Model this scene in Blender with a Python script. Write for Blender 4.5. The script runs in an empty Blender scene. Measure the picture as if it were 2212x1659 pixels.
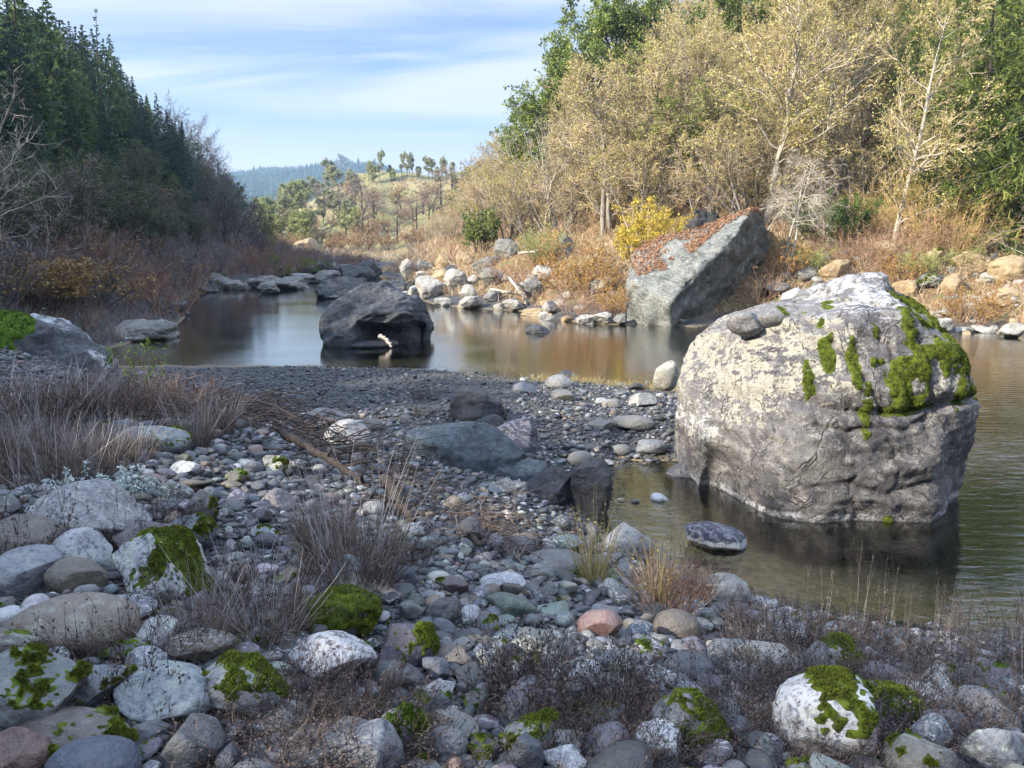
import bpy, bmesh, math, random
import numpy as np
from mathutils import Vector, Matrix

sc = bpy.context.scene
R_ = math.radians
# ------------------------------------------------------------------ camera
CAM_Z, PITCH, FD = 2.8, R_(10.2), 1671.0          # FD: focal length in units of a 2212-wide frame
cam = bpy.data.objects.new('camera', bpy.data.cameras.new('camera'))
sc.collection.objects.link(cam); sc.camera = cam
cam.location = (0, 0, CAM_Z); cam.rotation_euler = (R_(90) - PITCH, 0, 0)
cam.data.sensor_width = 36.0; cam.data.lens = 36.0 * FD / 2212.0
cam.data.clip_start = 0.05; cam.data.clip_end = 20000

# ------------------------------------------------------------------ world, sun, exposure
SUN_EL, SUN_AZ = R_(30), R_(-118)                 # azimuth clockwise from +Y
SUN = Vector((math.sin(SUN_AZ) * math.cos(SUN_EL), math.cos(SUN_AZ) * math.cos(SUN_EL), math.sin(SUN_EL)))
SKY_STRENGTH, SUN_STRENGTH = 0.10, 4.5
sc.view_settings.view_transform = 'Standard'; sc.view_settings.look = 'None'
sc.view_settings.gamma = 1.0; sc.view_settings.use_curve_mapping = False
sc.view_settings.exposure = 1.46
w = bpy.data.worlds.new("World"); sc.world = w; w.use_nodes = True
nt = w.node_tree; N = nt.nodes; L = nt.links
bg = N['Background']; bg.inputs['Strength'].default_value = SKY_STRENGTH
sky = N.new('ShaderNodeTexSky'); sky.sky_type = 'NISHITA'; sky.sun_disc = False
sky.sun_elevation = SUN_EL; sky.sun_rotation = SUN_AZ; sky.air_density = 1.0; sky.dust_density = 0.6; sky.ozone_density = 2.0
tc = N.new('ShaderNodeTexCoord')
sep = N.new('ShaderNodeSeparateXYZ'); L.new(tc.outputs['Generated'], sep.inputs[0])
def wm(op, a, b=None, c=None):
    n = N.new('ShaderNodeMath'); n.operation = op
    for i, x in enumerate((a, b, c)):
        if x is None: continue
        if isinstance(x, (int, float)): n.inputs[i].default_value = x
        else: L.new(x, n.inputs[i])
    return n.outputs[0]
zc = wm('MAXIMUM', sep.outputs[2], 0.0)
den = wm('ADD', zc, 0.10)
px = wm('DIVIDE', sep.outputs[0], den); py = wm('DIVIDE', sep.outputs[1], den)
cmb = N.new('ShaderNodeCombineXYZ'); L.new(px, cmb.inputs[0]); L.new(py, cmb.inputs[1])
def cirrus(rot, sx, sy, scale, det, dist, lo, hi, off):
    mp = N.new('ShaderNodeMapping'); mp.inputs['Rotation'].default_value = (0, 0, R_(rot)); mp.inputs['Scale'].default_value = (sx, sy, 1)
    mp.inputs['Location'].default_value = off
    L.new(cmb.outputs[0], mp.inputs[0])
    t = N.new('ShaderNodeTexNoise'); t.inputs['Scale'].default_value = scale; t.inputs['Detail'].default_value = det
    t.inputs['Roughness'].default_value = 0.55; t.inputs['Distortion'].default_value = dist
    L.new(mp.outputs[0], t.inputs[0])
    m = N.new('ShaderNodeMapRange'); m.inputs[1].default_value = lo; m.inputs[2].default_value = hi; m.interpolation_type = 'SMOOTHSTEP'
    L.new(t.outputs[0], m.inputs[0]); return m.outputs[0]
c1 = cirrus(24, 0.42, 1.1, 0.75, 6, 1.0, 0.34, 0.64, (3.1, 0.7, 0))
c2 = cirrus(14, 0.35, 1.7, 1.5, 9, 1.8, 0.44, 0.80, (1.3, 5.2, 0))
hz = N.new('ShaderNodeMapRange'); hz.inputs[1].default_value = 0.18; hz.inputs[2].default_value = 0.07; hz.interpolation_type = 'SMOOTHSTEP'
L.new(zc, hz.inputs[0])
cl = wm('MAXIMUM', wm('MULTIPLY', c1, 0.85), wm('MULTIPLY', c2, 0.6))
cl = wm('MAXIMUM', cl, wm('MULTIPLY', hz.outputs[0], 0.97))
mix = N.new('ShaderNodeMixRGB'); mix.inputs[2].default_value = (3.6, 3.75, 3.95, 1)
L.new(cl, mix.inputs[0])
# brighter thin cloud overhead, out of view, added to fill the shaded bar
ov = N.new('ShaderNodeMapRange'); ov.inputs[1].default_value = 0.36; ov.inputs[2].default_value = 0.62; ov.interpolation_type = 'SMOOTHSTEP'; L.new(zc, ov.inputs[0])
c3 = cirrus(40, 0.7, 1.2, 0.8, 5, 0.8, 0.30, 0.62, (7.7, 2.1, 0))
ovf = wm('MULTIPLY', ov.outputs[0], wm('ADD', wm('MULTIPLY', c3, 0.5), 0.5))
mix2 = N.new('ShaderNodeMixRGB'); mix2.inputs[2].default_value = (7.0, 8.5, 11.4, 1); L.new(ovf, mix2.inputs[0])
tint = N.new('ShaderNodeMixRGB'); tint.blend_type = 'MULTIPLY'; tint.inputs[0].default_value = 1.0; tint.inputs[2].default_value = (0.57, 0.61, 0.72, 1)
L.new(sky.outputs[0], tint.inputs[1]); L.new(tint.outputs[0], mix.inputs[1]); L.new(mix.outputs[0], mix2.inputs[1]); L.new(mix2.outputs[0], bg.inputs['Color'])
sl = bpy.data.lights.new('sun', 'SUN'); so = bpy.data.objects.new('sun', sl); sc.collection.objects.link(so)
sl.energy = SUN_STRENGTH; sl.angle = R_(0.5); sl.color = (1.0, 0.905, 0.74)
so.rotation_euler = SUN.to_track_quat('Z', 'Y').to_euler()
sc.cycles.use_denoising = True
sc.cycles.max_bounces = 6; sc.cycles.diffuse_bounces = 2; sc.cycles.glossy_bounces = 2
sc.cycles.transmission_bounces = 3; sc.cycles.transparent_max_bounces = 8; sc.cycles.volume_bounces = 0
sc.cycles.caustics_reflective = False; sc.cycles.caustics_refractive = False

# ------------------------------------------------------------------ maths helpers
cp, sp = math.cos(PITCH), math.sin(PITCH)
def ray(u, v):
    a = (u - 1106.0) / FD; b = (829.5 - v) / FD
    return np.array([a, cp + b * sp, -sp + b * cp])
def at(u, v, Y):                       # point seen at (u,v) at depth Y
    d = ray(u, v); return np.array([0, 0, CAM_Z]) + d * (Y / d[1])
def atz(u, v, z):                      # point seen at (u,v) at height z
    d = ray(u, v); return np.array([0, 0, CAM_Z]) + d * ((z - CAM_Z) / d[2])
def proj(p):
    p = np.asarray(p, float); q = p - np.array([0, 0, CAM_Z])
    f = q[..., 1] * cp - q[..., 2] * sp; up = q[..., 1] * sp + q[..., 2] * cp
    f = np.where(np.abs(f) < 1e-6, 1e-6, f)
    return 1106 + FD * q[..., 0] / f, 829.5 - FD * up / f, f

def _h(i, j, k, s):
    n = (i.astype(np.int64) * 374761393 + j.astype(np.int64) * 668265263 + k.astype(np.int64) * 1274126177 + s * 974711) & 0xffffffff
    n = ((n ^ (n >> 13)) * 1274126177) & 0xffffffff
    n = ((n ^ (n >> 16)) * 2246822519) & 0xffffffff
    return ((n ^ (n >> 15)) & 0xffff) / 32767.5 - 1.0
def vn(p, s=0):                        # value noise in [-1,1]
    f = np.floor(p); t = p - f; i = f.astype(np.int64); t = t * t * (3 - 2 * t)
    x, y, z = i[:, 0], i[:, 1], i[:, 2]; a, b, c = t[:, 0], t[:, 1], t[:, 2]
    l = lambda q, r, m: q + (r - q) * m
    return l(l(l(_h(x, y, z, s), _h(x + 1, y, z, s), a), l(_h(x, y + 1, z, s), _h(x + 1, y + 1, z, s), a), b),
             l(l(_h(x, y, z + 1, s), _h(x + 1, y, z + 1, s), a), l(_h(x, y + 1, z + 1, s), _h(x + 1, y + 1, z + 1, s), a), b), c)
def fbm(p, sc_=1.0, o=4, s=0, g=0.5):
    r = 0; a = 1; f = sc_
    for k in range(o):
        r = r + a * vn(p * f + 17.3 * k, s + k); a *= g; f *= 2.03
    return r
def ridged(p, sc_=1.0, o=4, s=0):
    r = 0; a = 1; f = sc_
    for k in range(o):
        r = r + a * (1 - 2 * np.abs(vn(p * f + 11.7 * k, s + k))); a *= 0.5; f *= 2.1
    return r
def sstep(a, b, x):
    t = np.clip((x - a) / (b - a), 0, 1); return t * t * (3 - 2 * t)

# ------------------------------------------------------------------ mesh helpers
COL = sc.collection
class MB:                              # collects vertices and quads/tris (+ one tint value per face, one material index per face)
    def __init__(s): s.v = []; s.f = []; s.t = []; s.m = []; s.n = 0
    def add(s, v, f, tint=None, mi=0):
        v = np.asarray(v, float).reshape(-1, 3); f = np.asarray(f, np.int64)
        if len(f) == 0: return
        s.v.append(v); s.f.append(f + s.n); s.n += len(v)
        s.t.append(np.full(len(f), 0.5) if tint is None else np.broadcast_to(np.asarray(tint, float), (len(f),)))
        s.m.append(np.full(len(f), mi, np.int32))
    def mesh(s, name, mats, smooth=True):
        me = bpy.data.meshes.new(name); V = np.concatenate(s.v)
        me.vertices.add(len(V)); me.vertices.foreach_set('co', V.astype(np.float32).ravel())
        tot = np.concatenate([np.full(len(f), f.shape[1]) for f in s.f]); idx = np.concatenate([f.ravel() for f in s.f])
        me.loops.add(len(idx)); me.loops.foreach_set('vertex_index', idx.astype(np.int32))
        me.polygons.add(len(tot)); st = np.concatenate([[0], np.cumsum(tot)[:-1]])
        me.polygons.foreach_set('loop_start', st.astype(np.int32)); me.polygons.foreach_set('loop_total', tot.astype(np.int32))
        me.polygons.foreach_set('use_smooth', np.full(len(tot), smooth)); me.polygons.foreach_set('material_index', np.concatenate(s.m))
        me.update(calc_edges=True)
        a = me.attributes.new('tint', 'FLOAT', 'FACE'); a.data.foreach_set('value', np.concatenate(s.t).astype(np.float32))
        for m in (mats if isinstance(mats, (list, tuple)) else [mats]): me.materials.append(m)
        return me
def link(name, me, parent=None, loc=None):
    o = bpy.data.objects.new(name, me); COL.objects.link(o)
    if parent: o.parent = parent
    if loc is not None: o.location = loc
    return o
def vattr(me, name, val):
    a = me.attributes.new(name, 'FLOAT', 'POINT'); a.data.foreach_set('value', np.asarray(val, np.float32))
def cattr(me, name, val):
    a = me.attributes.new(name, 'FLOAT_COLOR', 'POINT'); val = np.asarray(val, np.float32)
    if val.ndim == 1: val = np.tile(val, (len(me.vertices), 1))
    if val.shape[1] == 3: val = np.hstack([val, np.ones((len(val), 1), np.float32)])
    a.data.foreach_set('color', val.ravel())
def tag(o, label, cat, group=None):
    o['label'] = label; o['category'] = cat
    if group: o['group'] = group
    return o
AUTO = []                              # things whose label gets its place worked out at the end
def auto(o, look, noun, cat, group, rel=None):
    o['category'] = cat; o['group'] = group; AUTO.append((o, look, noun)); return o
LAND = []                              # landmarks the other labels refer to: (phrase, u, v)
def landmark(phrase, u, v): LAND.append((phrase, u, v))

# ------------------------------------------------------------------ material helpers
class Mat:
    def __init__(s, name):
        s.m = bpy.data.materials.new(name); s.m.use_nodes = True; s.t = s.m.node_tree; s.N = s.t.nodes; s.L = s.t.links
        s.b = s.N['Principled BSDF']; s.out = s.N['Material Output']; s._tc = None
    def n(s, typ, **kw):
        x = s.N.new(typ)
        for k, v in kw.items(): setattr(x, k, v)
        return x
    def set(s, sock, v):
        if hasattr(v, 'is_output') or isinstance(v, bpy.types.NodeSocket): s.L.new(v, sock)
        else:
            if isinstance(v, tuple) and len(v) == 3 and sock.type == 'RGBA': v = (*v, 1)
            sock.default_value = v
    def co(s, kind='Object'):
        if s._tc is None: s._tc = s.n('ShaderNodeTexCoord')
        return s._tc.outputs[kind]
    def pos(s): return s.n('ShaderNodeNewGeometry').outputs['Position']
    def map(s, v, scale=(1, 1, 1), rot=(0, 0, 0)):
        x = s.n('ShaderNodeMapping'); x.inputs['Scale'].default_value = scale; x.inputs['Rotation'].default_value = rot
        s.L.new(v, x.inputs[0]); return x.outputs[0]
    def noise(s, v, scale, det=4, rough=0.55, dist=0.0):
        x = s.n('ShaderNodeTexNoise'); x.inputs['Scale'].default_value = scale; x.inputs['Detail'].default_value = det
        x.inputs['Roughness'].default_value = rough; x.inputs['Distortion'].default_value = dist; s.L.new(v, x.inputs[0]); return x.outputs[0]
    def vor(s, v, scale, feature='F1', out=0):
        x = s.n('ShaderNodeTexVoronoi', feature=feature); x.inputs['Scale'].default_value = scale; s.L.new(v, x.inputs[0]); return x.outputs[out]
    def mr(s, v, a, b, c=0.0, d=1.0, smooth=True):
        x = s.n('ShaderNodeMapRange'); x.interpolation_type = 'SMOOTHSTEP' if smooth else 'LINEAR'
        for i, q in enumerate((v, a, b, c, d)): s.set(x.inputs[i], q)
        return x.outputs[0]
    def math(s, op, a, b=0.0):
        x = s.n('ShaderNodeMath', operation=op); s.set(x.inputs[0], a); s.set(x.inputs[1], b); return x.outputs[0]
    def mix(s, f, a, b, mode='MIX'):
        x = s.n('ShaderNodeMixRGB', blend_type=mode); s.set(x.inputs[0], f); s.set(x.inputs[1], a); s.set(x.inputs[2], b); return x.outputs[0]
    def attr(s, name, out='Fac'):
        x = s.n('ShaderNodeAttribute'); x.attribute_name = name; return x.outputs[out]
    def bump(s, h, strength=0.5, dist=0.02, prev=None):
        x = s.n('ShaderNodeBump'); x.inputs['Strength'].default_value = strength; x.inputs['Distance'].default_value = dist
        s.L.new(h, x.inputs['Height'])
        if prev is not None: s.L.new(prev, x.inputs['Normal'])
        return x.outputs[0]
    def done(s, col, rough=0.7, bump=None, spec=0.4):
        s.set(s.b.inputs['Base Color'], col); s.set(s.b.inputs['Roughness'], rough); s.b.inputs['Specular IOR Level'].default_value = spec
        if bump is not None: s.L.new(bump, s.b.inputs['Normal'])
        return s.m

def leaf_mat(name, cols, trans=0.35, rough=0.6):
    m = Mat(name); t = m.attr('tint')
    r = m.n('ShaderNodeValToRGB'); el = r.color_ramp.elements
    el[0].position = 0; el[0].color = (*cols[0], 1); el[1].position = 1; el[1].color = (*cols[-1], 1)
    for i, c in enumerate(cols[1:-1]): e = el.new((i + 1) / (len(cols) - 1)); e.color = (*c, 1)
    m.L.new(t, r.inputs[0]); c = r.outputs[0]
    m.done(c, rough, None, 0.25)
    if trans > 0:
        tr = m.n('ShaderNodeBsdfTranslucent'); m.L.new(c, tr.inputs[0])
        mx = m.n('ShaderNodeMixShader'); mx.inputs[0].default_value = trans
        m.L.new(m.b.outputs[0], mx.inputs[1]); m.L.new(tr.outputs[0], mx.inputs[2]); m.L.new(mx.outputs[0], m.out.inputs[0])
    return m.m
def bark_mat(name, a, b, scale=9):
    m = Mat(name); n = m.noise(m.map(m.co(), (1, 1, .25)), scale, 5, .6)
    t = m.attr('tint'); c = m.mix(m.mr(n, .35, .7), a, b); c = m.mix(m.math('MULTIPLY', t, .5), c, b)
    return m.done(c, .85, m.bump(n, .6, .02), .2)

def stone_mat(name='river_stone_surface', world=False):
    m = Mat(name); p = m.pos(); col = m.attr('Col', 'Color'); k = m.n('ShaderNodeSeparateColor'); m.L.new(m.attr('Kind', 'Color'), k.inputs[0])
    big = m.noise(p, 5.0, 3, .5); med = m.noise(p, 28.0, 5, .6); fine = m.noise(p, 120.0, 3, .6)
    c = m.mix(1.0, col, m.mix(big, (.62, .64, .68), (1.35, 1.30, 1.22)), 'MULTIPLY')
    c = m.mix(m.mr(med, .42, .7, 0, .55), c, m.mix(1.0, c, (1.5, 1.46, 1.4), 'MULTIPLY'))
    c = m.mix(m.mr(fine, .25, .45, .6, 0), c, m.mix(1.0, c, (.5, .5, .52), 'MULTIPLY'))
    # pale mineral veins
    wv = m.n('ShaderNodeTexWave', wave_type='BANDS'); wv.inputs['Scale'].default_value = 5; wv.inputs['Distortion'].default_value = 16; wv.inputs['Detail'].default_value = 4; wv.inputs['Detail Scale'].default_value = 2.2
    m.L.new(m.map(p, (1, 1.4, 1.8), (.5, .8, .3)), wv.inputs[0])
    vf = m.math('MULTIPLY', m.mr(wv.outputs[0], .80, .97), k.outputs[0])
    c = m.mix(m.math('MULTIPLY', vf, m.mr(med, .35, .6, .2, 1)), c, (.42, .42, .43))
    # crystalline speckle
    s1 = m.vor(m.map(p, (1, 1, 1)), 42.0); s2 = m.noise(p, 16.0, 6, .75, .8)
    sf = m.math('MULTIPLY', m.mr(m.math('ADD', s2, m.math('MULTIPLY', s1, .25)), .50, .68), k.outputs[1])
    c = m.mix(sf, c, (.40, .40, .41))
    # crusty lichen
    g = m.n('ShaderNodeNewGeometry'); sx = m.n('ShaderNodeSeparateXYZ'); m.L.new(g.outputs['Normal'], sx.inputs[0])
    lf = m.math('MULTIPLY', m.math('MULTIPLY', m.mr(m.noise(p, 11, 6, .7), .50, .62), k.outputs[2]), m.mr(sx.outputs[2], -.1, .5))
    c = m.mix(lf, c, (.42, .45, .36))
    hgt = m.math('ADD', m.math('MULTIPLY', med, 1.0), m.math('MULTIPLY', fine, .35))
    return m.done(c, m.mr(med, .3, .7, .42, .66), m.bump(hgt, .8, .016), .5)

def rock_mat(name, dark, mid, pale, scale=1.0, stretch=(1, 1, 2.2), rot=(.3, .5, .2), vein=.5, lich=(.42, .42, .34), bumpd=.05, crack=.6, rough=.7):
    """large boulder: layered tones, cracks, lichen crust; 'pale', 'lichen', 'stain' vertex masks steer it where the mesh has them"""
    m = Mat(name); p = m.pos(); q = m.map(p, stretch, rot)
    n1 = m.noise(q, 1.1 * scale, 6, .62, .8); n2 = m.noise(p, 6 * scale, 7, .68, .4); n3 = m.noise(p, 34 * scale, 5, .65)
    c = m.mix(m.mr(n1, .36, .64), dark, mid); c = m.mix(m.mr(n2, .48, .72, 0, .75), c, pale)
    c = m.mix(m.mr(n3, .30, .46, .55, 0), c, m.mix(1.0, c, (.4, .4, .42), 'MULTIPLY'))
    wv = m.n('ShaderNodeTexWave', wave_type='BANDS'); wv.inputs['Scale'].default_value = 1.3 * scale; wv.inputs['Distortion'].default_value = 14; wv.inputs['Detail'].default_value = 6; wv.inputs['Detail Scale'].default_value = 1.6; wv.inputs['Detail Roughness'].default_value = .7
    m.L.new(q, wv.inputs[0])
    c = m.mix(m.mr(wv.outputs[0], .84, .98, 0, vein), c, pale)
    ls = m.noise(m.map(p, (1, 1, .8)), 7.5 * scale, 10, .78, .5); lf = m.noise(p, 30 * scale, 5, .75)
    lm = m.mr(m.math('ADD', m.math('ADD', m.math('MULTIPLY', ls, .62), m.math('MULTIPLY', lf, .38)), m.math('MULTIPLY', m.math('SUBTRACT', m.attr('lichen'), .5), .20)), .492, .540)
    c = m.mix(m.math('MULTIPLY', lm, m.mr(m.attr('lichen'), 0.0, .12, 0, .9)), c, m.mix(lf, m.mix(1.0, lich, (.6, .6, .57), 'MULTIPLY'), m.mix(1.0, lich, (1.35, 1.35, 1.32), 'MULTIPLY')))
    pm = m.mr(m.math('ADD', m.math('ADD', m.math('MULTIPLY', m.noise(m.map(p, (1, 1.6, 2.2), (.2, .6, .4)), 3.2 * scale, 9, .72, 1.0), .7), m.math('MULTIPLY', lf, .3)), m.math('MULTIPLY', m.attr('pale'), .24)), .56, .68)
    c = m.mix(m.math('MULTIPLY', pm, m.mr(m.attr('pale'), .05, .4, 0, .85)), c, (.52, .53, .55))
    c = m.mix(m.math('MULTIPLY', m.attr('stain_shade'), m.mr(n2, .3, .65, 1, .45)), c, m.mix(1.0, c, (.40, .38, .38), 'MULTIPLY'))
    c1 = m.noise(m.map(p, (1, 1, .7), (.4, .2, .1)), 1.5 * scale, 4, .55, 1.2); c2 = m.noise(m.map(p, (.8, .8, 1.8), (.1, .3, .8)), 2.6 * scale, 4, .6, .8)
    cf = m.math('MAXIMUM', m.mr(m.math('ABSOLUTE', m.math('SUBTRACT', c1, .5)), 0.0, .016, 1, 0), m.mr(m.math('ABSOLUTE', m.math('SUBTRACT', c2, .52)), 0.0, .010, 1, 0))
    cf = m.math('MULTIPLY', cf, m.mr(n2, .40, .58)); c = m.mix(m.math('MULTIPLY', cf, crack), c, (.022, .02, .02))
    st = m.noise(m.map(p, (1, 1, .12)), 4.5 * scale, 6, .65, .4); c = m.mix(m.mr(st, .56, .70, 0, .55 * crack), c, m.mix(1.0, c, (.42, .42, .46), 'MULTIPLY'))
    sp = m.noise(p, 75 * scale, 3, .7); c = m.mix(m.mr(sp, .36, .46, .5, 0), c, m.mix(1.0, c, (.35, .35, .36), 'MULTIPLY'))
    h = m.math('ADD', m.math('ADD', m.math('MULTIPLY', n2, .8), m.math('ADD', m.math('MULTIPLY', n3, .5), m.math('MULTIPLY', sp, .22))), m.math('MULTIPLY', cf, -.4 * crack))
    return m.done(c, rough, m.bump(h, .8, bumpd), .35)

def moss_mat(name, a, b, c_):
    m = Mat(name); p = m.pos(); n = m.noise(p, 22, 4, .6); f = m.noise(p, 150, 2, .6); t = m.attr('tint')
    c = m.mix(m.mr(n, .35, .65), a, b); c = m.mix(m.mr(t, .45, 1.0, 0, .8), c, c_)
    return m.done(c, .95, m.bump(f, .8, .006), .1)

# ------------------------------------------------------------------ terrain
CP = []
def cz(u, v, z): p = atz(u, v, z); CP.append((p[0], p[1], z))
def cy(u, v, Y): p = at(u, v, Y); CP.append((p[0], p[1], p[2]))
def cw(*pts): CP.extend(pts)
NEAR = [(120, 792), (230, 788), (360, 787), (460, 787), (560, 788), (660, 789), (750, 792), (850, 795), (940, 798), (1000, 807), (1075, 814), (1150, 820), (1250, 823), (1330, 830), (1400, 838), (1470, 848), (1560, 870)]
POOL = [(1560, 1000), (1470, 998), (1400, 1002), (1335, 988), (1322, 1030), (1300, 1070), (1262, 1105), (1275, 1145), (1340, 1175), (1395, 1192), (1390, 1220), (1500, 1262), (1570, 1285), (1650, 1306), (1720, 1322), (1800, 1340), (1900, 1357), (2000, 1372), (2110, 1386), (2212, 1400), (2500, 1432), (3000, 1480)]
LEFT = [(60, 775), (150, 765), (230, 752), (300, 730), (375, 710), (402, 684), (385, 652), (430, 626), (500, 616), (560, 612), (650, 606), (740, 600), (800, 585), (835, 574)]
RIGHT = [(862, 576), (864, 600), (880, 632), (930, 656), (990, 664), (1060, 669), (1110, 671), (1150, 675), (1185, 690), (1260, 699), (1370, 702), (1500, 708), (1640, 712), (1840, 720), (2040, 728), (2212, 740), (2500, 760), (3200, 820)]
for pl in (NEAR, POOL, LEFT, RIGHT):
    for u, v in pl: cz(u, v, 0.0)
# river and pool bed
for u, v, z in [(450, 765, -.45), (600, 770, -.4), (800, 772, -.4), (950, 775, -.35), (1100, 795, -.25), (1250, 800, -.2), (1400, 812, -.25), (500, 720, -.8), (650, 690, -.8), (800, 710, -.8), (1000, 720, -.7), (1200, 740, -.6), (1400, 750, -.7), (600, 640, -.7), (800, 640, -.7), (860, 640, -.5), (848, 590, -.35), (1600, 760, -.9), (1900, 790, -1.1), (2150, 800, -1.0), (2150, 900, -1.2), (2150, 1000, -1.1), (2120, 1120, -.9), (2200, 1250, -.7), (1950, 1230, -.65), (1750, 1210, -.5), (1600, 1180, -.42), (1450, 1150, -.28), (1360, 1090, -.16), (1400, 1040, -.16), (1480, 1080, -.3), (2100, 1340, -.25), (1800, 1290, -.25), (2600, 900, -1.1), (2800, 1200, -.7), (1600, 1240, -.2), (1800, 900, -.5)]:
    cz(u, v, z)
cw((9, 2, -.6), (12, -3, -.6), (14, 6, -1), (22, 10, -.6), (16, 14, -1), (20, -6, -.6), (26, 2, 0), (30, 12, 1.2))
# gravel bar, beach and near bank
for u, v, z in [(-200, 1659, 1.3), (0, 1659, 1.28), (500, 1659, 1.22), (1106, 1659, 1.16), (1700, 1659, 1.02), (2212, 1659, .86), (2500, 1659, .8), (0, 1480, 1.28), (500, 1480, 1.22), (1000, 1480, 1.02), (1400, 1500, .86), (1800, 1520, .66), (2212, 1540, .52), (0, 1300, 1.28), (500, 1300, 1.2), (900, 1300, .95), (1200, 1320, .66), (1500, 1330, .32), (1750, 1400, .3), (2000, 1440, .22), (2212, 1460, .22), (0, 1100, 1.26), (400, 1100, 1.2), (650, 1100, 1.0), (850, 1100, .58), (1000, 1100, .36), (1150, 1120, .2), (1050, 1220, .5), (1250, 1230, .3), (0, 950, 1.28), (200, 930, 1.25), (400, 930, 1.08), (540, 930, .9), (680, 940, .52), (900, 950, .42), (1100, 940, .36), (1300, 940, .24), (1420, 930, .2), (1280, 985, .12), (0, 860, 1.35), (200, 845, 1.15), (340, 850, .6), (500, 860, .42), (700, 855, .36), (900, 850, .33), (1100, 865, .28), (1300, 880, .2), (1440, 880, .16), (400, 815, .2), (560, 815, .18), (750, 815, .18), (940, 820, .18), (1100, 838, .12), (1300, 850, .1)]:
    cz(u, v, z)
cw((0, 0, 1.25), (-3, 0, 1.3), (3, 0, 1.0), (0, -4, 1.5), (5, -3, .6), (2, 2, 1.05), (-2, 2, 1.27), (6, 1, .15), (7.5, 0, -.2), (-5, 4, 1.3), (-5, 8, 1.35), (-7, 10, 1.35), (-9.5, 13, 1.5))
# left hillside: shore level, lower slope, crest (also the ridge behind the camera that keeps the bar in shade)
for u, v, Y in [(60, 690, 17), (200, 660, 24), (100, 590, 27), (250, 600, 32), (330, 610, 38), (420, 560, 52), (540, 575, 62), (650, 580, 74), (760, 575, 90), (810, 566, 108)]:
    cy(u, v, Y)
for u, v, Y in [(0, 560, 24), (0, 430, 32), (120, 470, 40), (250, 440, 50), (370, 420, 66), (470, 470, 84), (560, 530, 100), (650, 548, 112), (740, 552, 118)]:
    cy(u, v, Y)
for u, v, Y in [(-250, 190, 36), (0, 230, 46), (120, 270, 58), (230, 310, 70), (350, 370, 84), (440, 430, 100), (520, 500, 115)]:
    cy(u, v, Y)
cw((-12, 8, 3.0), (-13, 3, 4.0), (-14, -2, 5.5), (-15, -8, 8), (-17, 14, 4.4), (-6, -10, 3.2), (0, -12, 3.6), (-16, 3, 7), (-17, 8, 6.5), (-20, 18, 6.5))
def crest(s_):                         # the wooded ridge on the sun side: where it stands and how high
    t_ = np.interp(s_, [-30, 0, 9, 14, 20, 30, 40, 50], [-5.2, -5.4, -5.5, -8.6, -9.2, -12, -13, -15.5]) + 28; return t_ * math.sin(SUN_AZ) - s_ * .469, t_ * math.cos(SUN_AZ) + s_ * .883, 16.3
for s_ in (-40, -30, -22, -15, -9, -4, 0, 4, 8, 12, 16, 20, 25, 30, 35, 40, 45, 50):
    x_, y_, z_ = crest(s_); cw((x_, y_, z_ - .9), (x_ - 8 * .88, y_ - 8 * .47, z_ - 1.0), (x_ + 5.5 * .88, y_ + 5.5 * .47, 9.5 if s_ < 12 else 8.6))
cw((-60, 60, 24), (-80, 90, 30), (-70, 20, 28), (-90, 140, 30), (-70, 150, 16), (-60, -40, 26), (20, -50, 16), (60, -30, 14), (45, 0, 8), (-5, -60, 16))
# right hillside
for u, v, Y in [(2212, 700, 24), (2000, 680, 26.5), (1760, 665, 28.5), (1660, 660, 29), (1300, 640, 31.5), (1200, 625, 34), (1050, 620, 40), (960, 600, 46), (900, 585, 56), (870, 568, 75), (868, 562, 100)]:
    cy(u, v, Y)
for u, v, Y in [(2212, 560, 29), (2000, 560, 30), (1800, 570, 31.5), (1650, 560, 32.5), (1500, 565, 33), (1400, 555, 34), (1250, 550, 37), (1150, 550, 42), (1050, 545, 48), (980, 540, 58), (930, 535, 74), (905, 535, 95)]:
    cy(u, v, Y)
for u, v, Y in [(2600, 420, 32), (2212, 430, 36), (2000, 420, 38), (1800, 430, 39), (1600, 440, 40), (1400, 450, 43), (1250, 470, 49), (1120, 480, 57), (1040, 490, 68), (980, 500, 86)]:
    cy(u, v, Y)
for u, v, Y in [(2600, 200, 46), (2212, 240, 50), (1900, 240, 53), (1650, 250, 56), (1450, 280, 60), (1280, 330, 66), (1150, 390, 74), (1080, 430, 90), (1010, 470, 108)]:
    cy(u, v, Y)
for u, v, Y in [(2600, 90, 75), (2212, 110, 80), (1800, 130, 88), (1500, 180, 95), (1280, 270, 105), (1150, 355, 125)]:
    cy(u, v, Y)
cw((60, 20, 12), (80, 40, 24), (60, 100, 32), (120, 120, 42), (90, 10, 18), (60, 160, 34), (150, 60, 36))
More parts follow.
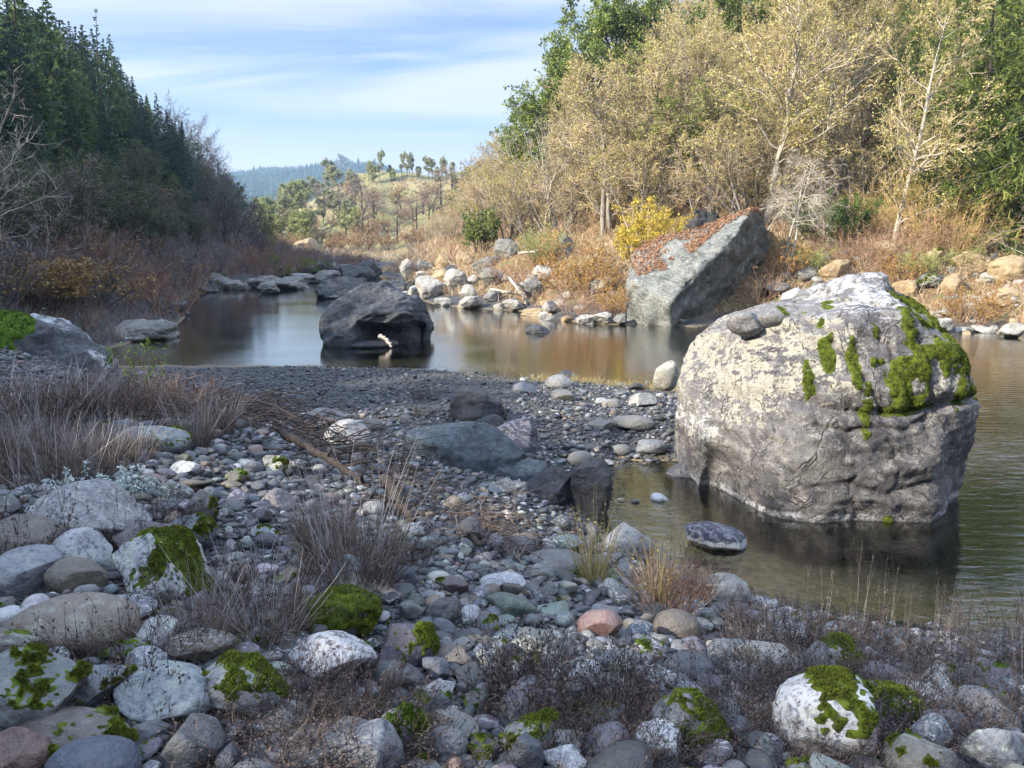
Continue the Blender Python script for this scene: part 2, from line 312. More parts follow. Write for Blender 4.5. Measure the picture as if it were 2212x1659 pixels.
# valley floor beyond the bend, the bald far hill, the valley behind it and the blue mountain
for u, v, Y in [(600, 560, 130), (700, 556, 135), (780, 560, 125), (860, 558, 128), (930, 552, 122), (560, 545, 150), (640, 545, 150), (760, 540, 150), (860, 535, 150), (940, 525, 145), (560, 500, 190), (630, 515, 185), (700, 500, 182), (780, 490, 180), (880, 490, 178), (980, 480, 172), (620, 480, 215), (680, 455, 215), (760, 435, 215), (850, 430, 215), (950, 425, 212), (1050, 430, 200), (690, 432, 240), (720, 412, 245), (770, 390, 248), (830, 380, 250), (900, 378, 252), (980, 383, 250), (1060, 384, 240), (1120, 380, 225)]:
    cy(u, v, Y)
cw((-70, 300, 14), (-30, 300, 18), (10, 300, 20), (60, 280, 34), (-110, 250, 20), (-130, 350, 10), (-40, 380, 8), (60, 380, 20), (-150, 500, 8), (0, 520, 8), (150, 480, 30), (-100, 700, 20), (100, 700, 20), (-300, 650, 20), (-300, 300, 40))
for u, v, Y in [(380, 450, 1050), (520, 440, 1050), (650, 430, 1050), (800, 440, 1050), (1000, 450, 1050), (300, 413, 1500), (440, 411, 1500), (520, 401, 1500), (600, 390, 1500), (650, 384, 1500), (700, 379, 1500), (760, 375, 1500), (850, 385, 1500), (1000, 413, 1500), (1200, 390, 1500), (1600, 380, 1500), (100, 390, 1500), (520, 420, 2200), (800, 420, 2200)]:
    cy(u, v, Y)
for a in range(0, 360, 20):
    x, y = math.sin(R_(a)), math.cos(R_(a))
    CP.append((x * 3600, y * 3600, 60.0))
    if 60 <= a <= 300: CP.append((x * 300, y * 300, 45.0)); CP.append((x * 1200, y * 1200, 90.0))
CP = np.array(CP)
def lmap(x, y):
    r = np.sqrt(x * x + y * y); s = np.log1p(r / 1.5) / np.maximum(r, 1e-6); return np.stack([x * s, y * s], -1)
_cp = lmap(CP[:, 0], CP[:, 1]); _n = len(CP)
_K = np.linalg.norm(_cp[:, None] - _cp[None], axis=-1); _A = np.zeros((_n + 3, _n + 3))
_A[:_n, :_n] = -_K + np.eye(_n) * 0.004; _A[:_n, _n] = 1; _A[:_n, _n + 1:] = _cp; _A[_n, :_n] = 1; _A[_n + 1:, :_n] = _cp.T
_w = np.linalg.solve(_A, np.concatenate([CP[:, 2], [0, 0, 0]]))
def H0(x, y):
    x = np.atleast_1d(np.asarray(x, float)); y = np.atleast_1d(np.asarray(y, float)); o = np.empty(len(x))
    for i in range(0, len(x), 20000):
        q = lmap(x[i:i + 20000], y[i:i + 20000]); K = np.linalg.norm(q[:, None] - _cp[None], axis=-1)
        o[i:i + 20000] = -K @ _w[:_n] + _w[_n] + q @ _w[_n + 1:]
    return o
def Hgt(x, y):
    x = np.atleast_1d(np.asarray(x, float)); y = np.atleast_1d(np.asarray(y, float)); h = H0(x, y)
    r = np.hypot(x, y); p = np.stack([x, y, x * 0], -1); k = sstep(.02, .4, np.abs(h))
    near = (1 - sstep(16, 26, r)); h = h + near * k * .05 * fbm(p, 1.6, 3, 5)
    mid = sstep(16, 30, r) * (1 - sstep(200, 500, r)) * sstep(.15, 2, h)
    h = h + mid * (.55 * fbm(p, .22, 4, 9))
    far = sstep(700, 1200, r); h = h + far * 14 * ridged(p, .006, 4, 3)
    farhill = sstep(120, 160, r) * (1 - sstep(300, 400, r)); h = h + farhill * 1.8 * ridged(p, .035, 4, 6)
    return h
az = np.concatenate([np.linspace(-46, 46, 400), np.linspace(48, 312, 88)]); az = np.radians(az); nA = len(az)
rr = np.concatenate([np.geomspace(.9, 22, 300), np.geomspace(22.4, 300, 220)[0:], np.geomspace(310, 1720, 64)]); nR = len(rr)
X = (rr[:, None] * np.sin(az)[None]).ravel(); Y = (rr[:, None] * np.cos(az)[None]).ravel()
Z = Hgt(X, Y)
_Z = Z.reshape(nR, nA); _Zw = np.hstack([_Z, _Z[:, :1]]); _azw = np.concatenate([az, [az[0] + 2 * math.pi]]); _lr = np.log(rr)
def HG(x, y):                          # heights read off the ground mesh itself
    x = np.atleast_1d(np.asarray(x, float)); y = np.atleast_1d(np.asarray(y, float)); r = np.clip(np.hypot(x, y), rr[0], rr[-1] * .999); a = np.arctan2(x, y); a = np.where(a < az[0], a + 2 * math.pi, a)
    i = np.clip(np.searchsorted(rr, r, side='right') - 1, 0, nR - 2); j = np.clip(np.searchsorted(_azw, a, side='right') - 1, 0, nA - 1)
    f = (r - rr[i]) / (rr[i + 1] - rr[i]); g = (a - _azw[j]) / (_azw[j + 1] - _azw[j])
    return (_Zw[i, j] * (1 - f) + _Zw[i + 1, j] * f) * (1 - g) + (_Zw[i, j + 1] * (1 - f) + _Zw[i + 1, j + 1] * f) * g
def Hg(x, y): return float(HG(x, y)[0])
_tt = np.concatenate([np.linspace(.8, 30, 900), np.geomspace(30.1, 3000, 1200)])
def hit(u, v, lift=0.0):               # where the line of sight through (u,v) meets the ground (or a height above it)
    d = ray(u, v); P = np.array([0, 0, CAM_Z]) + _tt[:, None] * d; g = np.maximum(HG(P[:, 0], P[:, 1]), -5) + lift
    b = np.nonzero(P[:, 2] < g)[0]
    if len(b) == 0: return None
    i = b[0]; p = P[i].copy(); p[2] = g[i] - lift; return p
V = np.vstack([np.stack([X, Y, Z], -1), [[0, 0, float(Hgt(0, 0)[0])]]])
i, j = np.meshgrid(np.arange(nR - 1), np.arange(nA), indexing='ij'); j2 = (j + 1) % nA
Q = np.stack([i * nA + j, i * nA + j2, (i + 1) * nA + j2, (i + 1) * nA + j], -1).reshape(-1, 4)[:, ::-1]
jj = np.arange(nA); T = np.stack([jj, np.full(nA, nR * nA), (jj + 1) % nA], -1)[:, ::-1]
_g = MB(); _g.add(V, Q); _g.f.append(T); _g.t.append(np.full(len(T), .5)); _g.m.append(np.zeros(len(T), np.int32))

m = Mat('ground_surface'); p = m.pos()
n1 = m.noise(p, 1.2, 5, .6); n2 = m.noise(p, 9, 5, .65); v1 = m.vor(p, 26.0, out=1); v1d = m.vor(p, 26.0); v2 = m.vor(p, 60.0, out=1); v2d = m.vor(p, 60.0)
sv = m.n('ShaderNodeSeparateColor'); m.L.new(v1, sv.inputs[0]); sv2 = m.n('ShaderNodeSeparateColor'); m.L.new(v2, sv2.inputs[0])
grav = m.mix(sv.outputs[0], (.022, .025, .032), (.085, .09, .10)); grav2 = m.mix(sv2.outputs[1], (.022, .025, .03), (.10, .102, .11))
grav = m.mix(.5, grav, grav2); grav = m.mix(m.mr(n1, .45, .7, 0, .6), grav, (.15, .13, .10))
grav = m.mix(m.mr(v1d, .5, .75, 0, .6), grav, (.02, .02, .022))  # dark slate gravel, darkened further to paint shade into the gaps
bed = m.mix(m.mr(n2, .35, .65), (.17, .13, .065), (.32, .25, .14)); deep = m.mix(n1, (.018, .026, .018), (.04, .048, .028))
bed = m.mix(m.attr('deep'), bed, deep)  # deep bed coloured darker in place of light absorbed by the water
soil = m.mix(m.mr(n2, .35, .65), (.10, .065, .035), (.25, .165, .085)); soil = m.mix(m.mr(n1, .5, .65, 0, .7), soil, (.14, .15, .06))
grassy = m.mix(m.mr(m.noise(p, .035, 5, .6), .42, .58), (.235, .19, .10), (.185, .18, .075)); grassy = m.mix(m.mr(m.noise(p, .25, 5, .7), .5, .75, 0, .7), grassy, (.16, .12, .06))
wood = m.mix(m.noise(p, .03, 5, .7), (.025, .05, .03), (.09, .12, .05))
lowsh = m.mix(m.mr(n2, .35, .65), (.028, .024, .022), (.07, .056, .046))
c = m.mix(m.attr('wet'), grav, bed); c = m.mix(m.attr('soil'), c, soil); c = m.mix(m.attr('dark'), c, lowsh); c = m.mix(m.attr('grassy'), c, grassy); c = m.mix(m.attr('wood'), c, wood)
hb = m.math('SUBTRACT', m.math('MULTIPLY', n2, .5), m.math('ADD', m.math('MULTIPLY', v1d, .6), m.math('MULTIPLY', v2d, .3)))
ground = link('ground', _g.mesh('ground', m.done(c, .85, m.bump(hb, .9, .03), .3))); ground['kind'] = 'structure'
x, y, z = V.T; r = np.hypot(x, y); me = ground.data; uu, vv, ff = proj(V)
# which cover lies where (river bed, litter, shaded soil, grass, forest), by place
azd = np.degrees(np.arctan2(x, y))
vattr(me, 'wet', 1 - sstep(-.02, .05, z)); vattr(me, 'deep', sstep(.2, .8, -z))
farz = sstep(112, 135, r)
rightside = sstep(-2, 2, azd - np.interp(np.clip(r, 20, 110), [20, 33, 46, 75, 110], [30, 1, -9.5, -8.2, -8.0])) * sstep(23, 25, r)
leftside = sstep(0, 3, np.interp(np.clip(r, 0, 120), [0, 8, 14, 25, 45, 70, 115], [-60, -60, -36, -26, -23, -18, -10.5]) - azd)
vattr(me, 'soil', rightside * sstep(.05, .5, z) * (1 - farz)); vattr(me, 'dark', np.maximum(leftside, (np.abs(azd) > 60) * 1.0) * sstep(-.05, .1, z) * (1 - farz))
vattr(me, 'grassy', farz); vattr(me, 'wood', sstep(330, 500, r))

# ------------------------------------------------------------------ water
m = Mat('river_water'); m.N.remove(m.b); p = m.pos()
sx = m.n('ShaderNodeSeparateXYZ'); m.L.new(p, sx.inputs[0])
lively = m.math('MULTIPLY', m.mr(sx.outputs[0], 2.0, 6.5, .12, 1.0), m.mr(sx.outputs[1], 5.5, 9.0, .25, 1))
a = m.noise(m.map(p, (.9, 2.6, 1), (0, 0, .25)), 1.6, 3, .55, .6); b = m.noise(m.map(p, (1.4, 4.2, 1), (0, 0, -.12)), 3.4, 4, .6, .3)
broad = m.noise(p, .22, 3, .5)
wv = m.n('ShaderNodeTexWave', wave_type='BANDS', bands_direction='Y'); wv.inputs['Scale'].default_value = 1.5; wv.inputs['Distortion'].default_value = 5; wv.inputs['Detail'].default_value = 3; wv.inputs['Detail Scale'].default_value = .8
m.L.new(m.map(p, (.35, 1, 1), (0, 0, .1)), wv.inputs[0])
hh = m.math('ADD', m.math('MULTIPLY', a, .7), m.math('MULTIPLY', b, .55))
hh = m.math('MULTIPLY', hh, m.mr(broad, .35, .65, .5, 1.3))
hh = m.math('MULTIPLY', hh, m.mr(sx.outputs[1], 9.0, 26.0, 1.0, .46, False)); hh = m.math('ADD', m.math('MULTIPLY', hh, m.math('ADD', m.math('MULTIPLY', lively, .5), .40)), m.math('MULTIPLY', m.math('MULTIPLY', wv.outputs[0], lively), .14))
nb = m.bump(hh, .55, .036)
fr = m.n('ShaderNodeFresnel'); fr.inputs[0].default_value = 1.6
gl = m.n('ShaderNodeBsdfGlossy'); gl.inputs['Roughness'].default_value = .015; m.L.new(nb, gl.inputs['Normal'])
tr = m.n('ShaderNodeBsdfTransparent'); tr.inputs[0].default_value = (.84, .86, .74, 1)
mx = m.n('ShaderNodeMixShader'); m.L.new(m.mr(fr.outputs[0], .03, .60, .03, .95, False), mx.inputs[0]); m.L.new(tr.outputs[0], mx.inputs[1]); m.L.new(gl.outputs[0], mx.inputs[2]); m.L.new(mx.outputs[0], m.out.inputs[0])
_w2 = MB(); _w2.add([(-60, -40, 0), (60, -40, 0), (60, 128, 0), (-60, 128, 0)], [(0, 1, 2, 3)])
water = link('river_water', _w2.mesh('river_water', m.m)); water['kind'] = 'structure'

# ------------------------------------------------------------------ rock builders
ICO = {}
for s_ in (1, 2, 3, 4, 5, 6):
    b_ = bmesh.new(); bmesh.ops.create_icosphere(b_, subdivisions=s_, radius=1)
    ICO[s_] = (np.array([q.co[:] for q in b_.verts]), np.array([[q.index for q in f.verts] for f in b_.faces])); b_.free()
def normals(v, f):
    n = np.cross(v[f[:, 1]] - v[f[:, 0]], v[f[:, 2]] - v[f[:, 0]]); o = np.zeros_like(v)
    for k in range(f.shape[1]): np.add.at(o, f[:, k], n)
    return o / np.maximum(np.linalg.norm(o, axis=1, keepdims=True), 1e-9)
def shape_stone(rng, dims, cuts=4, rough=.05, sub=3, lo=.55, hi=.92, sharp=.95):
    v, f = ICO[sub]; v = v.copy(); s = rng.randint(0, 9999)
    for k in range(cuts):
        n = rng.randn(3); n /= np.linalg.norm(n); d = rng.uniform(lo, hi)
        v -= np.maximum(0, v @ n - d)[:, None] * n * sharp
    v *= (1 + rough * 2.2 * vn(v * 1.1 + s, s) + rough * fbm(v + s, 2.4, 3, s) * .6 + rough * .3 * ridged(v + s, 5, 2, s))[:, None]
    return v * np.asarray(dims), f
def rotz(v, a): c, s = math.cos(a), math.sin(a); return v @ np.array([[c, s, 0], [-s, c, 0], [0, 0, 1]])
def tilt(v, ax, ay):
    cx, sx_, cy_, sy = math.cos(ax), math.sin(ax), math.cos(ay), math.sin(ay)
    return v @ np.array([[1, 0, 0], [0, cx, sx_], [0, -sx_, cx]]) @ np.array([[cy_, 0, -sy], [0, 1, 0], [sy, 0, cy_]])
def mesh_vf(name, v, f, mat, smooth=True):
    b = MB(); b.add(v, f); return b.mesh(name, mat, smooth)

def outline_rock(pts, Y, front, back, nz=90, na=150, foot=None, power=2.4, zmin=None, pw=2.3):
    """solid boulder: every level of the seen outline becomes a full rounded cross-section of real depth"""
    P = np.array([at(u, v, Y) for u, v in pts]); xs, zs = P[:, 0], P[:, 2]; z0 = zs.min() if zmin is None else zmin; z1 = zs.max()
    t = np.linspace(0, 1, nz); t = 1 - (1 - t) ** 1.6; zl = z0 + (z1 - z0) * t * .9995
    xa, xb = [], []; n = len(P)
    for z in zl:
        c = []
        for k in range(n):
            q, w_ = P[k], P[(k + 1) % n]
            if (q[2] - z) * (w_[2] - z) <= 0 and abs(q[2] - w_[2]) > 1e-9: c.append(q[0] + (w_[0] - q[0]) * (z - q[2]) / (w_[2] - q[2]))
        if not c: c = [xs[np.argmin(np.abs(zs - z))]] * 2
        xa.append(min(c)); xb.append(max(c))
    xa, xb = np.array(xa), np.array(xb)
    k5 = np.array([1, 2, 3, 2, 1]) / 9.0; pad = lambda a: np.convolve(np.pad(a, 2, mode='edge'), k5, 'valid')
    xa, xb = pad(xa), pad(xb)
    ang = np.linspace(0, 2 * math.pi, na, endpoint=False); c, s = np.cos(ang), np.sin(ang)
    rr_ = (np.abs(c) ** pw + np.abs(s) ** pw) ** (-1 / pw); fx, fy = c * rr_, s * rr_
    tt = (zl - z0) / (z1 - z0); th = np.maximum(0, 1 - tt ** power) ** (1 / power); wid = (xb - xa) / max((xb - xa).max(), 1e-6)
    th = np.minimum(th, wid ** .6 + .02)
    X_ = (xa + xb)[:, None] / 2 + (xb - xa)[:, None] / 2 * fx; Y_ = Y + np.where(fy < 0, fy * front, fy * back)[None] * th[:, None]
    Z_ = np.repeat(zl[:, None], na, 1); v = np.stack([X_, Y_, Z_], -1).reshape(-1, 3)
    i, j = np.meshgrid(np.arange(nz - 1), np.arange(na), indexing='ij')
    f = np.stack([i * na + j, i * na + (j + 1) % na, (i + 1) * na + (j + 1) % na, (i + 1) * na + j], -1).reshape(-1, 4)
    top = v[-na:].mean(0); v = np.vstack([v, top]); a = np.arange(na) + (nz - 1) * na
    return v, f, np.stack([a, np.roll(a, -1), np.full(na, len(v) - 1)], -1)
def qnormals(v, f, tcap): return normals(v, np.vstack([f[:, :3], f[:, [0, 2, 3]], tcap]))
def finish_outline(name, v, f, cap, mat):
    b = MB(); b.add(v, f); b.f.append(cap); b.t.append(np.full(len(cap), .5)); b.m.append(np.zeros(len(cap), np.int32)); return b.mesh(name, mat)
def facet(v, seed, k=14, lo=.55, hi=.9, sharp=.85):
    rg = np.random.RandomState(seed); c = (v.max(0) + v.min(0)) / 2; e = np.ptp(v, axis=0) / 2; c[2] = v[:, 2].min() + e[2] * .6; w_ = (v - c) / e
    for q in range(k):
        n = rg.randn(3); n[2] = n[2] * .8 + .15; n /= np.linalg.norm(n); w_ = w_ - np.maximum(0, w_ @ n - rg.uniform(lo, hi))[:, None] * n * sharp
    return c + w_ * e
def hull_rock(pts, cutlen=.16, smooth=2):
    b = bmesh.new(); [b.verts.new(tuple(p)) for p in pts]
    r = bmesh.ops.convex_hull(b, input=b.verts); bmesh.ops.delete(b, geom=[g for g in r['geom_interior'] if isinstance(g, bmesh.types.BMVert)], context='VERTS')
    bmesh.ops.triangulate(b, faces=b.faces)
    for k in range(7):
        e = [q for q in b.edges if q.calc_length() > cutlen]
        if not e: break
        bmesh.ops.subdivide_edges(b, edges=e, cuts=1); bmesh.ops.triangulate(b, faces=[q for q in b.faces if len(q.verts) > 3])
    for k in range(smooth): bmesh.ops.smooth_vert(b, verts=b.verts, factor=.4, use_axis_x=True, use_axis_y=True, use_axis_z=True)
    bmesh.ops.recalc_face_normals(b, faces=b.faces)
    v = np.array([q.co[:] for q in b.verts]); f = np.array([[q.index for q in g.verts] for g in b.faces]); b.free(); return v, f

MOSS = moss_mat('green_moss', (.034, .042, .011), (.088, .118, .015), (.19, .22, .03))
MOSSD = moss_mat('shaded_moss', (.03, .06, .01), (.08, .13, .015), (.15, .19, .03))
def moss_patch(parent, v, f, n, mask, thick=.018, mat=None, blades=1500, blen=.014, rng=None, name='moss_patch', label=None):
    """a raised cushion of moss over the part of a rock where mask > 0, with a fuzz of short shoots"""
    mk = np.clip(mask, 0, 1); keep = mk[f].max(1) > .02
    if keep.sum() < 4: return None
    f2 = f[keep]; off = mk ** .6 * thick * (1 + .5 * fbm(v, 1 / max(thick * 4, .03), 3, 7)) - .25 * thick * (mk < .05)
    v2 = v + n * off[:, None]; b = MB(); b.add(v2, f2, .4)
    good = np.nonzero(mk[f].min(1) > .15)[0]
    if len(good) and blades:
        k = rng.choice(good, blades); a = rng.rand(blades, 3); a /= a.sum(1, keepdims=True); tri = f[k][:, :3]
        o = (v2[tri] * a[..., None]).sum(1); nn = n[tri[:, 0]] + rng.randn(blades, 3) * .5; nn /= np.linalg.norm(nn, axis=1, keepdims=True)
        sd = np.cross(nn, rng.randn(blades, 3)); sd /= np.linalg.norm(sd, axis=1, keepdims=True) + 1e-9; ln = (blen * rng.uniform(.5, 1.4, blades))[:, None]
        vv_ = np.stack([o - sd * ln * .28 - nn * ln * .2, o + sd * ln * .28 - nn * ln * .2, o + nn * ln], 1).reshape(-1, 3)
        b.add(vv_, np.arange(blades * 3).reshape(-1, 3), rng.uniform(.2, 1, blades))
    u, ind = np.unique(np.concatenate([q.ravel() for q in b.f]), return_inverse=True)
    V_ = np.concatenate(b.v)[u]; pos_ = 0; nf = []
    for q in b.f: nf.append(ind[pos_:pos_ + q.size].reshape(q.shape)); pos_ += q.size
    b.v = [V_]; b.f = nf
    o = link(name, b.mesh(name, mat or MOSS), parent)
    if label: o['label'] = label
    return o

# ------------------------------------------------------------------ the big lichen boulder in the pool
rng = np.random.RandomState(4)
ROCK_BIG = rock_mat('lichen_boulder_surface', (.075, .07, .078), (.155, .148, .15), (.30, .285, .265), 1.0, (1, 1, 1.3), (.2, .5, .3), .45, (.36, .345, .30), .045, .9)
BO = [(1453, 1090), (1453, 1000), (1452, 900), (1456, 800), (1466, 765), (1490, 728), (1520, 702), (1560, 688), (1620, 672), (1690, 652), (1716, 660), (1745, 648), (1790, 622), (1830, 605), (1862, 592), (1884, 582), (1902, 592), (1925, 612), (1960, 630), (1992, 655), (2020, 690), (2045, 730), (2066, 780), (2082, 830), (2091, 890), (2092, 940), (2088, 990), (2078, 1040), (2060, 1090)]
v, f, cap = outline_rock(BO, 9.0, 1.45, 1.6, 190, 360, power=2.9, pw=3.0); _xc = at(1772, 900, 9.0)[0]; v[:, 0] = _xc + (v[:, 0] - _xc) * .86; v[:, 2] *= .985; v = facet(v, 31, 26, .98, 1.18, .85)
n = qnormals(v, f, cap)
uu, vv_, _ = proj(v); zt = v[:, 2]; xl = v[:, 0]
# footprint: left part stands back (undercut), right part bulges to the front
fr = sstep(8.9, 7.6, v[:, 1])
und = sstep(1690, 1560, uu) * sstep(1.05, .15, zt) * fr; v[:, 1] += und * .95; 
und2 = sstep(.25, -.1, zt) * sstep(1640, 1500, uu) * fr; v[:, 1] += und2 * .25
v[:, 1] += sstep(2000, 2110, uu) * sstep(1.4, .2, zt) * fr * .5
v += n * (.06 * fbm(v, .8, 3, 21) + .040 * ridged(v * [1, 1, 1.6], 1.7, 5, 5) + .012 * ridged(v * [1, 1, 1.3], 4.5, 3, 15) + .010 * fbm(v, 9, 4, 8))[:, None]
# vertical runnels on the upper right, ledges lower down
run = sstep(1760, 1850, uu) * sstep(.75, 1.2, zt) * fr
v += n * (-.075 * run * np.clip(vn(np.stack([xl * 4.2, v[:, 1] * .6, zt * .55], -1), 3), -.2, 1))[:, None]
led = sstep(1690, 1800, uu) * sstep(1.45, 1.2, zt) * fr
v += n * (.03 * led * vn(np.stack([xl * .8, v[:, 1] * .8, zt * 4.6], -1), 9) - .09 * led * np.exp(-((zt - 1.18 - .05 * np.sin(xl * 3)) / .05) ** 2))[:, None]
grv = np.zeros(len(v))
for pl, w0, d0 in [([(1545, 770), (1600, 830), (1640, 905), (1668, 985), (1690, 1010)], .020, .035), ([(1640, 700), (1690, 735), (1700, 790), (1680, 860)], .018, .03), ([(1770, 690), (1800, 740), (1845, 800), (1880, 880)], .024, .045), ([(1750, 900), (1800, 918), (1860, 905), (1930, 915), (1990, 890)], .028, .05), ([(1500, 900), (1560, 930), (1620, 935), (1690, 960)], .016, .02), ([(1720, 1030), (1800, 1020), (1880, 1045), (1960, 1020), (2040, 1030)], .022, .03), ([(1900, 720), (1920, 790), (1935, 860)], .02, .04), ([(1960, 690), (1985, 770), (1990, 850), (1975, 930)], .022, .045), ([(1800, 930), (1815, 985), (1800, 1040), (1830, 1090)], .018, .03), ([(1890, 930), (1905, 990), (1890, 1060)], .02, .03), ([(1580, 690), (1620, 715), (1690, 705)], .02, .035)]:
    Q_ = np.array([at(a_, b_, 7.9)[[0, 2]] for a_, b_ in pl]); tq = np.linspace(0, 1, 60); Q_ = np.stack([np.interp(tq, np.linspace(0, 1, len(Q_)), Q_[:, k_]) for k_ in (0, 1)], -1); Q_ += .03 * np.stack([vn(np.stack([tq * 9, tq * 0 + w0 * 99, tq * 0], -1), 3), vn(np.stack([tq * 9, tq * 0 + w0 * 55, tq * 0], -1), 4)], -1)
    dd = np.full(len(v), 9.0)
    for q in Q_: dd = np.minimum(dd, np.hypot(v[:, 0] - q[0], v[:, 2] - q[1]))
    gg = np.exp(-(dd / w0) ** 2) * fr; v -= n * (d0 * gg)[:, None]; grv = np.maximum(grv, gg)
for (u0, v0, r0, d0) in [(1700, 740, .45, .05), (1545, 770, .3, .07), (1480, 930, .5, .05), (1900, 720, .5, .06), (1990, 900, .35, .07)]:
    q = at(u0, v0, 7.9); v += n * (-d0 * np.exp(-((np.linalg.norm(v[:, [0, 2]] - q[[0, 2]], axis=1) / r0) ** 2)) * (v[:, 1] < 9))[:, None]
n = qnormals(v, f, cap)
root = bpy.data.objects.new('boulder', None); COL.objects.link(root); base = np.array([v[:-1, 0].mean(), 9.0, 0]); root.location = base
tag(root, 'huge rounded grey boulder crusted with lichen and moss, standing in the river pool', 'boulder')
vl = v - base; me = finish_outline('boulder_body', vl, f, cap, ROCK_BIG); uu, vv_, _ = proj(v)
vattr(me, 'lichen', .10 + .25 * sstep(1700, 1550, uu) * sstep(.2, .6, zt) + sstep(.6, 1.5, zt + .25 * vn(v * 1.7, 3)) * (.80 - .40 * sstep(1850, 1950, uu)) * (1 - .8 * np.clip(2.2 * vn(v * 1.9 + 7, 12) - .1, 0, 1)) * (1 - .9 * sstep(.25, .7, n[:, 2])))
vattr(me, 'pale', sstep(1.7, 2.4, zt) * sstep(1680, 1760, uu) * sstep(.2, .7, n[:, 2]) * .5 * sstep(2030, 1900, uu) + .5 * np.exp(-((zt - .05) / .05) ** 2) + .5 * sstep(1620, 1500, uu) * np.exp(-((zt - .75) / .22) ** 2))
stn = sstep(1.15, .95, zt) * sstep(1640, 1800, uu) * .45 + .2 * sstep(1.1, .3, zt); vattr(me, 'stain_shade', np.clip(stn + .7 * grv, 0, 1))  # darker on the lower right and inside the grooves
link('rock_body', me, root)
mn = fbm(v, 2.6, 4, 31) + .5 * fbm(v * [1, 1, .35], 6, 3, 4)
mk = .62 * sstep(1880, 1990, uu) * sstep(1.05, 1.5, zt) + .30 * sstep(1780, 1930, uu) + .95 * fbm(v * [1, 1, .22], 7.0, 3, 4) + .40 * fbm(v, 5, 3, 31) - .62 - .5 * sstep(1850, 1760, uu) - .9 * sstep(1.15, .95, zt) - .6 * sstep(2.25, 2.45, zt)
tri = np.vstack([f[:, :3], f[:, [0, 2, 3]]])
moss_patch(root, vl, tri, n, np.clip(mk * 1.6, 0, 1), .035, MOSS, 26000, .014, rng, label='bright green moss running down the boulder\'s side')
for u0, v0, dx, dz in [(1805, 760, .06, .3), (1700, 690, .12, .05), (1760, 830, .05, .2), (1850, 790, .05, .25), (1865, 880, .05, .25)]:
    q = at(u0, v0, 7.7); fm = np.exp(-((xl - q[0]) / dx) ** 2 - ((zt - q[2]) / dz) ** 2) * fr * np.clip(1.1 + 1.3 * fbm(v, 9, 3, 3), 0, 1.5) - .3
    moss_patch(root, vl, tri, n, np.clip(fm * 2, 0, 1), .018, MOSS, 900, .012, rng, 'moss_tuft')
landmark('the huge lichen boulder', 1770, 860)

# ledge stones sitting on its shoulder
def solid(name, label, cat, v, f, mat, group=None, attrs=None, col=None, kind=None):
    c = v.mean(0); c[2] = v[:, 2].min(); me = mesh_vf(name, v - c, f, mat)
    for k, a in (attrs or {}).items(): vattr(me, k, a)
    if col is not None: cattr(me, 'Col', col)
    if kind is not None: cattr(me, 'Kind', kind)
    o = link(name, me, None, c)
    if label: tag(o, label, cat, group)
    return o, v - c, c
STONE = stone_mat()
def lump(u, v, Y, wpx, hpx, seed, cuts=6, rough=.06, sub=4, dep=.8, sink=.15, **kw):
    rg = np.random.RandomState(seed); s = Y / FD * 1.0; d = np.array([wpx * s / 2, wpx * s / 2 * dep, hpx * s / 2 * (1 + sink)])
    a, f_ = shape_stone(rg, d, cuts, rough, sub); p = at(u, v, Y); a = a + np.array([p[0], p[1], p[2] + hpx * s / 2 * (1 - sink)]); return a, f_
for k, (u0, v0, w0, h0) in enumerate([(1612, 718, 88, 46), (1668, 706, 88, 48)]):
    a, f_ = lump(u0, v0, 8.5, w0, h0, 40 + k, 5, .06, 4)
    o, vl_, c_ = solid('perched_stone', ['rounded dark stone perched on the left shoulder of the huge lichen boulder', 'rounded dark stone with a green moss streak, perched nearer the huge boulder\'s peak'][k], 'stone', a, f_, STONE, 'stones perched on the boulder', col=(.075, .07, .072), kind=(.3, .15, .2))
    if k == 1:
        nn = normals(vl_, f_); moss_patch(o, vl_, f_, nn, np.clip(sstep(.0, .1, vl_[:, 0]) * sstep(.2, .7, nn[:, 2]) + .3 * fbm(vl_, 9, 3, 2) - .3, 0, 1), .012, MOSS, 300, .012, rng)
a, f_ = lump(1712, 668, 9.6, 52, 50, 47, 9, .03, 4)
solid('perched_stone', 'pale angular stone wedged behind the huge lichen boulder\'s crest', 'stone', a, f_, STONE, 'stones perched on the boulder', col=(.50, .50, .50), kind=(.5, .4, .1))
a, f_ = lump(1500, 1050, 9.3, 130, 56, 49, 7, .04, 4, .6)
solid('ledge_rock', 'low cracked grey ledge at the waterline under the huge boulder\'s undercut', 'rock', a, f_, ROCK_BIG, attrs={'pale': np.full(len(a), .2), 'lichen': np.zeros(len(a))})
a, f_ = lump(1436, 838, 11.2, 56, 66, 50, 7, .05, 4)
solid('pale_rock', 'pale cream rock half hidden behind the huge lichen boulder', 'rock', a, f_, ROCK_BIG, attrs={'pale': np.full(len(a), .15), 'lichen': np.full(len(a), .9)})

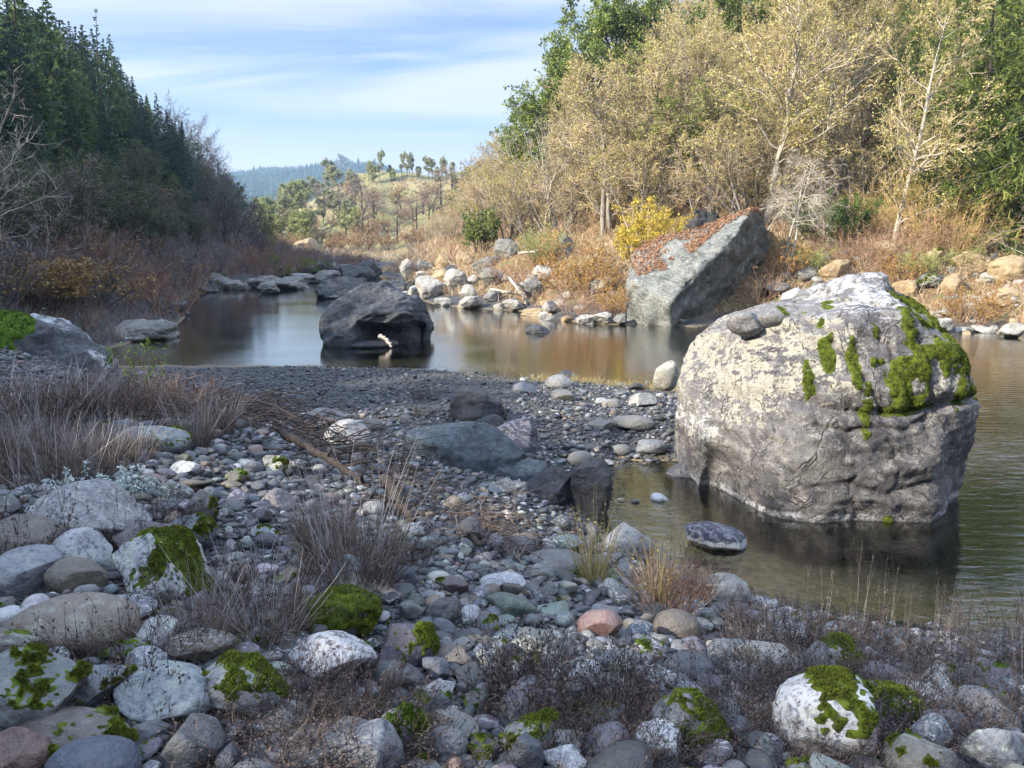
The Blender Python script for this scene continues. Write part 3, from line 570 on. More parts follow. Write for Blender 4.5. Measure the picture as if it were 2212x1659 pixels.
# ------------------------------------------------------------------ dark boulder in the middle of the river
ROCK_DARK = rock_mat('slate_boulder_surface', (.036, .04, .048), (.072, .077, .088), (.17, .17, .175), 1.2, (1, 1, 2.6), (.35, .25, .2), .25, (.20, .20, .17), .06, .6)
BO = [(697, 760), (698, 712), (702, 692), (718, 668), (738, 650), (756, 640), (790, 630), (826, 627), (858, 634), (890, 647), (918, 662), (940, 680), (953, 698), (950, 716), (940, 738), (930, 760)]
v, f, cap = outline_rock(BO, 22.6, 1.35, 1.6, 120, 200, power=2.2, pw=2.2); _xc = at(825, 700, 22.6)[0]; v[:, 0] = _xc + (v[:, 0] - _xc) * .97; v = facet(v, 8, 9, .62, .86); n = qnormals(v, f, cap); uu, vv_, _ = proj(v)
fr = sstep(22.9, 22.2, v[:, 1])
v += n * (.10 * fbm(v, .8, 3, 2) + .12 * ridged(tilt(v, .3, .5) * [.8, 1, 1.9], .8, 5, 13))[:, None]
dent = sstep(765, 800, uu) * sstep(945, 915, uu) * sstep(.78, .45, v[:, 2] + .2 * vn(v * 1.3, 5)) * fr; v[:, 1] += dent * .9
v[:, 1] += -.12 * np.exp(-((v[:, 2] - .95) / .12) ** 2) * sstep(740, 800, uu) * fr
v += n * (.03 * fbm(v, 5, 4, 3))[:, None]; n = qnormals(v, f, cap)
base = np.array([v[:, 0].mean(), 22.6, 0]); me = finish_outline('river_boulder', v - base, f, cap, ROCK_DARK); o = link('river_boulder', me, None, base)
vattr(me, 'pale', .75 * sstep(.75, .95, n[:, 2]) * sstep(1.2, 1.6, v[:, 2]) * sstep(800, 770, uu)); vattr(me, 'lichen', .25 * sstep(.3, .8, n[:, 2])); vattr(me, 'stain_shade', .5 * dent + .6 * sstep(.12, .0, v[:, 2]))  # darker inside the undercut; wet band along the waterline
tag(o, 'big dark slate boulder with an undercut front standing alone in mid river', 'boulder'); landmark('the dark boulder in mid river', 825, 690)
a, f_ = lump(800, 752, 21.6, 120, 22, 61, 5, .04, 4, .7)
solid('low_rock', 'low wet rock at the foot of the dark mid river boulder', 'rock', a, f_, ROCK_DARK, attrs={'stain_shade': np.full(len(a), .4)})

# ------------------------------------------------------------------ leaf-strewn slab boulder on the sunny bank
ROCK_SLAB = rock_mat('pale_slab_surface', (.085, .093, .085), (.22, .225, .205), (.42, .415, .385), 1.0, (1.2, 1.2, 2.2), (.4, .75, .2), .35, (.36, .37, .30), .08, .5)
pts = [at(*q) for q in [(1448, 712, 26.7), (1448, 658, 26.5), (1470, 622, 26.9), (1530, 572, 27.7), (1594, 505, 28.8), (1624, 454, 29.8), (1642, 468, 30.6), (1360, 712, 27.9), (1356, 606, 28.3), (1368, 548, 30.2), (1395, 535, 31), (1540, 488, 31.4), (1674, 540, 33.4), (1676, 605, 34.2), (1652, 672, 34.6), (1560, 716, 31.8), (1400, 560, 35), (1625, 470, 36), (1640, 690, 36), (1370, 712, 34)]]
v, f = hull_rock(pts, .17, 2); n = normals(v, f)
v += n * (.10 * fbm(v, .7, 3, 4) + .10 * ridged(tilt(v, .3, .8) * [.7, 1, 1.6], 1.0, 4, 8) + .03 * fbm(v, 4.5, 4, 2))[:, None]; n = normals(v, f); uu, vv_, _ = proj(v)
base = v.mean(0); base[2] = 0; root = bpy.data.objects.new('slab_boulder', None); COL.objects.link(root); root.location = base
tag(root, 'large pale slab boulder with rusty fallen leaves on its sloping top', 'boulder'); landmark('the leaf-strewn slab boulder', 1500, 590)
me = mesh_vf('rock_body', v - base, f, ROCK_SLAB); vattr(me, 'pale', .14 * sstep(-.2, .3, -n[:, 0]) * sstep(3.0, .3, v[:, 2])); vattr(me, 'lichen', .2 * sstep(.2, .8, n[:, 2])); vattr(me, 'stain_shade', .8 * sstep(.0, .4, n[:, 0]))  # shade painted into the right face's colour; cream streaks on the left
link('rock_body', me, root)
LITTER = leaf_mat('fallen_leaves_rusty', [(.13, .062, .034), (.24, .12, .062), (.34, .20, .11)], 0.1)
def edge_side(u, v, pl): return np.interp(u, [q[0] for q in pl], [q[1] for q in pl]) - v
msk = sstep(.15, .5, n[:, 2]) * sstep(0, 12, edge_side(uu, vv_, [(1360, 575), (1380, 604), (1440, 588), (1500, 548), (1540, 512), (1600, 470)])) * (fbm(v, 1.6, 4, 9) > -.50)
fk = np.nonzero(msk[f].mean(1) > .4)[0]
def leaf_scatter(v, f, n, faces, cnt, size, rng, lift=.02):
    k = rng.choice(faces, cnt); a = rng.rand(cnt, 3); a /= a.sum(1, keepdims=True); o = (v[f[k]] * a[..., None]).sum(1) + n[f[k][:, 0]] * rng.uniform(.0, lift, (cnt, 1))
    nn = n[f[k][:, 0]] + rng.randn(cnt, 3) * .35; nn /= np.linalg.norm(nn, axis=1, keepdims=True)
    s1 = np.cross(nn, rng.randn(cnt, 3)); s1 /= np.linalg.norm(s1, axis=1, keepdims=True) + 1e-9; s2 = np.cross(nn, s1); z = (size * rng.uniform(.6, 1.3, cnt))[:, None]
    return np.stack([o - s1 * z, o - s2 * z * .55, o + s1 * z, o + s2 * z * .55], 1).reshape(-1, 3), np.arange(cnt * 4).reshape(-1, 4)
b = MB(); q = leaf_scatter(v - base, f, n, fk, 20000, .05, rng, .05); b.add(*q, tint=rng.rand(20000)); o = link('leaf_litter', b.mesh('leaf_litter', LITTER), root); o['label'] = 'rusty brown fallen leaves lying on the slab'
o['kind'] = 'stuff'

def moss_on(o, vl_, f_, zmin_n, amt, seed, thick=.02, blades=800, mat=None, blen=.015, side=None, sc2=None):
    nn = normals(vl_, f_); ext = np.ptp(vl_, axis=0).max(); s = sc2 or 3.0 / ext
    mk = sstep(zmin_n, zmin_n + .45, nn[:, 2]) + .75 * fbm(vl_ + seed, s * 1.6, 4, seed) + .38 * fbm(vl_ + seed, s * 8, 3, seed + 1) + amt - 1.78
    if side is not None: mk = mk + side(vl_)
    return moss_patch(o, vl_, f_, nn, np.clip(mk * 1.8, 0, 1), thick, mat, blades, blen, np.random.RandomState(seed))

# ------------------------------------------------------------------ other named rocks
ROCK_BLUE = rock_mat('blue_green_rock_surface', (.022, .034, .05), (.045, .062, .084), (.11, .135, .155), 2.0, (1, 1, 1.5), (.5, .3, .6), .25, (.17, .19, .15), .04, .8, .42)
ROCK_PURP = rock_mat('veined_slate_surface', (.036, .04, .066), (.066, .07, .105), (.26, .26, .30), 2.6, (1, 1, 1.4), (.2, .9, .1), .8, (.2, .2, .18), .04, .5, .4)
ROCK_BLACK = rock_mat('black_rock_surface', (.016, .018, .024), (.036, .04, .052), (.09, .09, .10), 2.6, (1, 1, 1.6), (.7, .4, .2), .15, (.13, .10, .06), .04, .6, .38)
ROCK_GREY = rock_mat('grey_bank_rock_surface', (.11, .11, .11), (.20, .195, .185), (.32, .31, .29), 1.3, (1, 1, 1.7), (.3, .4, .2), .4, (.22, .24, .15), .06, .5)
ROCK_PALE = rock_mat('pale_bank_rock_surface', (.24, .225, .20), (.38, .365, .335), (.54, .52, .49), 1.5, (1, 1, 1.6), (.4, .3, .2), .5, (.40, .37, .27), .06, .35)
ROCK_TAN = rock_mat('tan_bank_rock_surface', (.24, .17, .10), (.38, .28, .16), (.48, .38, .25), 1.4, (1, 1, 1.5), (.4, .3, .2), .2, (.36, .33, .22), .05, .4)
def outline_thing(name, label, cat, BO, Y, front, back, mat, seed, amp=.06, nz=50, na=90, power=2.2, pw=2.2, group=None, lich=.2, fine=.02, rscale=1.5, cuts=16):
    v, f, cap = outline_rock(BO, Y, front, back, nz, na, power=power, pw=pw); v[:, 2] = v[:, 2].min() + (v[:, 2] - v[:, 2].min()) * {'mossy_boulder': .92, 'black_rock': 1.12}.get(name, 1.28); v = facet(v, seed + 50, cuts, .70, .95, 1.0); n = qnormals(v, f, cap)
    v += n * (amp * fbm(v, .9 * rscale, 3, seed) + amp * ridged(v * [1, 1, 1.5], rscale, 4, seed + 1) + fine * fbm(v, 7 * rscale, 3, seed))[:, None]; n = qnormals(v, f, cap)
    base = v.mean(0); base[2] = v[:, 2].min(); me = finish_outline(name, v - base, f, cap, mat); vattr(me, 'lichen', lich * sstep(0, .7, n[:, 2])); o = link(name, me, None, base); tag(o, label, cat, group)
    return o, v - base, np.vstack([f[:, :3], f[:, [0, 2, 3]]]), n, v
outline_thing('blue_green_rock', 'blue green wedge of rock with fine cracks on the gravel', 'rock', [(865, 1075), (868, 1020), (885, 960), (905, 925), (935, 908), (975, 905), (1000, 912), (1015, 907), (1045, 925), (1080, 958), (1110, 985), (1140, 1005), (1150, 1030), (1120, 1075)], 8.6, .5, .6, ROCK_BLUE, 5, .016, 80, 140, rscale=3, fine=.008); landmark('the blue green wedge rock', 985, 980)
outline_thing('veined_slate_rock', 'purplish slate rock with white veins beside the blue green wedge', 'rock', [(1030, 1020), (1030, 945), (1042, 918), (1080, 914), (1110, 920), (1148, 918), (1160, 950), (1166, 990), (1160, 1020)], 9.4, .4, .45, ROCK_PURP, 6, .016, 80, 140, rscale=3, fine=.008); landmark('the white-veined slate rock', 1120, 955)
outline_thing('dark_fin_rock', 'dark pointed fin of rock leaning on the gravel beach', 'rock', [(975, 935), (968, 900), (963, 850), (972, 838), (995, 838), (1020, 848), (1045, 862), (1060, 878), (1078, 885), (1090, 905), (1092, 930)], 10.8, .35, .5, ROCK_BLACK, 7, .02, 80, 140, rscale=2.4, fine=.008); landmark('the dark fin rock', 1020, 878)
outline_thing('black_rock', 'glossy black rock with a jagged top at the pool edge', 'rock', [(1118, 1120), (1122, 1060), (1140, 1015), (1160, 1002), (1185, 990), (1215, 992), (1232, 1000), (1245, 1040), (1250, 1120)], 8.0, .35, .4, ROCK_BLACK, 8, .018, 80, 140, rscale=3.4, fine=.008, group='black rocks at the pool edge'); landmark('the jagged black rock', 1180, 1050)
outline_thing('black_rock', 'black rock with a pale streaked foot reaching into the pool', 'rock', [(1225, 1120), (1232, 1030), (1246, 990), (1262, 976), (1280, 980), (1292, 1000), (1312, 1012), (1332, 1040), (1318, 1070), (1300, 1120)], 7.95, .38, .4, ROCK_BLACK, 9, .018, 80, 140, rscale=3.4, fine=.008, group='black rocks at the pool edge')
outline_thing('veined_white_rock', 'low white and grey marbled rock squeezed beside the jagged black rock', 'rock', [(1060, 1085), (1066, 1048), (1085, 1032), (1110, 1030), (1130, 1040), (1140, 1085)], 7.75, .18, .2, ROCK_PALE, 10, .02, rscale=4)
outline_thing('slate_rock', 'low blue black slab wedged between the blue green wedge and the jagged black rock', 'rock', [(1040, 1090), (1050, 1035), (1078, 1008), (1110, 994), (1150, 1000), (1178, 1020), (1185, 1090)], 8.35, .3, .4, ROCK_BLUE, 21, .018, 80, 140, rscale=3.2, fine=.008)
outline_thing('slate_rock', 'small dark slab leaning against the near side of the dark fin rock', 'rock', [(1020, 950), (1030, 915), (1060, 900), (1095, 905), (1110, 950)], 10.2, .25, .3, ROCK_BLACK, 22, .016, 70, 120, rscale=3, fine=.008)
# half-sunk boat-shaped rock in the pool
v, f = shape_stone(np.random.RandomState(14), (.30, .23, .17), 7, .05, 5); v = rotz(tilt(v, -.15, .18), -.25); p = atz(1550, 1178, 0); v += p + [0, .05, .03]
o, vl_, c_ = solid('pool_rock', 'boat shaped grey rock with a white rim half sunk in the pool', 'rock', v, f, ROCK_PURP, attrs={'pale': .75 * (np.exp(-((v[:, 2] - .05) / .035) ** 2) + .3)}); landmark('the boat-shaped pool rock', 1550, 1160)
v, f = shape_stone(np.random.RandomState(15), (.10, .07, .075), 8, .05, 4); v += atz(1425, 1081, 0) + [0, .03, .01]
solid('pool_stone', 'small white pointed stone sticking out of the pool', 'stone', v, f, STONE, 'little stones standing in the pool', col=(.5, .5, .52), kind=(.3, .6, 0))
for k, (u0, v0, w0, lb) in enumerate([(1340, 1082, 16, 'tiny tan stone in the shallow pool near the black rock'), (1372, 1085, 20, 'tiny dark stone in the shallow pool between the tan and white ones')]):
    s = 8 / FD * w0 / 2; v, f = shape_stone(np.random.RandomState(16 + k), (s, s, s * .7), 5, .05, 3); v += atz(u0, v0, 0) + [0, 0, s * .2]
    solid('pool_stone', lb, 'stone', v, f, STONE, 'little stones standing in the pool', col=[(.3, .24, .17), (.09, .09, .1)][k], kind=(0, .1, 0))
v, f = shape_stone(np.random.RandomState(19), (.46, .38, .21), 6, .06, 5); p = atz(1165, 719, 0); v += p + [0, .2, .04]
solid('river_rock', 'small dark rounded rock alone in the sunlit river', 'rock', v, f, ROCK_DARK, attrs={'stain_shade': .5 * sstep(.1, 0, v[:, 2])}); landmark('the small dark river rock', 1165, 708)

# mossy boulder on the near left
o, vl_, f_, n_, v_ = outline_thing('mossy_boulder', 'mossy grey boulder with a bleached white ridge among dry weeds', 'boulder', [(-150, 830), (-140, 760), (-90, 715), (-30, 690), (20, 672), (60, 674), (110, 690), (150, 712), (185, 745), (215, 780), (245, 830)], 13.0, .9, .9, ROCK_DARK, 12, .09, 60, 110, lich=.2, rscale=1.3, cuts=5)
uu, vv_, _ = proj(v_); vattr(o.data, 'pale', (.40 + .4 * fbm(v_, 2.5, 3, 2)) * sstep(15, 4, vv_ - np.interp(uu, [-90, 20, 60, 110, 150, 185, 215, 245], [715, 672, 674, 690, 712, 745, 780, 830])) * sstep(20, 50, uu))
moss_patch(o, vl_, f_, n_, np.clip((sstep(-.2, .4, n_[:, 2]) * sstep(110, 40, uu) + .9 * fbm(v_, 2.2, 4, 5) - .45 - 2 * sstep(14, 5, vv_ - np.interp(uu, [-90, 20, 60, 110], [715, 672, 674, 690])) * sstep(30, 60, uu)) * 1.6, 0, 1), .05, MOSSD, 3000, .04, rng); landmark('the mossy boulder with a white ridge', 90, 720)

# rocks on the shaded far-left shore and in the narrows  (u, base v, width, height, material, mossiness, label)
SHORE = [
 (292, 735, 155, 44, ROCK_GREY, 0, 'low layered grey rock running into the water below the brush'),
 (330, 690, 80, 30, ROCK_DARK, .2, 'flat dark rock at the water\'s edge under the leafless thicket'),
 (382, 682, 50, 34, ROCK_DARK, 0, 'small pointed dark rock at the bend of the shaded shore'),
 (250, 672, 90, 34, ROCK_DARK, .8, 'moss-flecked dark ledge under the brown thicket'),
 (418, 618, 66, 42, ROCK_DARK, 1.25, 'dome rock thick with bright moss on the shaded shore'),
 (470, 622, 60, 30, ROCK_GREY, .3, 'grey rock next to the bright moss dome'),
 (540, 604, 66, 52, ROCK_DARK, 1.3, 'tall twin-humped mossy boulder on the shaded shore'),
 (585, 600, 50, 44, ROCK_DARK, 1.1, 'steep mossy boulder just past the twin-humped one'),
 (616, 606, 60, 30, ROCK_DARK, .9, 'dull green rock low under the shaded slope'),
 (672, 598, 64, 44, ROCK_DARK, .9, 'squarish dark boulder with a mossy crown'),
 (560, 622, 80, 26, ROCK_GREY, 0, 'long grey shelf rock at the water line'),
 (622, 625, 90, 24, ROCK_GREY, 0, 'flat slabby rock below the mossy boulders'),
 (578, 634, 46, 24, ROCK_GREY, 0, 'small block of rock standing in the dark water'),
 (705, 612, 70, 28, ROCK_GREY, .1, 'jumbled grey rock before the narrows'),
 (650, 612, 56, 22, ROCK_GREY, 0, 'low stone between the shelf rock and the narrows'),
 (500, 626, 54, 20, ROCK_GREY, 0, 'thin dark shelf at the shaded shore'),
 (450, 632, 50, 18, ROCK_DARK, .2, 'low dark rock nearest the bright moss dome\'s foot'),
 (740, 645, 125, 48, ROCK_DARK, 0, 'broad slate-blue boulder behind the mid river boulder'),
 (765, 614, 90, 50, ROCK_DARK, 0, 'heap-shaped blue grey boulder in the shaded narrows'),
 (796, 598, 50, 34, ROCK_DARK, 0, 'crumpled dark boulder at the mouth of the narrows'),
 (728, 590, 46, 24, ROCK_GREY, .2, 'small rock under the reddish brush by the narrows'),
 (808, 576, 26, 8, ROCK_DARK, 0, 'thin flat rock lying in the far bright water'),
 (842, 570, 12, 5, ROCK_DARK, 0, 'tiny stone breaking the far bright water'),
 (830, 573, 8, 4, ROCK_DARK, 0, 'speck of dark stone in the far bright water'),
]
for k, (u0, v0, w0, h0, mt, ms, lb) in enumerate(SHORE):
    p = atz(u0, v0, 0); Y0 = p[1]; s = Y0 / FD; rg = np.random.RandomState(200 + k)
    v, f = shape_stone(rg, (w0 * s / 2, w0 * s / 2 * rg.uniform(.7, .95), h0 * s * .62), 8, .09, 5 if w0 > 44 else 4, .5, .9); dm = w0 * s / 2 * .8
    n = normals(v, f); v += n * (w0 * s * .022 * ridged(v * [1, 1, 1.8] + k, 2.2 / (w0 * s / 2), 4, k))[:, None]
    v += p + [0, dm * .6, h0 * s * .36]
    o, vl_, c_ = solid('shore_rock', lb, 'rock', v, f, mt, 'rocks along the shaded shore', attrs={'lichen': np.full(len(v), .25), 'stain_shade': .5 * sstep(.12, .0, v[:, 2]) + 0 * v[:, 0], 'pale': .35 * np.exp(-((v[:, 2] - .12) / .08) ** 2)})
    if ms > 0: moss_on(o, vl_, f, -.1, ms + .02, 300 + k, .06, 1500, MOSSD, .05)
landmark('the bright moss dome rock', 418, 600); landmark('the twin-humped mossy boulder', 540, 580); landmark('the narrows', 790, 600)

# boulders of the sunny bank  (u, base v, width, height, material, label)
BANK = [
 (883, 602, 46, 42, ROCK_PALE, 'big pale smooth boulder at the sunlit end of the narrows'),
 (918, 590, 40, 30, ROCK_GREY, 'grey brown boulder resting against the big pale one at the narrows'),
 (962, 580, 52, 30, ROCK_TAN, 'long brown boulder lying up the sunny bank'),
 (1000, 572, 30, 34, ROCK_TAN, 'orange tan boulder propped upright behind the long brown one'),
 (1012, 574, 28, 22, ROCK_TAN, 'small reddish block leaning on the orange tan boulder'),
 (950, 610, 42, 28, ROCK_TAN, 'golden smooth boulder in the middle of the sunny rock pile'),
 (905, 612, 36, 20, ROCK_DARK, 'bluish boulder beneath the big pale one at the narrows'),
 (974, 598, 34, 26, ROCK_DARK, 'dark blue grey boulder right of the golden one'),
 (925, 646, 56, 52, ROCK_PALE, 'tall white craggy boulder in the sunny rock pile'),
 (896, 645, 36, 26, ROCK_PALE, 'pale leaning slab below the bluish boulder'),
 (875, 650, 40, 20, ROCK_PALE, 'low streaked pale rock at the near end of the rock pile'),
 (852, 636, 66, 34, ROCK_GREY, 'brown grey hump of rock at the shadow\'s edge in the narrows'),
 (982, 632, 50, 52, ROCK_PALE, 'upright pale weathered boulder beside the white craggy one'),
 (1062, 622, 60, 44, ROCK_GREY, 'lichen-green rounded boulder up the sunny bank'),
 (1048, 590, 70, 34, ROCK_GREY, 'long grey boulder slanting under the brush'),
 (1010, 650, 42, 34, ROCK_PALE, 'blocky grey boulder with a flat sunlit face'),
 (1066, 652, 40, 28, ROCK_GREY, 'small rough boulder half buried in the bank'),
 (955, 664, 44, 22, ROCK_PALE, 'cream rounded rock at the waterline below the white craggy boulder'),
 (1012, 671, 66, 28, ROCK_PALE, 'broad low cream rock dipping into the river'),
 (1094, 560, 60, 42, ROCK_GREY, 'craggy grey outcrop beside the olive bush'),
 (1222, 552, 60, 46, ROCK_GREY, 'square grey outcrop right of the olive bush'),
 (1170, 618, 66, 40, ROCK_PALE, 'pale boulder below the olive bush'),
 (1150, 646, 48, 50, ROCK_GREY, 'upright grey boulder behind the bleached driftwood'),
 (1150, 690, 60, 26, ROCK_TAN, 'flat cream boulder at the waterline below the pink brush'),
 (1185, 682, 44, 36, ROCK_PALE, 'round cream boulder standing behind the flat one'),
 (1196, 700, 36, 20, ROCK_GREY, 'grey rounded stone at the waterline next to the flat cream boulder'),
 (1110, 672, 46, 30, ROCK_PALE, 'little pale boulder in the green tangle at the water'),
 (1306, 640, 66, 50, ROCK_PALE, 'wedge shaped blue grey boulder below the yellow shrub'),
 (1268, 702, 50, 24, ROCK_PALE, 'knobbly white rock at the waterline left of the slab boulder'),
 (1305, 702, 56, 28, ROCK_PALE, 'lumpy white rock against the slab boulder\'s foot'),
 (1344, 704, 36, 28, ROCK_GREY, 'narrow grey rock wedged under the slab boulder'),
 (1440, 704, 110, 10, ROCK_PALE, 'thin shelf of pale rock in front of the slab boulder'),
 (1512, 515, 84, 74, ROCK_DARK, 'dark square rock face above the slab boulder'),
 (1384, 560, 60, 40, ROCK_DARK, 'dark rock peeping out left of the slab boulder\'s leaves'),
 (1752, 562, 34, 46, ROCK_TAN, 'tall tan stone standing by the leaning bare tree'),
 (1808, 612, 66, 52, ROCK_TAN, 'tan angular boulder above the huge boulder\'s peak'),
 (1745, 610, 46, 34, ROCK_GREY, 'grey brown boulder by the leaning bare tree\'s foot'),
 (1680, 640, 70, 34, ROCK_GREY, 'grey boulder under the pinkish bush'),
 (2020, 580, 50, 44, ROCK_TAN, 'upright mossy tan rock on the far bank'),
 (2010, 622, 60, 30, ROCK_GREY, 'green-topped rock on the far bank'),
 (2110, 600, 80, 58, ROCK_TAN, 'big weathered tan block on the far bank'),
 (2066, 636, 60, 40, ROCK_TAN, 'tan rock just below the weathered block'),
 (2190, 610, 80, 60, ROCK_TAN, 'pale broken boulder beneath the white leaning trunk'),
 (2180, 660, 70, 40, ROCK_TAN, 'tan rock beside the orange bush'),
 (2036, 720, 50, 40, ROCK_PALE, 'cream boulder at the waterline behind the huge boulder'),
 (2200, 728, 70, 26, ROCK_PALE, 'pale flat boulder at the waterline by the frame edge'),
 (2130, 722, 56, 16, ROCK_PALE, 'low flat stone at the waterline under the orange bush'),
 (2080, 720, 36, 14, ROCK_PALE, 'small flat pale stone at the waterline'),
 (1960, 640, 60, 36, ROCK_TAN, 'rounded tan boulder amid golden grass'),
 (1920, 560, 60, 40, ROCK_TAN, 'half-buried tan boulder below the golden willow'),
 (2160, 540, 80, 44, ROCK_GREY, 'grey ledge above the weathered block'),
]
for k, (u0, v0, w0, h0, mt, lb) in enumerate(BANK):
    p = hit(u0, v0)
    if p is None: continue
    s = p[1] / FD; rg = np.random.RandomState(400 + k)
    v, f = shape_stone(rg, (w0 * s / 2, w0 * s / 2 * rg.uniform(.7, 1.0), h0 * s * .56), 9, .08, 5 if w0 > 44 else 4, .5, .88); dm = w0 * s * .4
    v = tilt(v, rg.uniform(-.2, .2), rg.uniform(-.35, .35)); n = normals(v, f); v += n * (w0 * s * .02 * ridged(v * [1, 1, 1.8] + k, 2.4 / (w0 * s / 2), 4, k))[:, None]
    v += p + [0, dm * .55, h0 * s * .42]
    o, vl_, c_ = solid('bank_rock', lb, 'rock', v, f, mt, 'boulders of the sunny bank', attrs={'lichen': np.full(len(v), .2), 'pale': .3 * np.exp(-((v[:, 2] - .1) / .1) ** 2)})
    if lb.startswith(('green-topped', 'upright mossy')): moss_on(o, vl_, f, .1, .5, 500 + k, .04, 800, MOSS, .04)
landmark('the sunny rock pile', 940, 610)
# scree of smaller boulders between them
rg = np.random.RandomState(77); cnt = 0
for k in range(900):
    u0 = rg.uniform(880, 2250); v0 = rg.uniform(530, 735)
    edge = np.interp(u0, [q[0] for q in RIGHT], [q[1] for q in RIGHT])
    if v0 > edge + 4 or v0 < edge - (80 if u0 < 1350 else 190 if u0 > 1700 else 45) or 1340 < u0 < 1650: continue
    p = hit(u0, v0)
    if p is None or not (22 < p[1] < 90): continue
    s = p[1] / FD; w0 = rg.uniform(12, 34) * (1 if rg.rand() < .8 else 1.5); mt = [ROCK_PALE, ROCK_GREY, ROCK_TAN, ROCK_PALE][rg.randint(4)]
    v, f = shape_stone(rg, (w0 * s / 2, w0 * s / 2.2, w0 * s * rg.uniform(.25, .42)), 8, .07, 3, .5, .9); v = rotz(v, rg.uniform(0, 6)); v += p + [0, .1, w0 * s * .12]
    o, vl_, c_ = solid('bank_stone', None, None, v, f, mt, attrs={'lichen': np.full(len(v), rg.uniform(0, .4))})
    auto(o, {ROCK_PALE.name: 'pale', ROCK_GREY.name: 'grey', ROCK_TAN.name: 'tan'}[mt.name] + (' flat' if np.ptp(v[:, 2]) < .55 * np.ptp(v[:, 0]) else ' rounded'), 'bank stone', 'stone', 'stones strewn on the sunny bank'); cnt += 1
    if cnt >= 210: break

# ------------------------------------------------------------------ plant builders
def unit(a): return a / np.maximum(np.linalg.norm(a, axis=-1, keepdims=True), 1e-9)
def grow(P0, D0, Ln, n, wander, trop, rng):
    """B polylines of n points; trop > 0 bends them up, < 0 lets them droop"""
    P = [P0]; d = unit(D0); st = (Ln / (n - 1))[:, None]
    for k in range(n - 1):
        d = unit(d + wander * rng.randn(*d.shape) + np.array([0, 0, trop])); P.append(P[-1] + d * st)
    return np.stack(P, 1)
def tubes(mb, P, R, k=5, tint=None, mi=0):
    B, n, _ = P.shape; T = unit(np.gradient(P, axis=1)); ref = np.where(np.abs(T[..., 2:3]) > .9, np.array([1., 0, 0]), np.array([0, 0, 1.]))
    A = unit(np.cross(T, ref)); C = np.cross(T, A); a = np.arange(k) * 2 * math.pi / k
    V = P[:, :, None] + R[:, :, None, None] * (np.cos(a)[None, None, :, None] * A[:, :, None] + np.sin(a)[None, None, :, None] * C[:, :, None])
    b, i, j = np.meshgrid(np.arange(B), np.arange(n - 1), np.arange(k), indexing='ij'); o = b * n * k; j2 = (j + 1) % k
    F = np.stack([o + i * k + j, o + i * k + j2, o + (i + 1) * k + j2, o + (i + 1) * k + j], -1).reshape(-1, 4)
    mb.add(V.reshape(-1, 3), F, None if tint is None else np.repeat(tint, (n - 1) * k), mi)
def ribbons(mb, P, W, rng, tint=None, mi=0):
    """thin flat twigs: B polylines, width W at the base tapering to the tip"""
    B, n, _ = P.shape; s = unit(np.cross(P[:, -1] - P[:, 0], rng.randn(B, 3))); w_ = np.linspace(1, .25, n)[None, :, None] * np.reshape(W, (-1, 1, 1)) * .5
    V = np.stack([P - s[:, None] * w_, P + s[:, None] * w_], 2)
    b, i = np.meshgrid(np.arange(B), np.arange(n - 1), indexing='ij'); o = b * n * 2 + i * 2
    F = np.stack([o, o + 1, o + 3, o + 2], -1).reshape(-1, 4); mb.add(V.reshape(-1, 3), F, None if tint is None else np.repeat(tint, n - 1), mi)
def leaves(mb, O, size, rng, tint, aspect=.55, axis=None, flat=0.0, mi=0):
    n = len(O); a = unit(rng.randn(n, 3) if axis is None else axis + .5 * rng.randn(n, 3)); b = rng.randn(n, 3); b[:, 2] *= (1 - flat)
    s = unit(np.cross(a, b)); z = (size * rng.uniform(.6, 1.35, n))[:, None]
    V = np.stack([O, O + a * z * .5 + s * z * aspect * .5, O + a * z, O + a * z * .5 - s * z * aspect * .5], 1)
    mb.add(V.reshape(-1, 3), np.arange(n * 4).reshape(-1, 4), tint, mi)
def spawn(P, m, t0, t1, ang, rng, flatten=0.0):
    """m children per parent polyline: start points, directions, parameter"""
    B, n, _ = P.shape; t = np.sort(rng.uniform(t0, t1, (B, m)), 1); x = t * (n - 1); i = np.minimum(x.astype(int), n - 2); fr = (x - i)[..., None]
    bi = np.arange(B)[:, None]; p = P[bi, i] * (1 - fr) + P[bi, i + 1] * fr; d = unit(P[bi, i + 1] - P[bi, i])
    r = rng.randn(B, m, 3); r[..., 2] *= (1 - flatten); s = unit(np.cross(d, r)); s = np.cross(s, d) if False else s
    a = ang * rng.uniform(.7, 1.3, (B, m))[..., None]; dd = d * np.cos(a) + s * np.sin(a)
    return p.reshape(-1, 3), dd.reshape(-1, 3), t.reshape(-1)

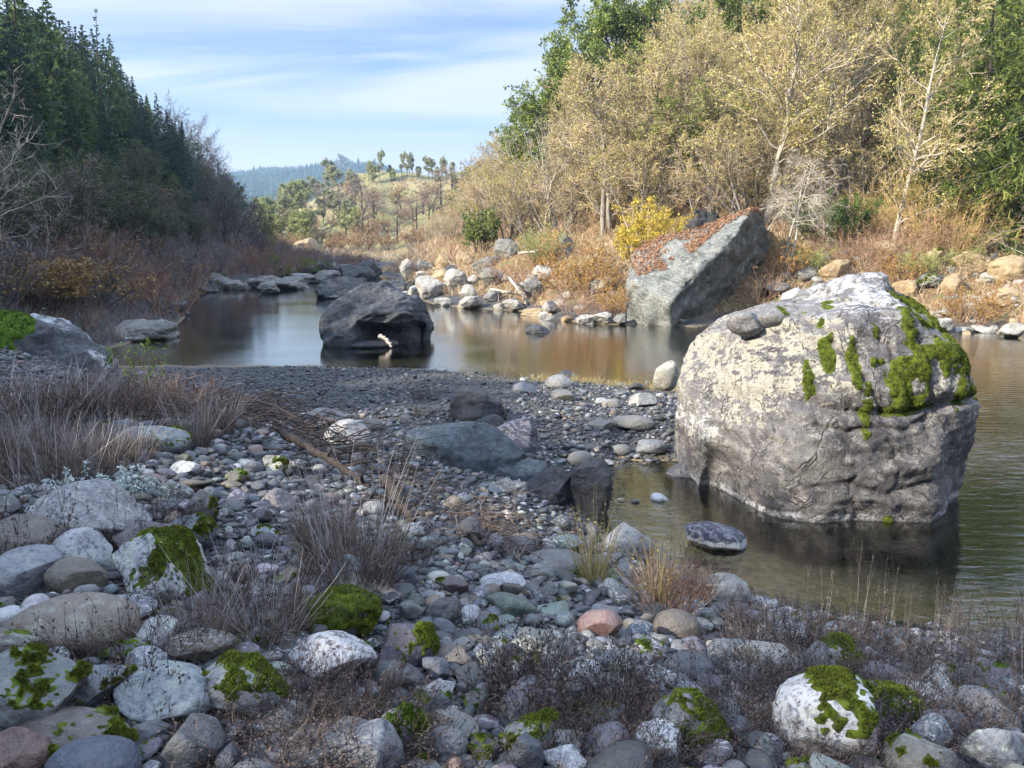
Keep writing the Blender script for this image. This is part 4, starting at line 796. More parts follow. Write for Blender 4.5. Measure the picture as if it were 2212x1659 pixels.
def broad_tree(rng, H, stems=1, lean=.12, trunk_r=.14, crown0=.3, limbs=14, limb_len=.35, limb_ang=.9, limb_trop=.06, br=8, br_len=.45, br_trop=.03, tw=8, tw_len=.5, tw_trop=0, tww=.014, leaf=0, leaf_size=.09, clump=0.0, wander=.16, trunk_wander=.06, base_spread=.15, shape='round'):
    """returns the three meshes of a broadleaf tree: trunk with limbs, twig work, leaves"""
    a = rng.uniform(0, 6.28, stems); D = np.stack([np.cos(a) * lean * rng.uniform(.4, 1.3, stems), np.sin(a) * lean * rng.uniform(.4, 1.3, stems), np.ones(stems)], -1)
    P0 = np.stack([np.cos(a) * base_spread * (stems > 1), np.sin(a) * base_spread * (stems > 1), np.full(stems, -.25)], -1)
    Ls = H * rng.uniform(.75 if stems > 1 else 1, 1.0, stems); T = grow(P0, D, Ls, 12, trunk_wander, .03, rng)
    R = trunk_r * (Ls / H)[:, None] * np.linspace(1, .10, 12)[None] ** .9; tk = MB(); tubes(tk, T, R, 7, rng.rand(stems))
    p, d, t = spawn(T, limbs, crown0, .97, limb_ang, rng, .3)
    sh = {'round': np.sqrt(np.clip(1 - ((t - crown0) / (1 - crown0) - .35) ** 2 / .52, .08, 1)), 'cone': np.clip(1.05 - (t - crown0) / (1 - crown0), .1, 1), 'vase': np.clip(.6 + .5 * (t - crown0), .2, 1)}[shape]
    Ll = H * limb_len * sh * rng.uniform(.7, 1.2, len(t)); LB = grow(p, d, Ll, 8, wander, limb_trop, rng)
    r0 = trunk_r * .42 * (1 - t * .7); tubes(tk, LB, r0[:, None] * np.linspace(1, .18, 8)[None], 5, rng.rand(len(t)))
    p, d, t2 = spawn(LB, br, .18, 1.0, .75, rng); Lb = np.repeat(Ll, br) * br_len * (1.15 - .6 * t2) * rng.uniform(.6, 1.2, len(t2)); BR = grow(p, d, Lb, 6, wander * 1.1, br_trop, rng)
    tb = MB(); ribbons(tb, BR, np.repeat(r0, br) * .5 + tww, rng, rng.rand(len(t2)))
    p, d, t3 = spawn(BR, tw, .1, 1.0, .7, rng); Lt = np.repeat(Lb, tw) * tw_len * rng.uniform(.5, 1.3, len(t3)); TW = grow(p, d, Lt, 4, wander * 1.2, tw_trop, rng)
    ribbons(tb, TW, np.full(len(t3), tww), rng, rng.rand(len(t3)))
    lf = None
    if leaf:
        lf = MB(); B = len(TW)
        if clump: pool = np.nonzero(vn(TW[:, 2] * clump, 3) > -.25)[0]
        else: pool = np.arange(B)
        k = rng.choice(pool, leaf); x = rng.uniform(.1, 1, leaf) * 3; i = np.minimum(x.astype(int), 2); fr = (x - i)[:, None]
        O = TW[k, i] * (1 - fr) + TW[k, i + 1] * fr + rng.randn(leaf, 3) * leaf_size * .35
        tint = np.clip(.5 + .35 * vn(O * 1.1, 8) + .22 * rng.randn(leaf), 0, 1); leaves(lf, O, leaf_size, rng, tint)
    return tk, tb, lf

def conifer_tree(rng, H, R0=.2, crown_r=.2, whorls=34, per=6, c0=.08, droop=-.05, spray=9, spray_len=.5, needles=5, nw=.05, irregular=.25, taper=.85):
    T = grow(np.array([[0, 0, -.3]]), np.array([[0, 0, 1.]]), np.array([H + .3]), 14, .012, .05, rng); tk = MB(); tubes(tk, T, R0 * np.linspace(1, .06, 14)[None], 7, np.array([.5]))
    n = whorls * per; t = np.repeat(np.linspace(c0, .985, whorls), per) + rng.uniform(-.012, .012, n); x = np.clip(t, 0, 1) * 13; i = np.minimum(x.astype(int), 12); fr = (x - i)[:, None]
    p = T[0][i] * (1 - fr) + T[0][i + 1] * fr; a = rng.uniform(0, 6.28, n); up = .35 * (t - .5) + rng.uniform(-.15, .12, n)
    Lb = H * crown_r * np.clip(1 - t, .02, 1) ** taper * rng.uniform(1 - irregular * 1.6, 1 + irregular, n) * np.clip(.55 + 2.5 * (t - c0), .4, 1)
    B = grow(p, np.stack([np.cos(a), np.sin(a), up], -1), np.maximum(Lb, .15), 7, .05, droop, rng); r = R0 * .16 * (1.05 - t)
    tb = MB(); tubes(tb, B, r[:, None] * np.linspace(1, .15, 7)[None], 4, rng.rand(n))
    # sprays: flat side twigs along each bough, each feathered with needle blades
    p, d, t2 = spawn(B, spray, .12, 1.0, .85, rng, .75); Ls = np.repeat(np.maximum(Lb, .3), spray) * .34 * spray_len * 2 * (1.1 - .6 * t2) * rng.uniform(.6, 1.2, len(t2))
    S = grow(p, d, Ls, 4, .08, droop * 1.3, rng); lf = MB(); base_t = np.clip(.45 + .3 * vn(S[:, 0] * .9, 5) + .15 * rng.randn(len(t2)), 0, 1)
    ribbons(lf, S, nw * 2.2 * np.ones(len(t2)), rng, base_t)
    p, d, t3 = spawn(S, needles, .05, 1.0, .75, rng, .5); Ln = np.repeat(Ls, needles) * .42 * rng.uniform(.6, 1.2, len(t3)); Q = grow(p, d, Ln, 3, .05, droop, rng)
    ribbons(lf, Q, nw * np.ones(len(t3)) * rng.uniform(.8, 1.5, len(t3)), rng, np.clip(np.repeat(base_t, needles) + .12 * rng.randn(len(t3)), 0, 1))
    return tk, tb, lf

def cane_shrub(rng, H, stems=16, spread=.5, r=.02, side=5, side_len=.4, tw=5, tww=.012, leaf=0, leaf_size=.07, trop=.05, base=.25, wander=.09):
    a = rng.uniform(0, 6.28, stems); q = np.sqrt(rng.rand(stems)); P0 = np.stack([np.cos(a) * q * base, np.sin(a) * q * base, np.full(stems, -.08)], -1); l = spread * rng.uniform(.3, 1.3, stems)
    Ls = H * rng.uniform(.6, 1.1, stems); T = grow(P0, np.stack([np.cos(a) * l, np.sin(a) * l, np.ones(stems)], -1), Ls, 9, wander, trop, rng)
    tk = MB(); tubes(tk, T, r * rng.uniform(.6, 1.2, stems)[:, None] * np.linspace(1, .2, 9)[None], 4, rng.rand(stems))
    p, d, t = spawn(T, side, .2, .98, .6, rng); Lb = np.repeat(Ls, side) * side_len * (1.1 - .7 * t) * rng.uniform(.5, 1.2, len(t)); B = grow(p, d, Lb, 5, wander * 1.3, trop, rng)
    tb = MB(); ribbons(tb, B, np.full(len(t), tww * 1.3), rng, rng.rand(len(t)))
    p, d, t = spawn(B, tw, .1, 1, .6, rng); Lt = np.repeat(Lb, tw) * .5 * rng.uniform(.5, 1.3, len(t)); W = grow(p, d, Lt, 4, wander * 1.4, trop, rng); ribbons(tb, W, np.full(len(t), tww), rng, rng.rand(len(t)))
    lf = None
    if leaf:
        lf = MB(); k = rng.randint(0, len(W), leaf); x = rng.uniform(.05, 1, leaf) * 3; i = np.minimum(x.astype(int), 2); fr = (x - i)[:, None]
        O = W[k, i] * (1 - fr) + W[k, i + 1] * fr + rng.randn(leaf, 3) * leaf_size * .3
        leaves(lf, O, leaf_size, rng, np.clip(.5 + .3 * vn(O * 2, 4) + .25 * rng.randn(leaf), 0, 1))
    return tk, tb, lf

BARK_DK = bark_mat('dark_bark', (.035, .028, .022), (.085, .07, .055)); BARK_GR = bark_mat('grey_bark', (.13, .115, .10), (.30, .275, .24)); BARK_PALE = bark_mat('pale_bark', (.28, .25, .21), (.50, .46, .40))
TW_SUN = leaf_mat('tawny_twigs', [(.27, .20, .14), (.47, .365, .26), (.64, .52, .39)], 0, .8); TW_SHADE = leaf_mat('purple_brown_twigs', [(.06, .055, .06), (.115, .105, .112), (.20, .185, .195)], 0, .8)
TW_PALE = leaf_mat('bleached_twigs', [(.25, .21, .17), (.40, .35, .29), (.52, .47, .40)], 0, .8); TW_RED = leaf_mat('reddish_twigs', [(.12, .065, .052), (.20, .115, .085), (.29, .18, .13)], 0, .8)
TW_PINK = leaf_mat('pinkish_twigs', [(.22, .13, .09), (.34, .21, .14), (.44, .30, .20)], 0, .8); TW_GOLD = leaf_mat('golden_canes', [(.34, .22, .09), (.46, .32, .13), (.56, .42, .2)], 0, .8)
TW_OAK = leaf_mat('oak_twigs', [(.14, .10, .085), (.25, .18, .15), (.36, .28, .23)], 0, .8); LF_ALDER = leaf_mat('yellow_olive_leaves', [(.27, .235, .075), (.48, .42, .15), (.70, .63, .28)], .4); LF_OLIVE = leaf_mat('olive_brown_leaves', [(.22, .19, .07), (.40, .34, .12), (.58, .49, .20)], .4)
LF_BAY = leaf_mat('bay_leaves', [(.06, .10, .022), (.17, .23, .045), (.36, .40, .09)], .35, .45); LF_YEL = leaf_mat('yellow_leaves', [(.36, .26, .04), (.55, .42, .06), (.66, .56, .12)], .4); LF_ORG = leaf_mat('orange_leaves', [(.27, .15, .05), (.43, .26, .085), (.55, .38, .14)], .4)
LF_FIR = leaf_mat('fir_needles', [(.035, .075, .04), (.12, .19, .07), (.34, .38, .13)], .25, .6); LF_FIRB = leaf_mat('blue_fir_needles', [(.022, .05, .036), (.05, .095, .065), (.095, .15, .09)], .15, .6)
LF_CEDAR = leaf_mat('bright_green_sprays', [(.04, .07, .018), (.15, .20, .045), (.40, .42, .12)], .35); LF_PINE = leaf_mat('grey_pine_needles', [(.20, .215, .12), (.34, .35, .20), (.48, .47, .29)], .3); LF_PALEG = leaf_mat('pale_green_leaves', [(.20, .23, .08), (.33, .35, .13), (.46, .45, .20)], .35)
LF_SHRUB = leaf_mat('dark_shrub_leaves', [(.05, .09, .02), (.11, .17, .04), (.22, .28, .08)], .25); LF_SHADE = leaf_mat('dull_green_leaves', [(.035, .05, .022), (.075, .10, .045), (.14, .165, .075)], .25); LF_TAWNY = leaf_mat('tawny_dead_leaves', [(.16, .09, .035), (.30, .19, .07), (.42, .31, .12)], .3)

PROTO = {}
def proto(key, parts, mats, kinds=('trunk', 'branches', 'foliage')):
    PROTO.setdefault(key, []).append([(k, p.mesh(key + '_' + k, m)) for k, p, m in zip(kinds, parts, mats) if p is not None])
def plant(name, key, var, loc, scale, rotz_=0.0, lean=(0, 0), sxy=1.0):
    """an individual plant: an Empty at its foot with its own trunk, branches and foliage objects (copies of one kind share mesh data)"""
    r = bpy.data.objects.new(name, None); COL.objects.link(r); r.location = loc; r.scale = (scale * sxy, scale * sxy, scale); r.rotation_euler = (lean[0], lean[1], rotz_)
    v = PROTO[key][var % len(PROTO[key])]
    for k, me in v:
        o = bpy.data.objects.new(k, me); COL.objects.link(o); o.parent = r
    return r
rg = np.random.RandomState(10)
for s in range(4): proto('alder', broad_tree(rg, 10, stems=1 + (s % 2), trunk_r=.15, crown0=(.2 if s == 0 else .08), limbs=26, limb_len=.34, limb_ang=.8, limb_trop=.05, br=10, tw=10, tww=.018, leaf=9000, leaf_size=.11), (BARK_PALE if s in (0, 2) else BARK_GR, TW_SUN, LF_ALDER))
for s in range(3): proto('thin_alder', broad_tree(rg, 10, stems=1, trunk_r=.12, crown0=.3, limbs=22, limb_len=.26, limb_ang=.75, br=7, tw=8, tww=.018, leaf=7000, leaf_size=.115), (BARK_GR, TW_SUN, LF_OLIVE))
for s in range(4): proto('thicket', broad_tree(rg, 6, stems=4 + s, lean=.35, trunk_r=.075, crown0=.15, limbs=9, limb_len=.34, limb_ang=.7, br=7, tw=7, tww=.015, leaf=(2000, 4200, 1200, 5200)[s], leaf_size=.10, base_spread=.4, trunk_wander=.1), (BARK_GR, TW_SUN, (LF_OLIVE, LF_ALDER, LF_TAWNY, LF_OLIVE)[s]))
for s in range(3): proto('bay', broad_tree(rg, 10, stems=2, trunk_r=.18, crown0=.12, limbs=22, limb_len=.33, limb_ang=.9, br=8, tw=7, tww=.015, leaf=17000, leaf_size=.17, shape='round'), (BARK_DK, TW_SHADE, LF_BAY))
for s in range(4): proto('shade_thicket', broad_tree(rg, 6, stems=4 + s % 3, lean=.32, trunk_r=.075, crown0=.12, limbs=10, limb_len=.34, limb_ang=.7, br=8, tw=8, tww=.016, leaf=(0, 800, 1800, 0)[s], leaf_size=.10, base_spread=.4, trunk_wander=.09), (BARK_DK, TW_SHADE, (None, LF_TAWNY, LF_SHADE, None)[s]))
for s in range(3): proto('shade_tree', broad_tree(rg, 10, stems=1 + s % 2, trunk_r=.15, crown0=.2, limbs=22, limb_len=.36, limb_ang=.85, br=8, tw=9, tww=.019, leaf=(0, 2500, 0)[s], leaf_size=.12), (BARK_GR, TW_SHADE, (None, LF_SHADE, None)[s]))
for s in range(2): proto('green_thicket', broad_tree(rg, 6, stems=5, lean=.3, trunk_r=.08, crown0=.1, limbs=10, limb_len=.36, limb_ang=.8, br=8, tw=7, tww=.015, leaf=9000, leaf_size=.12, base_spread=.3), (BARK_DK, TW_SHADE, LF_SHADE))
for s in range(3): proto('fir', conifer_tree(rg, 15, R0=.22, crown_r=.26, whorls=36, per=6, spray=10, needles=7, nw=.085), (BARK_DK, BARK_DK, LF_FIR))
for s in range(2): proto('blue_fir', conifer_tree(rg, 15, R0=.2, crown_r=.23, whorls=34, per=6, spray=9, needles=7, nw=.08), (BARK_DK, BARK_DK, LF_FIRB))
for s in range(2): proto('sparse_fir', conifer_tree(rg, 15, R0=.17, crown_r=.17, whorls=22, per=5, spray=7, needles=4, nw=.06, irregular=.4, droop=-.02), (BARK_DK, BARK_DK, LF_FIRB))
for s in range(3): proto('cedar', conifer_tree(rg, 12, R0=.2, crown_r=.30, whorls=26, per=6, spray=11, needles=10, nw=.042, droop=-.075, c0=.04, irregular=.45, taper=.6), (BARK_DK, BARK_GR, LF_CEDAR))
for s in range(3): proto('pine', broad_tree(rg, 12, stems=1, trunk_r=.2, crown0=.3, limbs=20, limb_len=.27, limb_ang=1.0, br=7, tw=5, tww=.04, leaf=9000, leaf_size=.34, lean=.1, trunk_wander=.07, limb_trop=.09), (BARK_DK, TW_SUN, LF_PINE))
for s in range(2): proto('round_green', broad_tree(rg, 10, stems=2, trunk_r=.2, crown0=.1, limbs=18, limb_len=.3, limb_ang=.9, br=6, tw=5, tww=.05, leaf=6000, leaf_size=.42, shape='round'), (BARK_DK, TW_SUN, LF_PALEG))
for s in range(3): proto('oak', broad_tree(rg, 9, stems=1, trunk_r=.26, crown0=.22, limbs=16, limb_len=.5, limb_ang=1.0, br=8, tw=6, tww=.05, leaf=(0, 900, 0)[s], leaf_size=.3, wander=.22, trunk_wander=.1), (BARK_DK, TW_PINK if s == 1 else TW_OAK, (None, LF_TAWNY, None)[s]))
for s in range(2): proto('far_brush', cane_shrub(rg, 3, 22, .6, .05, 6, .5, 4, .05, leaf=700, leaf_size=.22, base=.8), (BARK_GR, TW_PINK, LF_TAWNY))
proto('weeping', broad_tree(rg, 9, stems=2, lean=.16, trunk_r=.12, crown0=.38, limbs=20, limb_len=.30, limb_ang=1.2, limb_trop=-.02, br=9, br_trop=-.12, tw=9, tw_trop=-.14, tw_len=.8, tww=.014, trunk_wander=.07), (BARK_PALE, TW_PALE, None))
for s in range(2): proto('bleached', broad_tree(rg, 8, stems=1 + 2 * s, lean=.35, trunk_r=.10, crown0=.25, limbs=12, limb_len=.4, limb_ang=.8, br=7, tw=6, tww=.015, trunk_wander=.12, wander=.2), (BARK_PALE, TW_PALE, None))
for s in range(2): proto('golden_willow', cane_shrub(rg, 4.5, 60, .75, .018, 6, .35, 3, .015, leaf=500, leaf_size=.08, trop=-.02, base=.8, wander=.05), (TW_GOLD, TW_GOLD, LF_YEL))
for s in range(2): proto('pink_brush', cane_shrub(rg, 2.0, 36, .9, .012, 6, .45, 4, .011, leaf=260, leaf_size=.07, trop=-.03, base=.6), (TW_PINK, TW_PINK, LF_TAWNY))
for s in range(2): proto('red_brush', cane_shrub(rg, 2.2, 40, .6, .014, 6, .45, 5, .012, leaf=200, leaf_size=.07, trop=.03, base=.7), (TW_RED, TW_RED, LF_TAWNY))
for s in range(2): proto('purple_brush', cane_shrub(rg, 2.4, 36, .6, .016, 6, .45, 5, .013, leaf=250, leaf_size=.08, trop=.03, base=.6), (TW_SHADE, TW_SHADE, LF_TAWNY))
proto('yellow_shrub', cane_shrub(rg, 2.2, 22, .5, .016, 6, .45, 5, .01, leaf=4200, leaf_size=.10, base=.4), (TW_SUN, TW_SUN, LF_YEL))
proto('orange_shrub', cane_shrub(rg, 2.0, 30, .8, .014, 6, .45, 5, .01, leaf=3800, leaf_size=.075, base=.5, trop=.01), (TW_PINK, TW_PINK, LF_ORG))
proto('olive_bush', cane_shrub(rg, 1.8, 60, .7, .010, 6, .4, 4, .012, leaf=1500, leaf_size=.08, trop=.02, base=.35), (LF_PALEG, LF_PALEG, LF_PALEG))
for s in range(2): proto('dark_shrub', cane_shrub(rg, 2.0, 18, .8, .02, 6, .5, 5, .012, leaf=5200, leaf_size=.10, base=.4), (BARK_DK, TW_SHADE, LF_SHRUB))
proto('bright_shrub', cane_shrub(rg, 2.4, 18, .5, .02, 6, .5, 5, .012, leaf=4200, leaf_size=.13, base=.4), (BARK_DK, TW_SHADE, LF_CEDAR))
proto('tawny_shrub', cane_shrub(rg, 2.2, 22, .7, .018, 6, .5, 5, .012, leaf=2200, leaf_size=.12, base=.5), (BARK_DK, TW_SHADE, LF_TAWNY))
proto('sunny_green', broad_tree(rg, 6, stems=5, lean=.3, trunk_r=.08, crown0=.1, limbs=10, limb_len=.36, limb_ang=.8, br=8, tw=7, tww=.015, leaf=7000, leaf_size=.12, base_spread=.3), (BARK_DK, TW_SUN, LF_BAY))
KH = dict(sunny_green=6, alder=10, thin_alder=10, thicket=6, bay=10, shade_thicket=6, shade_tree=10, green_thicket=6, fir=15, blue_fir=15, sparse_fir=15, cedar=12, pine=12, round_green=10, oak=9, far_brush=3, weeping=9, bleached=8, golden_willow=4.5, pink_brush=2, red_brush=2.2, purple_brush=2.4, yellow_shrub=2.2, orange_shrub=2, olive_bush=1.8, dark_shrub=2, bright_shrub=2.4, tawny_shrub=2.2)

prg = np.random.RandomState(5)
def put(name, key, u, Y, vtop=None, h=None, var=None, x=None, lean=(0, 0), sxy=1.0, vb=None):
    """a plant whose foot stands on the ground at depth Y in column u; its height reaches vtop, or is h metres"""
    if vb is not None:
        p = hit(u, vb)
        if p is None: return None
        x, Y = p[0], p[1]
    if x is None: x = (u - 1106.0) / FD * (Y * cp)    # column u, first guess at ground level near eye height
    z = Hg(x, Y)
    if vb is None:
        for _ in range(3): f_ = Y * cp - (z - CAM_Z) * sp; x = (u - 1106.0) / FD * f_; z = Hg(x, Y)
    if vtop is not None: h = max(.4, at(1106, vtop, Y)[2] - z)
    return plant(name, key, prg.randint(9) if var is None else var, (x, Y, z), h / KH[key], prg.uniform(0, 6.28), lean, sxy)

# ------------------------------------------------------------------ trees and shrubs of the sunlit right slope
def named(o, label, cat, group=None, lm=None, u=0, v=0):
    if o is None: return
    tag(o, label, cat, group)
    if lm: landmark(lm, u, v)
named(put('alder_tree', 'alder', 1655, 38, -60, var=0, sxy=1.15), 'tall pale-trunked alder with yellow olive leaves rising behind the leaf-strewn slab boulder', 'tree', 'alders on the sunny slope', 'the tall pale-trunked alder', 1640, 120)
named(put('alder_tree', 'alder', 1365, 43, 105, var=1, sxy=1.25), 'full rounded alder with dull gold leaves beside the dark green bay tree', 'tree', 'alders on the sunny slope', 'the rounded gold alder', 1360, 220)
named(put('alder_tree', 'alder', 1930, 33, 30, var=2, sxy=.9), 'slender pale yellow alder in front of the bright green cedar', 'tree', 'alders on the sunny slope', 'the slender pale yellow alder', 1925, 200)
named(put('alder_tree', 'alder', 1490, 44, 20, var=3, sxy=1.1), 'yellow alder crowding the tall pale-trunked one', 'tree', 'alders on the sunny slope')
named(put('bay_tree', 'bay', 1190, 56, 70, var=0, sxy=1.0), 'dark green bay tree at the edge of the sunny wood, against the sky', 'tree', 'bay trees on the sunny slope', 'the dark green bay tree against the sky', 1160, 180)
named(put('bay_tree', 'bay', 1280, 58, -40, var=1), 'bay tree with sunlit top standing behind the dark green one', 'tree', 'bay trees on the sunny slope')
named(put('bay_tree', 'bay', 1410, 55, -60, var=2), 'bright bay tree topping the rounded gold alder', 'tree', 'bay trees on the sunny slope')
named(put('bay_tree', 'bay', 1135, 58, 190, var=1, sxy=.9), 'small bay tree lowest on the wood\'s edge against the sky', 'tree', 'bay trees on the sunny slope')
named(put('bay_tree', 'bay', 1560, 56, -40, var=0), 'bay tree glimpsed behind the tall pale-trunked alder', 'tree', 'bay trees on the sunny slope')
for k, (u, Y, vt, s) in enumerate([(2110, 33, -60, 1.1), (2230, 31, -80, 1.2), (2040, 37, -40, .9), (2170, 39, -120, 1.1), (2290, 36, -120, 1.2), (2000, 42, -90, 1.0)]):
    named(put('cedar_tree', 'cedar', u, Y, vt, var=k, sxy=s), ['bright green feathery cedar beside the slender pale yellow alder', 'bright green cedar with bare grey snags at the frame edge', 'narrow green cedar touching the slender pale yellow alder', 'tall green cedar behind the two bright feathery ones', 'green cedar half cut off by the frame edge', 'dim green cedar rising behind the narrow one'][k], 'tree', 'cedars on the sunny slope', 'the bright green cedar' if k == 0 else None, u, 200)
named(put('leaning_tree', 'weeping', 1697, 31.5, 290, var=0, lean=(0, -.06), sxy=1.0), 'bare grey tree with weeping twigs beside the slab boulder', 'tree', None, 'the bare weeping tree', 1690, 420)
named(put('dead_tree', 'bleached', 2195, 29, 420, var=0, lean=(0, -.2)), 'white leaning bare trunk among tan rocks at the frame edge', 'tree', 'bleached bare trees', 'the white leaning trunk', 2170, 560)
named(put('dead_tree', 'bleached', 1775, 40, 30, var=1), 'bleached bare tree with arching limbs above the dark green shrub', 'tree', 'bleached bare trees')
named(put('dead_tree', 'bleached', 1180, 48, 250, var=1), 'grey bare tree in front of the dark green bay tree', 'tree', 'bleached bare trees')
for k, (u, Y, vt) in enumerate([(1740, 43, -60), (1790, 45, -80), (1820, 42, -20), (1700, 48, -90), (1860, 47, -60)]):
    named(put('thin_tree', 'thin_alder', u, Y, vt, var=k), ['thin dark-stemmed tree nearest the tall pale-trunked alder', 'tallest of the thin dark-stemmed trees, open to the sky', 'thin tree with a forked dark stem over the dark green shrub', 'thin bare tree right behind the tall pale-trunked alder', 'thin tree between the forked one and the slender pale yellow alder'][k], 'tree', 'thin dark-stemmed trees')
for k, (u, Y, vt, s) in enumerate([(1900, 34, 385, 1.1), (1985, 33, 345, 1.2), (2060, 31, 400, 1.0), (1840, 35, 425, 1.0)]):
    named(put('golden_willow', 'golden_willow', u, Y, vt, var=k, sxy=s, lean=(.1, .25)), ['golden willow thicket of long arching canes behind the huge boulder', 'tallest golden willow, its canes sweeping over the cedar\'s foot', 'golden willow of fine canes under the bright green cedar', 'smaller golden willow next to the dark green shrub'][k], 'shrub', 'golden willows', 'the golden willows' if k == 1 else None, u, 370)
for k, (u, vb, h, key) in enumerate([(1775, 535, 2.2, 'dark_shrub'), (1830, 520, 1.8, 'dark_shrub'), (2090, 440, 2.4, 'bright_shrub'), (1380, 585, 2.6, 'yellow_shrub'), (1415, 560, 2.0, 'yellow_shrub'), (1235, 640, 2.5, 'orange_shrub'), (1275, 648, 1.6, 'orange_shrub'), (1325, 682, 1.3, 'orange_shrub'), (1172, 570, 1.9, 'olive_bush'), (2105, 700, 1.4, 'orange_shrub'), (1950, 615, 1.3, 'orange_shrub'), (1700, 600, 1.4, 'orange_shrub'), (1040, 545, 2.6, 'bright_shrub'), (1640, 655, 1.6, 'pink_brush'), (1275, 690, 1.1, 'pink_brush'), (1240, 680, 1.3, 'pink_brush'), (1130, 625, 1.6, 'pink_brush'), (1090, 610, 1.5, 'pink_brush'), (1850, 590, 1.5, 'pink_brush'), (1900, 570, 1.7, 'pink_brush'), (1950, 560, 1.7, 'pink_brush'), (2010, 540, 1.7, 'pink_brush'), (2060, 560, 1.6, 'pink_brush'), (2130, 520, 1.6, 'pink_brush'), (1810, 560, 1.5, 'pink_brush'), (1990, 600, 1.2, 'olive_bush'), (2080, 590, 1.1, 'olive_bush'), (1750, 590, 1.2, 'olive_bush')]):
    nm = {'dark_shrub': 'green_shrub', 'bright_shrub': 'green_shrub', 'yellow_shrub': 'yellow_shrub', 'orange_shrub': 'orange_shrub', 'olive_bush': 'olive_bush', 'pink_brush': 'brush_shrub'}[key]
    o = put(nm, key, u, 0, h=h, vb=vb)
    if o is None: continue
    lb = {0: 'dark green shrub beside the bare weeping tree', 2: 'bright green leafy shrub under the cedars', 3: 'bright yellow shrub next to the leaf-strewn slab boulder', 5: 'orange shrub spreading over the rocks left of the yellow one', 7: 'small deep orange shrub tight against the slab boulder', 8: 'feathery olive green bush between two grey outcrops', 9: 'low orange bush at the far waterline', 12: 'bright green leafy bush at the narrow end of the sunny bank'}.get(k)
    lm = {0: 'the dark green shrub', 3: 'the bright yellow shrub', 5: 'the orange shrub', 8: 'the olive bush', 9: 'the low orange bush'}.get(k)
    if lb: named(o, lb, 'shrub', None, lm, u, vb - 40)
    else: auto(o, {'dark_shrub': 'dark green', 'yellow_shrub': 'yellow', 'orange_shrub': 'orange', 'olive_bush': 'olive green', 'pink_brush': 'pinkish twiggy', 'bright_shrub': 'bright green'}[key], 'shrub', 'shrub', 'shrubs on the sunny bank')
# fill of the slope: thickets low down, thin trees and alders above
def far_enough(x, y, lst, d):
    for (a, b) in lst:
        if (a - x) ** 2 + (b - y) ** 2 < d * d: return False
    lst.append((x, y)); return True
trees = []; n_ = 0
for k in range(9000):
    u = prg.uniform(930, 2330); Y = 30 * (110 / 30) ** prg.rand()
    f_ = Y * cp; x = (u - 1106) / FD * f_; z = Hg(x, Y)
    if z < 1.4 or x < -16 + 0 * Y: continue
    pu, pv, _ = proj([x, Y, z]); r_ = math.hypot(x, Y)
    lim = np.interp(pu, [920, 1000, 1200, 1400, 1700, 2250], [530, 520, 520, 520, 500, 450])
    if pv > lim or pv < -40: continue
    if not far_enough(x, Y, trees, 1.35 + .017 * Y): continue
    q = prg.rand()
    hi = z > np.interp(u, [950, 1300, 2200], [5, 7, 8])
    silh = u < 1330
    if q < (.30 if hi else .62) or (silh and u < 1180): key, h = 'thicket', prg.uniform(3.2, 5.8)
    elif q < .52: key, h = 'thin_alder', prg.uniform(5, 9)
    elif q < .86: key, h = 'alder', prg.uniform(6, 9.5)
    elif q < .93: key, h = 'sunny_green', prg.uniform(3, 6)
    else: key, h = ('bay', prg.uniform(5, 8)) if u < 1420 and hi and prg.rand() < .6 else ('thicket', prg.uniform(4, 6)) if u < 1950 else ('cedar', prg.uniform(7, 11))
    if 1940 < u and hi and prg.rand() < .45: key, h = 'cedar', prg.uniform(7, 12)
    top_lim = np.interp(u, [940, 1010, 1060, 1095, 1130, 1160, 1250], [480, 415, 365, 290, 190, 60, -200])
    hmax = at(1106, top_lim, Y)[2] - z
    if hmax < 1.6: continue
    h = min(h, hmax)
    if 1560 < u < 1740 and Y < 36: continue
    vr = (1 if prg.rand() < .5 else 3) if key == 'alder' else None
    o = put({'thicket': 'thicket_tree', 'thin_alder': 'thin_tree', 'alder': 'alder_tree', 'bay': 'bay_tree', 'cedar': 'cedar_tree', 'sunny_green': 'bushy_tree'}[key], key, u, Y, h=h, var=vr, sxy=prg.uniform(.95, 1.3) if h > 3 else 1.5)
    auto(o, {'thicket': 'tawny twiggy', 'thin_alder': 'thin brownish', 'alder': 'yellow leaved', 'bay': 'dark green', 'cedar': 'bright green', 'sunny_green': 'sunlit green'}[key], {'sunny_green': 'bushy tree', 'thicket': 'thicket', 'cedar': 'cedar', 'bay': 'bay tree', 'alder': 'alder'}.get(key, 'tree'), 'tree', {'sunny_green': 'bushy green trees on the sunny slope', 'thicket': 'twiggy thickets on the sunny slope', 'cedar': 'cedars on the sunny slope', 'bay': 'bay trees on the sunny slope', 'alder': 'alders on the sunny slope', 'thin_alder': 'thin dark-stemmed trees'}[key]); n_ += 1
    if n_ > 420: break
